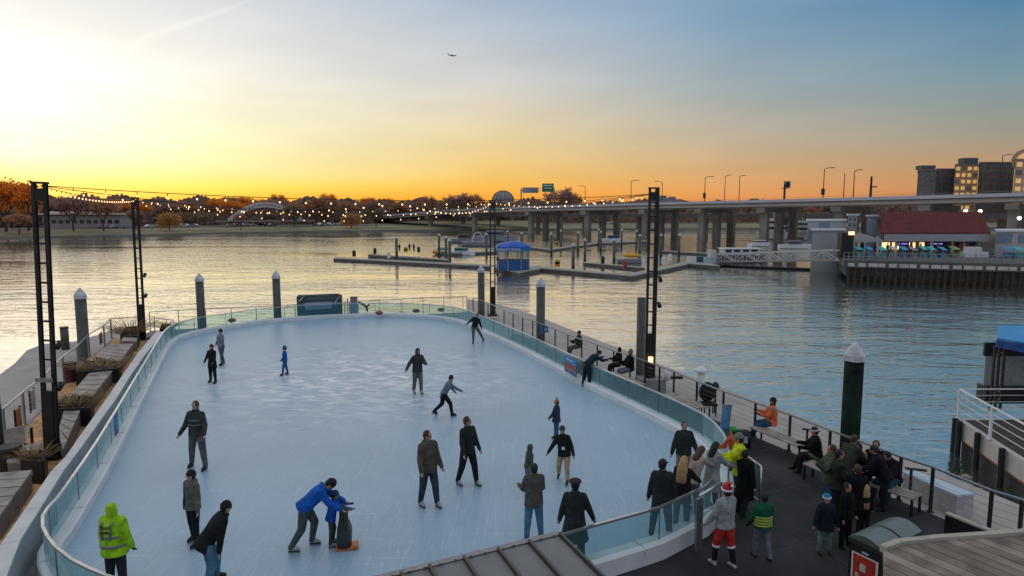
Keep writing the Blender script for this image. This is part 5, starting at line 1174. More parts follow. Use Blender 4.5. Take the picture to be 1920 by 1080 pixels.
# ------------------------------------------------------------------ apartment blocks top right
M_brick = mat('dark_brick', (.20,.15,.135), .85, var=.2, scale=.3); M_brick2 = mat('warm_brick', (.42,.24,.14), .8, var=.2, scale=.3); M_wgl = mat('block_window', (.10,.15,.17), .12, var=.3, scale=1, spec=.7)
M_lit = mat('sunlit_window', (.9,.6,.25), .2, var=.3, scale=.6, emit=(1,.55,.14), es=.32); M_tan = mat('tan_stone', (.50,.32,.22), .8, var=.15, scale=.3)  # golden sun on the panes is painted as a glow of their own
def block(x0, x1, top, Y, wallm, label, cols, fl, litc=(), depth=14, bottom=5.0, crown=None, litall=False):
    a = GY(x0, 399, Y); b = GY(x1, 399, Y); kk = (Y+depth)/Y; xx0, xx1 = a.x, b.x; zt = CAMZ+(399-top)/FPX*Y/1.0
    cx_ = (a.x+b.x)/2; wd = b.x-a.x; p = V((cx_, Y, bottom))
    t = thing('apartment_block', p, label, 'building', 'apartment blocks beyond the bridge')
    mb = MB(); mb.prism([(xx0,Y),(xx1,Y),(xx1*kk,Y+depth),(xx0*kk,Y+depth)], bottom, zt); mb.build('wall', wallm, t)
    mb = MB(); mb.prism([(xx0-.25,Y-.3),(xx1+.25,Y-.3),(xx1*kk+.2,Y+depth+.3),(xx0*kk-.2,Y+depth+.3)], zt+.002, zt+.6); mb.build('cornice', mat('cornice', (.20,.17,.16), .8), t)
    if crown: mb = MB(); mb.box((cx_*(1+1.2/Y)+crown[0]*wd,Y+2.5,zt+crown[2]/2+.6), (wd*crown[1],4,crown[2])); mb.build('roof_block', mat('slate', (.09,.11,.12), .7), t)
    fh = (zt-bottom)/fl; cw = wd/cols
    for i in range(cols):
        for j in range(fl):
            lit = litall or (i in litc)
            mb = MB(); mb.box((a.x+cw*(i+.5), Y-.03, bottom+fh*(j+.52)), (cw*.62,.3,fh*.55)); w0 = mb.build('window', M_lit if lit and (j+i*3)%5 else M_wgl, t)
    return t
block(1716,1750,322,290,M_brick,'slim dark tower with rounded corners, leftmost of the apartment blocks',3,9,crown=(0,.8,1.8))
block(1750,1785,320,295,M_brick,'dark block wedged between the leftmost tower and the golden lit block',3,9)
block(1785,1828,312,285,M_brick2,'apartment block with golden sunlit windows and dark roof box',4,8,litall=True,crown=(.12,.6,2.6))
block(1829,1895,308,290,M_brick,'wide dark apartment block between the golden lit block and the arched one',6,8)
t = block(1896,1975,303,270,M_tan,'tan apartment block with tall arched gable at the right edge',5,7,litall=True)
c = GY(1935, 303, 270); zt = CAMZ+(399-303)/FPX*270
mb = MB(); mb.loft([(V((c.x,270.5,zt)), V((8,0,0)), V((0,0,5))), (V((c.x*276/270.5,276,zt)), V((8,0,0)), V((0,0,5)))], 24); ob = mb.build('arched_gable', M_tan, t)
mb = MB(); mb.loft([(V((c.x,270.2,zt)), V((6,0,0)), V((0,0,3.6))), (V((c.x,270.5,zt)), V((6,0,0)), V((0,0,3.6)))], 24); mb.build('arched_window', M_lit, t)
for x, y, Y, lb in ((1245,372,420,'left'),(1262,374,430,'right')):
    p = GY(x, 399, Y); zt = CAMZ+(399-y)/FPX*Y; t = thing('distant_building', V((p.x,Y,6)), 'hazy pale building just right of the railing tower on the skyline, %s one of two' % lb, 'building'); mb = MB(); mb.box((p.x,Y,(zt+6)/2), (9,8,zt-6)); mb.build('wall', mat('hazy_wall', (.30,.28,.30), .8), t)
    mb = MB(); mb.box((p.x-1,Y,zt+.8), (4,4,1.6)); mb.build('roof_block', mat('hazy_roof', (.25,.23,.25), .8), t)
# ------------------------------------------------------------------ marina docks
DT = -.8
def dock(px, wdt, label, name='floating_dock', z=DT):
    pts = [G(x,y,z) for x,y in px]; t = thing(name, v3(pts[0].xy,z), label, 'dock', 'floating docks of the marina')
    mb = MB(); side = MB()
    P_ = [Vector((p.x,p.y)) for p in pts]; back_ = [Vector((p.x, p.y+wdt)) for p in P_]
    for i in range(len(P_)-1):
        a, b = P_[i], P_[i+1]; mb.prism([tuple(a), tuple(b), (b.x,b.y+wdt), (a.x,a.y+wdt)], z-.12, z)
        side.prism([(a.x,a.y+.08), (b.x,b.y+.08), (b.x,b.y+wdt-.08), (a.x,a.y+wdt-.08)], WZ-.2, z-.121)
    mb.build('deck', mat('dock_deck', (.36,.34,.31), .85, var=.15, scale=.5), t); side.build('float', mat('dock_float', (.11,.10,.095), .8, var=.3, scale=.8), t)
    return t
dock([(625,484),(919,499)], 2.6, 'long straight dock reaching left from the blue kiosk')
dock([(926,501),(974,511),(1015,503)], 6.5, 'square dock platform carrying the blue kiosk')
dock([(1016,503),(1070,507),(1185,517)], 3.0, 'dock running right from the kiosk to its front corner')
dock([(1186,517),(1290,494.5)], 3.0, 'dock leg receding from the front corner toward the white gangway')
dock([(1291,494),(1350,498)], 5.0, 'dock end where the white gangway lands')
dock([(690,477),(838,487)], 2.2, 'second dock behind the long straight one with three people on it')
dock([(838,475),(935,471)], 2.2, 'far dock beside the green and white boats')
dock([(985,462),(1031,468),(1120,456),(1215,452)], 4.0, 'wide angled dock behind the thin piles in the middle')
dock([(1095,492),(1210,502)], 1.6, 'narrow finger dock left of the railing tower')
dock([(1240,470),(1345,476)], 2.0, 'finger dock right of the railing tower')
# thin marina piles
small = [(743,442,'at the left end of the docks by the three people'),(823,437,'left of the green boat, furthest left of three'),(836,441,'in front of the green boat, middle of three'),(843,446,'in front of the green boat, right one of three'),(912,436,'just left of the far right light tower'),(952,431,'behind the kiosk roof, left one'),(978,434,'behind the kiosk roof, right one'),(1034,435,'right of the kiosk at the angled dock corner'),(1052,430,'at the angled dock near the yellow marker'),(1075,455,'standing in the front dock right of the kiosk'),(1084,433,'on the angled dock right of the yellow marker'),(1097,446,'at the narrow finger dock left end'),(1123,428,'left of the white motorboat, taller one'),(1127,432,'left of the white motorboat, lower one'),(1152,446,'in front of the yellow canopy boat'),(1166,429,'right of the white motorboat'),(1194,430,'far one just left of the railing tower'),(1200,438,'nearer one just left of the railing tower'),(1240,437,'just right of the railing tower'),(1274,437,'at the finger dock right of the railing tower')]
for x, y, lb in small:
    hgt = 2.9 if y < 436 else 2.6
    pile(x, y, {1075:2.5,1152:2.6,1097:2.7}.get(x, 3.0) , .24, 'thin dark marina pile '+lb, grp='thin piles of the marina')
# dock pedestals and yellow markers
for x, y, c, lb in ((664,481,M_dkmetal,'dark power pedestal on the long dock near its left end'),(703,476,M_dkmetal,'small grey pedestal on the second dock'),(729,484,M_white,'white pedestal on the long dock'),(785,473,M_dkmetal,'small grey pedestal right of the three people'),(1207,499,M_white,'white pedestal on the dock left of the railing tower'),(1244,495,M_white,'white pedestal on the receding dock, nearer one'),(1256,489,M_white,'white pedestal on the receding dock, farther one'),(1130,494,M_dkmetal,'dark post on the narrow finger dock'),(1172,503,mat('red_paint', (.3,.05,.04), .5),'small red post on the narrow finger dock')):
    p = G(x,y,DT); t = thing('dock_pedestal', p, lb, 'pedestal', 'pedestals on the docks'); mb = MB(); mb.box(p+V((0,0,.45)), (.5,.5,.9)); mb.build('housing', c, t); mb = MB(); mb.ball(p+V((0,0,.9)), .28, .28, .22, 10, 4, lo=0); mb.build('cap', c, t)
M_yel = mat('yellow_plastic', (.62,.36,.03), .5, var=.1)
for x, y, lb in ((1045,500,'in the water side right of the kiosk'),(1044,461,'on the angled dock in the distance'),(761,473,'between the three tiny people on the dock')):
    p = G(x,y,DT if y != 500 else DT); t = thing('yellow_marker', p, 'round topped yellow marker '+lb, 'marker', 'yellow markers'); mb = MB(); mb.box(p+V((0,0,.35)), (.75,.5,.7)); mb.build('body', M_yel, t); mb = MB(); mb.cyl(p+V((0,-.25,.7)), p+V((0,.25,.7)), .375, n=16); mb.build('round_top', M_yel, t)

# the blue kiosk
Yk = G(960,508,DT).y; cx_ = G(962,505,DT).x; kc = V((cx_, Yk+2.3, DT)); t = thing('dock_kiosk', kc, 'blue domed dock kiosk with clear windows and white lettering on its sign band', 'kiosk')
def kring(r, z): return [V((kc.x+r*math.cos(a), kc.y+r*math.sin(a)*.9, z)) for a in [math.pi*2*(k+.5)/8+.1 for k in range(8)]]
def kwall(r, z0, z1):
    mb = MB(); a = kring(r,z0); b = kring(r,z1)
    for k in range(8): mb.face([a[k],a[(k+1)%8],b[(k+1)%8],b[k]])
    return mb
Rk = 2.25
mb = kwall(Rk, DT, .55); mb.build('lower_panel', mat('kiosk_blue', (.02,.10,.30), .5, var=.2), t)
kwall(Rk+.16, 1.75, 2.3).build('sign_band', mat('kiosk_band', (.03,.17,.42), .5), t)
glk = glass_mat('kiosk_glass', (.5,.55,.55), .15); kwall(Rk-.03, .55, 1.78).build('window', glk, t)
for q in kring(Rk+.02, 0): mb = MB(); mb.bar(V((q.x,q.y,DT)), V((q.x,q.y,1.8)), .12,.12); mb.build('post', M_steel, t)
a8 = kring(Rk, 0)
for k in (4,5,6):
    for s_ in (.25,.5,.75):
        q = a8[k].lerp(a8[(k+1)%8], s_); mb = MB(); mb.bar(V((q.x,q.y,.5)), V((q.x,q.y,1.78)), .05,.05); mb.build('mullion', M_steel, t)
mb = MB(); rg = [(Rk+.25,2.25),(Rk+.2,2.4),(Rk*.8,2.75),(Rk*.45,3.0),(.1,3.12)]
for (r0,z0),(r1,z1) in zip(rg, rg[1:]):
    a = kring(r0,z0); b = kring(r1,z1)
    for k in range(8): mb.face([a[k],a[(k+1)%8],b[(k+1)%8],b[k]])
mb.build('roof', mat('kiosk_roof', (.01,.10,.50), .5, var=.1), t, smooth=True)
text('MARKET DOCK', 'lettering', M_white, t, .46, Matrix.Rotation(0,3,'Z')@Matrix.Rotation(math.pi/2,3,'X'), V((kc.x-.62, kc.y-Rk-.42, 2.03)), .02)
mb = MB(); mb.box((kc.x-.62,kc.y-Rk-.33,2.03), (3.6,.12,.5)); mb.build('sign_board', mat('kiosk_band', (.03,.17,.42)), t)
p = G(969,507,DT); t = thing('life_ring_stand', p, 'small white stand in front of the blue kiosk corner', 'stand'); mb = MB(); mb.cap(p+V((0,0,.1)), p+V((0,0,.7)), .26,.2,10); mb.build('stand', M_white, t, smooth=True); mb = MB(); mb.cyl(p+V((0,-.2,.9)), p+V((0,-.1,.9)), .25, n=14); mb.build('ring', M_white, t)

# ------------------------------------------------------------------ boats
def hullm(c, L_, Bm, Hh, mh, parent, rz=0, name='hull'):
    mb = MB(); st = []
    M3 = Matrix.Rotation(rz, 3, 'Z')
    for i in range(9):
        s = i/8; w_ = Bm/2*(1 if s < .5 else math.sqrt(max(0.0004, 1-((s-.5)/.5)**2.2))); x = -L_/2+L_*s; sh_ = Hh*(1+.35*max(0,s-.5))
        st.append([c+M3@V(v) for v in ((x,-w_,sh_),(x,-w_*.85,.1*Hh),(x,0,-.25),(x,w_*.85,.1*Hh),(x,w_,sh_))])
    for a, b in zip(st, st[1:]):
        for k in range(4): mb.face([a[k],b[k],b[k+1],a[k+1]])
        mb.face([a[0],a[4],b[4],b[0]])
    mb.face(st[0]); return mb.build(name, mh, parent, smooth=False)
def boat(px, py, L_, rz, label, hm, cab=None, canopy=None, arch=False, extra_=None, cat='boat'):
    p = G(px,py,WZ); t = thing('motorboat', p, label, cat)
    hullm(p, L_, L_*.36, L_*.13, hm, t, rz); M3 = Matrix.Rotation(rz,3,'Z')
    def bx_(c, d, m, nm): mb = MB(); mb.box(p+M3@V(c), d, M=M3); return mb.build(nm, m, t)
    if cab:
        bx_((-.02*L_,0,L_*.19), (L_*.4,L_*.24,L_*.14), cab, 'cabin'); bx_((-.02*L_,0,L_*.2), (L_*.41,L_*.245,L_*.05), M_win, 'window')
    if canopy:
        mb = MB(); mb.ball(p+M3@V((0,0,L_*.25)), L_*.32, L_*.17, L_*.07, 14, 6); mb.build('canopy', canopy, t, smooth=True)
        for sx in (-.22,.22):
            for sy in (-.12,.12): mb = MB(); q = p+M3@V((sx*L_,sy*L_,L_*.1)); mb.bar(q, q+V((0,0,L_*.15)), .05,.05); mb.build('canopy_post', M_steel, t)
    if arch:
        mb = MB(); pts_ = [p+M3@V((math.cos(a)*L_*.18, 0, L_*.1+math.sin(a)*L_*.32)) for a in [math.pi*k/10 for k in range(11)]]; mb.tube(pts_, .09, 8); mb.build('arch', M_white, t, smooth=True)
    mb = MB(); q0 = p+M3@V((L_*.42,0,L_*.2)); mb.tube([p+M3@V((L_*.1,-L_*.16,L_*.2)), q0, p+M3@V((L_*.1,L_*.16,L_*.2))], .03, 5); mb.build('bow_rail', M_steel, t)
    return t
M_bhull = mat('boat_white', (.62,.64,.66), .35, var=.06, scale=.8); M_bgreen = mat('boat_green', (.10,.33,.27), .5, var=.3, scale=.8); M_bdark = mat('boat_grey', (.22,.22,.25), .5, var=.2, scale=.6)
boat(832,477,4.6,2.6,'teal and orange decorated boat at the left of the marina boats',M_bgreen,canopy=mat('teal_canopy', (.13,.38,.33), .6))
boat(866,478,5.6,-.35,'white boat with green trim and rounded windshield by the second dock',M_bhull,cab=M_bgreen)
boat(872,455,9,.15,'grey pontoon boat with dark top further back by the far dock',M_bdark,cab=mat('boat_brown', (.13,.09,.08), .6))
boat(896,461,8,.05,'grey pontoon boat carrying a white hoop arch',M_bdark,arch=True)
boat(930,453,12,.0,'low grey barge like boat behind the far right light tower',M_bdark,cab=M_bdark)
boat(1150,453,7,.1,'white motorboat with blue windshield in the middle distance',M_bhull,cab=mat('boat_blue', (.06,.10,.22), .5))
boat(1184,493,5.0,.1,'small open boat under a bright yellow canopy',M_bdark,canopy=mat('yellow_canopy', (.65,.36,.02), .6))
p_ = G(842,476,WZ)
for i, (dx, dz) in enumerate(((-3.4,.5),(-2.9,.45),(-2.2,.5))):
    p = G(833,477,WZ)+V((dx+1.5,-1.2,dz)); t = thing('orange_fender', p, ['left','middle','right'][i]+' one of three round orange fenders on the teal boat', 'fender', 'orange fenders'); mb = MB(); mb.ball(p, .32, n=10); mb.build('ball', mat('orange_fender', (.75,.25,.04), .5), t, smooth=True); mb = MB(); mb.cyl(p+V((0,0,.3)), p+V((0,0,.5)), .06, n=6); mb.build('eye', M_black, t)
def yacht(px, py, L_, label, rz=-1.5):
    p = G(px,py,WZ); t = thing('yacht', p, label, 'yacht'); M3 = Matrix.Rotation(rz,3,'Z'); hullm(p, L_, L_*.34, L_*.14, M_bhull, t, rz)
    for i, (l_, w_, z0, h_) in enumerate(((.55,.28,.16,.13),(.4,.24,.29,.11),(.3,.2,.4,.03))):
        mb = MB(); mb.box(p+M3@V((-.05*L_,0,(z0+h_/2)*L_)), (l_*L_,w_*L_,h_*L_), M=M3); mb.build('deckhouse', M_bhull, t)
        if i < 2: mb = MB(); mb.box(p+M3@V((-.05*L_,0,(z0+h_*.55)*L_)), (l_*L_+.1,w_*L_+.1,h_*.4*L_), M=M3); mb.build('window', M_win, t)
    mb = MB(); mb.cyl(p+V((0,0,.42*L_)), p+V((0,0,.55*L_)), .08, n=6); mb.build('mast', M_white, t)
yacht(1450,448,15,'large white motor yacht with two window decks moored under the bridge'); yacht(1476,444,9,'small white yacht in the gap right of the large one'); yacht(1503,446,13,'white yacht half hidden behind the grey two storey building')
yacht(1543,452,11,'white cabin cruiser peeking above the pale upper storey by the bridge piers',-1.2)
boat(1425,462,6,.3,'small white dinghy moored below the large motor yacht',M_bhull,cab=M_bhull)
boat(1490,466,7,-.2,'low white workboat between the large yacht and the pale building',M_bhull,cab=M_bdark)
# covered white tour boat by the gangway
p = G(1388,487,WZ); t = thing('covered_boat', p, 'white roofed cabin boat with dark windows behind the gangway foot', 'boat')
hullm(p, 8.5, 2.8, .9, mat('boat_dark', (.03,.03,.035), .5), t)
mb = MB(); mb.box(p+V((-.2,0,1.35)), (6.4,2.4,1.1)); mb.build('cabin', M_bhull, t)
for k in range(4): mb = MB(); mb.box(p+V((-2.5+k*1.5,-1.22,1.5)), (1.05,.06,.65)); mb.build('window', M_win, t)
mb = MB(); mb.box(p+V((-.2,0,2.0)), (6.9,2.8,.12)); mb.build('roof', M_white, t)
for x, y, s_, c, lb in ((1300,493,1.2,M_white,'white storage box at the right dock corner'),(1316,492,1.4,mat('teal_box', (.04,.14,.17), .5),'dark teal storage box between white boxes on the dock'),(1334,494,1.7,mat('pale_blue_box', (.40,.50,.56), .5),'pale blue storage box nearest the gangway')):
    p = G(x,y,DT); t = thing('dock_box', p, lb, 'box'); mb = MB(); mb.box(p+V((0,1,.4)), (s_,.9,.8)); mb.build('box', c, t); mb = MB(); mb.box(p+V((0,1,.84)), (s_+.08,.98,.07)); mb.build('lid', c, t)
# white truss gangway
ga = G(1345,493,DT+.1)+V((0,1.5,0)); gb = V((GY(1578,399,84).x, 84, .95))
t = thing('gangway', ga, 'white trussed gangway sloping from the dock up to the market pier', 'gangway')
M_gw = mat('gangway_white', (.50,.50,.50), .5)
for o2 in (0, 1.6):
    a = ga+V((0,o2,0)); b = gb+V((0,o2,0)); hh = V((0,0,1.25)); mb = MB(); mb.bar(a, b, .12,.16); mb.bar(a+hh, b+hh, .12,.12); mb.build('chord', M_gw, t)
    mb = MB()
    for k in range(10):
        u = a.lerp(b, k/10); v = a.lerp(b, (k+1)/10); mb.bar(u, u+hh, .09,.09)
        if k % 2: mb.bar(u+hh, v, .1,.1)
        else: mb.bar(u, v+hh, .1,.1)
    mb.build('lattice', M_gw, t)
mb = MB()
for k in range(80):
    u = ga.lerp(gb, k/80); mb.bar(u, u+V((0,0,1.1)), .02,.02)
mb.build('baluster', M_gw, t)
mb = MB(); mb.bar(ga+V((0,.8,.05)), gb+V((0,.8,.05)), 1.5, .08); mb.build('deck', M_steel, t)
mb = MB(); mb.box(ga+V((-.2,.8,.9)), (.9,1.8,1.9)); mb.build('landing_frame', M_gw, t)
# floating boom
t = thing('floating_boom', G(1330,499,WZ), 'dark line of floats on the water below the gangway', 'boom')
a = G(1325,499,WZ); b = G(1580,509,WZ); mb = MB(); mb.tube([a+V((0,0,.12)), b+V((0,0,.12))], .06, 5); mb.build('rope', M_black, t)
for k in range(24): q = a.lerp(b, k/23); mb = MB(); mb.cyl(q+V((-.65,0,.1)), q+V((.65,0,.1)), .2, n=8); mb.build('float', M_black, t)

# ------------------------------------------------------------------ fish market pier
a = G(1580,527,WZ); b = G(1990,541,WZ); zt = 1.25
t = thing('market_pier', a, 'old concrete pier with patched face and timber piles carrying the red roofed market', 'pier')
dv = (b-a).normalized(); pv = V((-dv.y,dv.x,0)); ln = (b-a).length
mb = MB(); mb.prism([tuple(a.xy), tuple(b.xy), tuple((b+pv*30).xy), tuple((a+pv*30).xy)], .35, zt); mb.build('deck_slab', mat('pier_grey', (.10,.10,.095), .9, var=.25, scale=.5, bump=.3), t)
mb = MB(); mb.prism([tuple((a+pv*.5+dv*.3).xy), tuple((b+pv*.5).xy), tuple((b+pv*29).xy), tuple((a+pv*29+dv*.3).xy)], WZ+.6, .349); mb.build('face_wall', mat('pier_face', (.085,.085,.075), .95, var=.5, scale=.35, bump=.3), t)
for k in range(20):
    q = a+dv*(.5+k*ln/20)-pv*.03; mb = MB(); mb.bar(v3((q).xy,.72), v3((q+dv*(.7+.15*(k%3))).xy,.72), .1, .42); mb.build('pale_patch', mat('patch_conc', (.50,.46,.45), .9, var=.15, scale=1), t)
for k in range(30):
    q = a+dv*(.6+k*ln/30); mb = MB(); mb.cyl(v3((q+pv*.25).xy,WZ-1), v3((q+pv*.25).xy,.34), .19, n=8); mb.build('timber_pile', mat('wet_timber', (.05,.035,.025), .8, var=.3), t)
mb = MB(); 
for z_ in (zt+.45, zt+.9): mb.bar(v3((a+pv*.3).xy,z_), v3((b+pv*.3).xy,z_), .05,.05)
for k in range(40): q = a+dv*(k*ln/40)+pv*.3; mb.bar(v3(q.xy,zt), v3(q.xy,zt+.9), .05,.05)
mb.build('edge_rail', M_steel, t)
# red roofed market hall
Ym = 88.0; f_ = Ym/FPX
xl, xr = (1657-960)*f_, (1846-960)*f_; ez = CAMZ-(438-399)*f_; 
t = thing('market_hall', V(((xl+xr)/2,Ym,zt)), 'market hall with big dark red pitched roof over brightly lit stalls', 'building')
rz_ = CAMZ-(402-399)*f_+.0
mb = MB(); r0 = [V((xl-.9,Ym-.6,ez)), V((xr+.15,Ym-.6,ez)), V((66.3,Ym+7,rz_+.2)), V((52.3,Ym+7,rz_+.2))]; e = V((0,0,.15))
mb.mesh(r0+[v+e for v in r0], [(0,1,2,3),(7,6,5,4),(0,4,5,1),(1,5,6,2),(2,6,7,3),(3,7,4,0)]); r1 = [V((52.3,Ym+7,rz_+.2)), V((66.3,Ym+7,rz_+.2)), V((xr+9,Ym+14,ez)), V((xl+7,Ym+14,ez))]; mb.mesh(r1+[v+e for v in r1], [(0,1,2,3),(7,6,5,4),(0,4,5,1),(1,5,6,2),(2,6,7,3),(3,7,4,0)])
M_redroof = mat('red_roof', (.135,.028,.026), .9, var=.2, scale=.8, bump=.2, bscale=8); mb.build('roof', M_redroof, t)
mb = MB()
for k in range(44):
    s_ = k/43; u = r0[0].lerp(r0[1], s_)+e+V((0,0,.02)); v = r0[3].lerp(r0[2], s_)+e+V((0,0,.02)); mb.bar(u, v, .05,.05)
mb.build('roof_seam', M_redroof, t)
mb = MB(); mb.box(((xl+xr)/2,Ym-.5,ez-.5), (xr-xl+.6,.25,.95)); mb.build('fascia', mat('fascia_grey', (.36,.38,.40), .6), t)
mb = MB(); mb.prism([(xl+.6,Ym+1.5),(xr-.2,Ym+1.5),(xr+5,Ym+10),(xl+6,Ym+10)], zt, ez-.15); mb.build('wall', mat('hall_wall', (.16,.13,.11), .8, var=.3, scale=.4), t)
M_stall = mat('lit_stall', (.9,.6,.3), .5, var=.3, scale=1, emit=(1,.62,.28), es=1.8)
for x0_, w_, lb in ((1668,9,'a'),(1676,5,'b'),(1690,12,'c'),(1720,14,'d'),(1740,8,'e'),(1822,14,'f')):
    mb = MB(); mb.box(((x0_-960)*f_,Ym+1.4,zt+1.25), (w_*f_,.1,.9)); mb.build('lit_counter', M_stall if lb != 'f' else mat('dim_stall', (.5,.35,.25), .6), t)
for x0_, w_, c in ((1700,22,(.10,.05,.30)),(1762,30,(.01,.01,.08))):
    mb = MB(); mb.box(((x0_-960)*f_,Ym+.9,ez-1.35), (w_*f_,.12,.55)); mb.build('sign_board', mat('board_%d'%x0_, c, .5), t)
    mb = MB(); mb.box(((x0_-960)*f_,Ym+.82,ez-1.35), (w_*f_*.8,.05,.1)); mb.build('neon_line', mat('neon', (.5,.4,.9), .4, emit=(.35,.3,1), es=1.2), t)
for x0_ in (1650,1684,1713,1752,1790,1812,1840):
    mb = MB(); mb.box(((x0_-960)*f_,Ym+.6,(zt+ez)/2-.2), (.25,.25,ez-zt-.4)); mb.build('column', M_white, t)
# stalls, awnings and clutter in front of the hall
awn = [(1610,476,9,'teal'),(1630,474,7,'blue'),(1655,477,9,'teal'),(1676,476,6,'white'),(1695,478,9,'blue'),(1712,480,8,'grey'),(1733,478,9,'teal'),(1747,479,8,'teal'),(1768,480,7,'blue'),(1790,484,11,'green'),(1890,476,10,'blue'),(1910,480,11,'teal')]
acol = {'teal':(.05,.48,.52),'blue':(.05,.30,.62),'white':(.55,.55,.55),'grey':(.25,.27,.28),'green':(.22,.30,.08)}
place_w = ['at the left end','second from the left end','left of the lit counters','under the lit counters','below the purple sign','in the middle gap','left of the dark sign','below the dark sign','right of the dark sign','beside the white crates','behind the right railing','at the right edge']
for i, (x, y, w_, c) in enumerate(awn):
    Ya = Ym-3.5-(i%3)*.6; fa = Ya/FPX; X0 = (x-960)*fa; t = thing('market_stall', V((X0,Ya,zt)), '%s covered market stall %s' % (c, place_w[i]), 'stall', 'stalls in front of the market hall')
    mb = MB(); ww = w_*fa*1.25; q = [V((X0-ww/2,Ya-.5,zt+1.0)),V((X0+ww/2,Ya-.5,zt+1.0)),V((X0+ww/2,Ya+.6,zt+1.35)),V((X0-ww/2,Ya+.6,zt+1.35))]; mb.mesh(q+[v+V((0,0,.05)) for v in q], [(0,1,2,3),(7,6,5,4),(0,4,5,1),(1,5,6,2),(2,6,7,3),(3,7,4,0)]); mb.build('awning', mat('awning_'+c, acol[c], .6), t)
    mb = MB(); mb.box((X0,Ya,zt+.35), (ww*.9,.8,.7)); mb.build('counter', mat('counter_'+c, tuple(v*.6+.06 for v in acol[c]), .6, var=.4, scale=2), t)
    for sx in (-1,1): mb = MB(); mb.bar(V((X0+sx*ww*.45,Ya-.4,zt)), V((X0+sx*ww*.45,Ya-.4,zt+1.02)), .05,.05); mb.build('post', M_steel, t)
for i in range(11):
    x = (1616,1640,1664,1688,1702,1708,1726,1758,1776,1800,1880)[i]; 
    Yp = Ym-1.8; X0 = (x-960)*Yp/FPX
    pl = ('left of the lit counters','left of the lit counters','by the lit counters','by the lit counters','below the purple sign','below the purple sign','in the middle gap','below the dark sign','below the dark sign','near the white crates','near the right edge')[i]
    t = thing('person', V((X0,Yp,zt)), 'tiny market visitor in dark clothes standing %s' % pl, 'person', 'market visitors '+pl)
    c = V((X0,Yp,zt)); mb = MB(); mb.loft([(c+V((0,0,z_)), V((r_,0,0)), V((0,r_*.7,0))) for z_, r_ in ((0,.14),(.45,.17),(.85,.2),(1.15,.2),(1.42,.24),(1.5,.08),(1.56,.09),(1.66,.11),(1.76,.08),(1.8,.02))], 10); mb.build('body', cloth('mk%d' % (i%4), ((.03,.03,.04),(.20,.04,.04),(.05,.08,.14),(.10,.09,.08))[i%4]), t, smooth=True)
p = V(((1825-960)*(Ym-3)/FPX,Ym-3,zt)); t = thing('white_crates', p, 'stack of white crates on the pier right of the green stall', 'crates')
for k, (dx, dz, w_) in enumerate(((-.7,.35,1.6),(.9,.35,1.5),(-.1,1.0,1.7))): mb = MB(); mb.box(p+V((dx,0,dz)), (w_,1,.66)); mb.build('crate', M_white, t)
# grey two storey building, small tower, tent, right hand shed
def simple_bld(x0, x1, yt, yb, Y, label, m, wins=(), roof=None, depth=6, zb=None, nm='building'):
    f2 = Y/FPX; X0, X1 = (x0-960)*f2, (x1-960)*f2; kk = (Y+depth)/Y; z1 = CAMZ-(yt-399)*f2; z0 = CAMZ-(yb-399)*f2 if zb is None else zb
    t = thing(nm, V(((X0+X1)/2,Y,z0)), label, 'building'); mb = MB(); mb.prism([(X0,Y),(X1,Y),(X1*kk,Y+depth),(X0*kk,Y+depth)], z0, z1); mb.build('wall', m, t)
    for (a_, b_, c_, d_) in wins: mb = MB(); mb.box((((a_+b_)/2-960)*f2,Y-.02,CAMZ-((c_+d_)/2-399)*f2), ((b_-a_)*f2,.14,(d_-c_)*f2)); mb.build('window', mat('pale_win', (.18,.24,.33), .2), t)
    mb = MB(); mb.prism([(X0-.2,Y-.25),(X1+.2,Y-.25),(X1*kk+.2,Y+depth+.2),(X0*kk-.2,Y+depth+.2)], z1+.002, z1+.22); mb.build('roof', roof or M_white, t)
    return t
M_gb = mat('grey_cladding', (.36,.38,.41), .7, var=.06, scale=.4)
simple_bld(1521,1580,432,470,92,'plain pale grey building wall behind the gangway',M_gb,zb=WZ-.5)
simple_bld(1512,1581,414,431,96,'upper pale storey with wide window behind the plain grey wall',M_gb,wins=((1534,1553,417,429),),zb=2.5)
simple_bld(1587,1604,404,432,98,'narrow white tower left of the red roof',mat('tower_w', (.5,.5,.48), .7),wins=((1589,1593,408,414),(1597,1601,408,414),(1589,1593,418,424),(1597,1601,418,424)),zb=zt)
simple_bld(1622,1641,406,440,96,'pale blue white shed directly left of the red roof',mat('shed_pb', (.42,.48,.56), .6),zb=zt)
simple_bld(1865,1935,434,470,86,'pale blue and white market shed at the right edge',mat('shed_white', (.40,.40,.41), .6),wins=((1866,1895,438,455),(1908,1935,440,455)),zb=zt)
Y_ = 85.0; f2 = Y_/FPX; X0, X1 = (1600-960)*f2, (1652-960)*f2; p = V(((X0+X1)/2,Y_,zt)); t = thing('market_tent', p, 'grey peaked tent left of the market hall', 'tent')
mb = MB(); z0 = CAMZ-(449-399)*f2; z1 = CAMZ-(437-399)*f2; q = [V((X0,Y_,z0)),V((X1,Y_,z0)),V((X1,Y_+4,z0)),V((X0,Y_+4,z0))]; ap = V((p.x,Y_+2,z1))
for k in range(4): mb.face([q[k],q[(k+1)%4],ap])
mb.build('canopy', mat('tent_grey', (.22,.21,.21), .8), t)
mb = MB(); mb.box((p.x,Y_,z0-.15), (X1-X0,.06,.3)); mb.build('valance', mat('tent_pale', (.40,.38,.38), .8), t)
for v in q: mb = MB(); mb.bar(v3(v.xy,zt), v3(v.xy,z0), .1,.1); mb.build('pole', M_white, t)
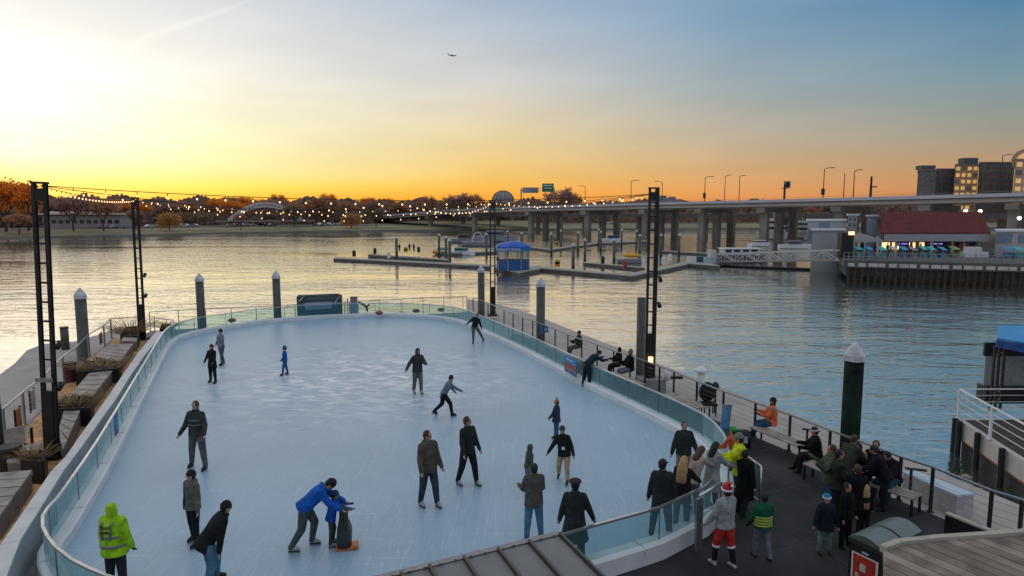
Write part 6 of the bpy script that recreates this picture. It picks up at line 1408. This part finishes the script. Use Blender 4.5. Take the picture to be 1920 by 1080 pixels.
p = V(((1588-960)*84/FPX,84,zt)); t = thing('dark_kiosk', p, 'dark narrow kiosk with small lamp at the pier corner above the gangway', 'kiosk'); mb = MB(); mb.box(p+V((0,.5,1.6)), (1.5,1.2,3.2)); mb.build('wall', M_black, t); mb = MB(); mb.box(p+V((.35,-.2,3.1)), (.6,.3,.4)); mb.build('lamp', M_lampw, t)
for x, y, c, lb in ((1805,396,(1,.25,.5),'left'),(1832,396,(1,.25,.6),'middle'),(1906,409,(.4,1,.7),'right')):
    Yl = 118; p = V(((x-960)*Yl/FPX,Yl,CAMZ-(y-399)*Yl/FPX)); t = thing('flood_lamp', V((p.x,p.y,zt)), 'glowing lamp under the bridge above the market, %s one of three' % lb, 'lamp'); mb = MB(); mb.ball(p, .32, n=8); mb.build('lamp', mat('glow_'+lb, (.8,.8,.8), .3, emit=(1,.8,.75), es=4), t); mb = MB(); mb.cyl(V((p.x,p.y+.2,zt)), p+V((0,.2,0)), .1, n=6); mb.build('pole', M_dkmetal, t)

# ------------------------------------------------------------------ airliner
pl = GY(848,104,1750); t = thing('airliner', pl, 'small dark airliner high in the sky', 'aeroplane', local=True, rz=R(8)); M_pl = mat('plane_grey', (.16,.15,.15), .5)
mb = MB(); mb.loft([(V((-11,0,.8)),V((0,.1,0)),V((0,0,.1))),(V((-6,0,.3)),V((0,1,0)),V((0,0,1))),(V((0,0,0)),V((0,1.3,0)),V((0,0,1.3))),(V((8,0,0)),V((0,1.2,0)),V((0,0,1.2))),(V((11,0,-.3)),V((0,.3,0)),V((0,0,.3)))],12); mb.build('fuselage', M_pl, t, smooth=True)
for sy in (-1,1):
    mb = MB(); mb.mesh([V((3,0,-.3)),V((-1,0,-.3)),V((-4,sy*11,.6)),V((-2.4,sy*11,.6)),V((3,0,-.6)),V((-1,0,-.6)),V((-4,sy*11,.5)),V((-2.4,sy*11,.5))], [(0,1,2,3),(7,6,5,4),(0,4,5,1),(1,5,6,2),(2,6,7,3),(3,7,4,0)]); mb.build('wing', M_pl, t)
    mb = MB(); mb.cyl((2.2,sy*4,-1.2),(-.6,sy*4,-1.2),.7,n=10); mb.build('engine', M_pl, t)
mb = MB(); mb.mesh([V((-7,-.15,.8)),V((-10.5,-.15,.9)),V((-12.5,-.15,5)),V((-10.8,-.15,5)),V((-7,.15,.8)),V((-10.5,.15,.9)),V((-12.5,.15,5)),V((-10.8,.15,5))], [(0,1,2,3),(7,6,5,4),(0,4,5,1),(1,5,6,2),(2,6,7,3),(3,7,4,0)]); mb.build('tail_fin', M_pl, t)

# ------------------------------------------------------------------ right foreground
# floating platform with railing and blue awning
P0 = G(1800,730,.9); P1 = G(1920,795,.9); dv = (P1-P0); P2_ = P0+dv*2.6; bk = V((9,.2,0))
t = thing('floating_platform', v3(P0.xy,-.15), 'white hulled floating platform with rust streaked waterline at the right edge', 'platform')
poly = [tuple(P0.xy), tuple(P2_.xy), tuple((P2_+bk).xy), tuple((P0+bk).xy)]
mb = MB(); mb.prism(poly, -.75, -.15); mb.build('hull', mat('hull_cream', (.52,.50,.47), .6, var=.12, scale=1.5, bump=.1), t)
ins = [tuple((P0+V((.02,-.0,0))).xy), tuple((P2_+V((.02,0,0))).xy), tuple((P2_+bk).xy), tuple((P0+bk).xy)]
mb = MB(); mb.prism([(p_[0]+.03,p_[1]-.03) for p_ in poly], -.83, -.752); mb.build('rust_strip', mat('rust', (.28,.13,.05), .9, var=.4, scale=4), t)
mb = MB(); mb.prism([(p_[0]+.12,p_[1]-.12) for p_ in poly], WZ-.6, -.832); mb.build('underside', mat('hull_dark', (.05,.05,.05), .8, var=.3), t)
mb = MB(); mb.prism([(p_[0]+.15,p_[1]-.15) for p_ in poly], -.149, -.13); mb.build('deck', mat('deck_dark', (.05,.045,.04), .9, var=.4, scale=3), t)
for s_ in (.02,.10,.42,.8,1.3,1.9):
    q = P0+dv*s_-V((.12,0,0)); mb = MB(); mb.cyl(v3(q.xy,WZ-.6), v3(q.xy,-.1), .09, n=10); mb.build('fender_post', M_dkmetal, t)
prl = [P0]+[P0+dv*k*.55 for k in range(1,5)]
tr_ = railing('platform_railing', prl, 'white steel railing around the floating platform at the right edge', z0=-.13, post=.07, cables=False, m=M_white, top=M_white)
mb = MB()
for z_ in (.2,.45,.68):
    mb.bar(v3(prl[0].xy,z_), v3(prl[-1].xy,z_), .02,.02); mb.bar(v3(P0.xy,z_), v3((P0+bk).xy,z_), .015,.015)
mb.bar(P0, P0+bk, .04,.04)
mb.build('mid_rail', M_white, tr_)
wd0 = GY(1872,399,23.5); t = thing('blue_roofed_pavilion', V((wd0.x+2.2,25,-.13)), 'blue awning roofed pavilion on the floating platform at the right edge', 'pavilion')
x0 = wd0.x; z1 = CAMZ-(615-399)/FPX*23.5*1.0; y0 = 23.2
for dx in (.05,.22,.40):
    mb = MB(); mb.bar(V((x0+dx,y0,-.13)), V((x0+dx,y0,z1-.6)), .07,.07); mb.build('post', M_dkmetal, t)
mb = MB()
for k in range(9): a_ = -.1+k*.28; mb.bar(V((x0+.05,y0,a_)), V((x0+.4,y0,a_+.15)), .02,.02)
mb.build('lattice', M_steel, t)
mb = MB(); q = [V((x0-.05,y0-.2,z1-.35)),V((x0+4.5,y0-1.2,z1-1.0)),V((x0+6,y0+3,z1-.45)),V((x0+2.3,y0+3,z1-.45))]; mb.mesh(q+[v+V((0,0,.06)) for v in q], [(0,1,2,3),(7,6,5,4),(0,4,5,1),(1,5,6,2),(2,6,7,3),(3,7,4,0)]); mb.build('awning', mat('awning_blue', (.10,.20,.42), .6, var=.15, scale=1.5), t)
mb = MB(); q = [V((x0-.05,y0-.2,z1-.36)),V((x0+4.5,y0-1.2,z1-1.01)),V((x0+4.5,y0-1.2,z1-1.5)),V((x0-.05,y0-.2,z1-.62))]; mb.mesh(q+[v+V((0,.05,0)) for v in q], [(0,1,2,3),(7,6,5,4),(0,4,5,1),(1,5,6,2),(2,6,7,3),(3,7,4,0)]); mb.build('valance', mat('valance_blue', (.04,.10,.36), .6, var=.3, scale=3), t)
mb = MB(); mb.box((x0+2.4,y0+1.2,1.05), (3.6,.06,1.1)); mb.build('clear_wall', mat('vinyl', (.34,.36,.35), .4), t)
mb = MB(); mb.box((x0+2.4,y0+1.2,.16), (3.7,.5,.62)); mb.build('bar_counter', M_black, t)
mb = MB(); mb.box((x0+2.4,y0+1.22,1.85), (3.7,.1,.5)); mb.build('header', M_black, t)
# long pale dock box beyond the railing
q = [G(1692,884,.15),G(1716,882,.15),G(1829,925,.15),G(1796,929,.15)]
t = thing('dock_locker', v3(q[0].xy,-.45), 'long white topped locker on the side dock beyond the railing', 'locker')
mb = MB(); mb.prism([tuple(v.xy) for v in q], .10, .15); mb.build('top', mat('locker_top', (.50,.58,.68), .4), t)
cq = sum(q, V((0,0,0)))/4; mb = MB(); mb.prism([tuple((cq+(v-cq)*.97).xy) for v in q], -.45, .099); mb.build('body', mat('locker_body', (.42,.42,.42), .6), t)
# seats and bench lines by the railing
def bench(pxa, pxb, zs, label, back=False, m=M_wood, dpt=.42):
    a = G(*pxa, zs); b = G(*pxb, zs); d = (b-a).normalized(); n2 = V((-d.y,d.x,0))
    if n2.x+n2.y < 0: n2 = -n2
    t = thing('bench', v3(a.xy,DZ), label, 'bench'); mb = MB()
    for k in range(3): mb.bar(a+n2*(.05+k*dpt/3)-V((0,0,.02)), b+n2*(.05+k*dpt/3)-V((0,0,.02)), dpt/3-.03, .04)
    mb.build('seat', m, t)
    for s_ in (.03,.97):
        for o2 in (.05,dpt-.05): q_ = a.lerp(b, s_)+n2*o2; mb = MB(); mb.bar(v3(q_.xy,DZ+.01), v3(q_.xy,zs-.04), .045,.045); mb.build('leg', M_dkmetal, t)
    return t
def pyz(px, py): return (px, py)
bench((1405,800),(1500,838),.30,'dark bench by the railing carrying the person in orange',dpt=.5)
bench((1505,868),(1548,886),.30,'short bench under the seated person at the left of the onlookers')
bench((1600,898),(1712,935),.32,'bench under the two seated people at the right of the onlookers',dpt=.5)
bench((1058,664),(1100,682),.28,'bench beyond the glass under the olive coated person')
bench((1138,698),(1196,722),.28,'bench beyond the glass under the pair in black')
bench((1245,738),(1308,765),.25,'empty dark bench between tower plinth and railing',dpt=.6)
p = G(1325,775,DZ); t = thing('round_back_chair', p, 'black round backed chair by the railing left of the orange jacket', 'chair')
mb = MB(); mb.ball(p+V((0,0,.78)), .3,.12,.36,14,8); mb.build('backrest', M_black, t, smooth=True); mb = MB(); mb.box(p+V((.0,-.22,.42)), (.5,.45,.07)); mb.build('seat', M_black, t)
for sx in (-.2,.2):
    for sy in (-.4,-.02): mb = MB(); mb.bar(p+V((sx,sy,0)), p+V((sx,sy,.4)), .035,.035); mb.build('leg', M_dkmetal, t)
p = G(1340,775,DZ); t = thing('railing_telescope', p, 'small dark viewing fixture on a post right of the round backed chair', 'viewer'); mb = MB(); mb.bar(p, p+V((0,0,.85)), .06,.06); mb.build('post', M_dkmetal, t); mb = MB(); mb.ball(p+V((0,0,.98)), .13,.13,.16,10,6); mb.build('head', M_dkmetal, t, smooth=True)
p = G(1313,742,-.45); t = thing('dock_pedestal', p, 'white round capped power pedestal on the side dock behind the railing', 'pedestal'); mb = MB(); mb.cyl(p, p+V((0,0,1.0)), .16,.16,12); mb.build('housing', M_white, t, smooth=True); mb = MB(); mb.loft([(p+V((0,0,1.0)),V((.27,0,0)),V((0,.27,0))),(p+V((0,0,1.08)),V((.27,0,0)),V((0,.27,0))),(p+V((0,0,1.2)),V((.1,0,0)),V((0,.1,0)))],12); mb.build('cap', M_white, t)
p = G(1251,728,DZ); t = thing('white_valve', p, 'small white fitting with dark handle on the bench by the tower plinth', 'fitting'); mb = MB(); mb.cyl(p+V((0,0,.35)), p+V((0,0,.75)), .16, .12, 10); mb.build('body', M_white, t, smooth=True); mb = MB(); mb.box(p+V((.35,0,.45)), (.5,.2,.1)); mb.build('handle', M_black, t)
p = G(1021,634,DZ); t = thing('blue_sign', p, 'small square blue sign on a post beside the capped pile', 'sign'); mb = MB(); mb.bar(p, p+V((0,0,.5)), .04,.04); mb.build('post', M_steel, t); mb = MB(); mb.box(p+V((0,-.03,.5)), (.42,.03,.38)); mb.build('panel', mat('sign_blue', (.02,.16,.42), .4), t); mb = MB(); mb.box(p+V((.03,-.05,.5)), (.16,.02,.16)); mb.build('emblem', mat('sign_pale', (.35,.55,.75), .4), t)
p = G(1359,830,DZ); t = thing('leaf_flag', p, 'blue and white leaning board behind the curved glass by the steward', 'board'); mb = MB(); mb.box(p+V((0,0,.75)), (.36,.04,.9), M=Matrix.Rotation(.5,3,'Z')@Matrix.Rotation(.12,3,'Y')); mb.build('frame', M_steel, t); mb = MB(); mb.box(p+V((-.01,-.04,.8)), (.26,.03,.7), M=Matrix.Rotation(.5,3,'Z')@Matrix.Rotation(.12,3,'Y')); mb.build('face', mat('board_blue', (.08,.28,.6), .4, var=.4, scale=6), t)
p = G(1392,838,DZ); t = thing('black_bag', p, 'black backpack with white marks on the floor behind the stewards', 'bag'); mb = MB(); mb.loft([(p,V((.26,0,0)),V((0,.18,0))),(p+V((0,0,.3)),V((.27,0,0)),V((0,.19,0))),(p+V((0,0,.52)),V((.18,0,0)),V((0,.12,0)))],12); mb.build('body', M_black, t, smooth=True); mb = MB(); mb.box(p+V((.02,-.19,.28)), (.12,.02,.2)); mb.build('patch', M_cap, t)
for x,y,lb in ((1512,842,'armrest fixture at the right end of the orange jacket bench'),(1706,922,'armrest fixture right of the seated person in jeans')):
    p = G(x,y,DZ); t = thing('armrest', p, lb, 'armrest'); mb = MB(); mb.bar(p, p+V((0,0,.6)), .05,.05); mb.build('post', M_dkmetal, t); mb = MB(); mb.bar(p+V((-.15,0,.62)), p+V((.35,-.05,.58)), .09,.04); mb.build('pad', M_black, t)

# twin bins
q0 = G(1591,997,1.05); q1 = G(1656,1027,1.05); q2 = G(1730,991,1.05); q3 = G(1668,962,1.05)
t = thing('twin_bin', v3(((q0+q2)/2).xy,DZ), 'black double waste bin with two curved silver lids and a red poster on its end', 'bin')
ex = (q1-q0); ey = (q3-q0); cxy = q0+ex*.5+ey*.5
zt_ = .88
mb = MB(); sh_ = lambda s_: [tuple((cxy+(v-cxy)*s_).xy) for v in (q0, q1, q1+ey, q3)]
mb.prism(sh_(.95), DZ+.015, zt_); mb.build('body', mat('bin_black', (.014,.015,.016), .5), t)
mb = MB(); mb.prism(sh_(1.0), zt_+.001, zt_+.08); mb.build('rim', mat('bin_rim', (.03,.034,.034), .4), t)
for s0, s1 in ((.02,.48),(.52,.98)):
    mb = MB(); sec_ = []
    for k in range(9):
        u = k/8; sec_.append((u, zt_+.08+.17*math.sin(math.pi*(.12+.76*u))-.05))
    for j, v_ in enumerate((s0, s1)): pass
    g_ = [[q0+ex*(.02+.96*u)+ey*v_ for u, z_ in sec_] for v_ in (s0, s1)]
    for k in range(8):
        A1 = v3(g_[0][k].xy,sec_[k][1]); A2 = v3(g_[0][k+1].xy,sec_[k+1][1]); B2 = v3(g_[1][k+1].xy,sec_[k+1][1]); B1 = v3(g_[1][k].xy,sec_[k][1]); mb.face([A1,A2,B2,B1])
    for e_ in (0,1): mb.face([v3(g_[e_][k].xy,sec_[k][1]) for k in range(9)]+[v3(g_[e_][8].xy,zt_+.07), v3(g_[e_][0].xy,zt_+.07)])
    mb.build('lid', mat('bin_silver', (.17,.20,.19), .35, .5, var=.1), t, smooth=False)
ed = ex.normalized(); fn = V((ed.y,-ed.x,0)); fc = cxy-ey*.475
def pan(u0, u1, z0, z1, o2, m, nm):
    a_ = fc+ex*(u0-.5)*.95+fn*o2; b_ = fc+ex*(u1-.5)*.95+fn*o2; mb = MB(); mb.bar(v3(a_.xy,(z0+z1)/2), v3(b_.xy,(z0+z1)/2), .012, z1-z0); return mb.build(nm, m, t)
pan(.1,.9,-.02,.72,.012,M_white,'poster_border'); pan(.16,.84,.0,.70,.02,mat('poster_red', (.45,.04,.03), .5, var=.3, scale=7),'poster')
pan(.38,.56,.42,.56,.028,mat('poster_cream', (.6,.5,.4), .5),'poster_motif'); pan(.25,.36,.26,.36,.028,mat('poster_cream', (.6,.5,.4)),'poster_motif'); pan(.16,.84,.0,.1,.028,M_black,'poster_foot'); pan(.42,.66,.06,.24,.034,mat('poster_green', (.10,.16,.10), .5),'poster_motif'); pan(.4,.6,.76,.79,.012,M_cap,'slot_plate')
# kiosk roof at the bottom centre
zr = 2.6
a = G(735,1083,zr); b = G(1053,1004,zr); c = G(1135,1086,zr-.0)
t = thing('kiosk_roof', b, 'grey standing seam kiosk roof jutting up at the bottom centre', 'roof')
rdir = (b-a).normalized(); dn = (G(1135,1086,zr)-b); dn_n = dn.normalized()
ext = 2.2; a2 = a-rdir*2.5
cor = [a2, b, b+dn_n*ext, a2+dn_n*ext]; dz_ = .0
cor[2] = cor[2]+V((0,0,dz_)); cor[3] = cor[3]+V((0,0,dz_))
mb = MB(); mb.mesh(cor+[v-V((0,0,.08)) for v in cor], [(0,1,2,3),(7,6,5,4),(0,4,5,1),(1,5,6,2),(2,6,7,3),(3,7,4,0)]); mb.build('panel', mat('roof_grey', (.20,.205,.205), .75, 0, var=.12, scale=1.5, bump=.08), t)
tot_ = (b-a2).length
mb_l = []
for px_ in (1053-2, 992, 934, 870, 805, 752):
    s_ = G(px_, 1004+(1053-px_)*.2484, zr)-b; k_ = -s_.dot(rdir); u = b-rdir*max(k_,.03); v = u+dn_n*ext+V((0,0,dz_)); mb = MB(); mb.bar(u+V((0,0,.03)), v+V((0,0,.03)), .035,.06); mb.build('seam', mat('seam_grey', (.07,.07,.07), .4, .5), t)
mb = MB(); mb.bar(a2-dn_n*.06-V((0,0,.03)), b-dn_n*.06-V((0,0,.03)), .10,.09); mb.build('gutter', mat('gutter_grey', (.22,.24,.25), .4, .5), t)
mb = MB()
for k in range(22): u = b-rdir*(.12+k*.2)-dn_n*.0; mb.box(u+V((0,0,.03)), (.03,.03,.03))
mb.build('rivet', M_steel, t)
mb = MB(); mb.prism([tuple((v+rdir*(-.25 if i in (1,2) else .2)+dn_n*(.25 if i < 2 else -.1)).xy) for i, v in enumerate(cor)], DZ, 2.45); mb.build('wall', mat('kiosk_wall', (.10,.10,.11), .8), t)
# timber deck edge in the bottom right corner
zb_ = 3.6
q = [G(1656,1030,zb_),G(1685,1019,zb_),G(1760,1011,zb_),G(1850,1005,zb_),G(2000,994,zb_)]
base2 = [G(1656,1140,zb_),G(1700,1240,zb_)]
t = thing('timber_counter', v3(q[0].xy,2.4), 'weathered timber plank counter top filling the bottom right corner', 'counter')
outl = q+[G(2150,1240,zb_), G(1656,1240,zb_)]
M_pl1 = mat('plank_wood', (.20,.165,.135), .8, var=.4, scale=4, bump=.4); M_pl2 = mat('plank_wood_light', (.27,.23,.19), .8, var=.35, scale=4, bump=.4)
n_m = M_pl1.node_tree
pd = (G(1920,1090,zb_)-G(1662,985,zb_)).normalized(); pn = V((-pd.y,pd.x,0))
def clip(poly, pt, nrm2):
    out = []
    for i in range(len(poly)):
        A2, B2 = poly[i], poly[(i+1)%len(poly)]; da_ = (A2-pt).dot(nrm2); db_ = (B2-pt).dot(nrm2)
        if da_ >= 0: out.append(A2)
        if da_*db_ < 0: out.append(A2.lerp(B2, da_/(da_-db_)))
    return out
o0 = q[0]
for k in range(-30, 30):
    w_ = .14; pl_ = clip(clip(outl, o0+pn*(k*w_+.006), pn), o0+pn*((k+1)*w_-.006), -pn)
    if len(pl_) >= 3: mb = MB(); mb.prism([tuple(v.xy) for v in pl_], zb_-.05, zb_); mb.build('plank', (M_pl1, M_pl2)[k % 2 if k % 3 else 0], t)
mb = MB()
for u, v in zip(q, q[1:]): mb.bar(u+V((0,0,.0)), v+V((0,0,.0)), .07,.07)
mb.build('edge_trim', mat('pale_trim', (.42,.39,.33), .6), t)
mb = MB(); cc = sum(outl, V((0,0,0)))/len(outl); mb.prism([tuple((cc+(v-cc)*.96).xy) for v in outl], 2.4, zb_-.052); mb.build('base', M_black, t)
# ramp edge left of it
r0 = G(1775,962,.35); r1 = G(1885,1006,.35)
t = thing('ramp_wall', v3(r0.xy,DZ), 'low dark wall with pale top edge beside the railing near the timber counter', 'wall')
mb = MB(); mb.bar(v3(r0.xy,.1), v3((r1+(r1-r0)*1.0).xy,.1), .1, .45); mb.build('wall', M_black, t); mb = MB(); mb.bar(r0, r1+(r1-r0)*1.0, .13,.04); mb.build('coping', mat('pale_trim', (.42,.39,.33)), t)
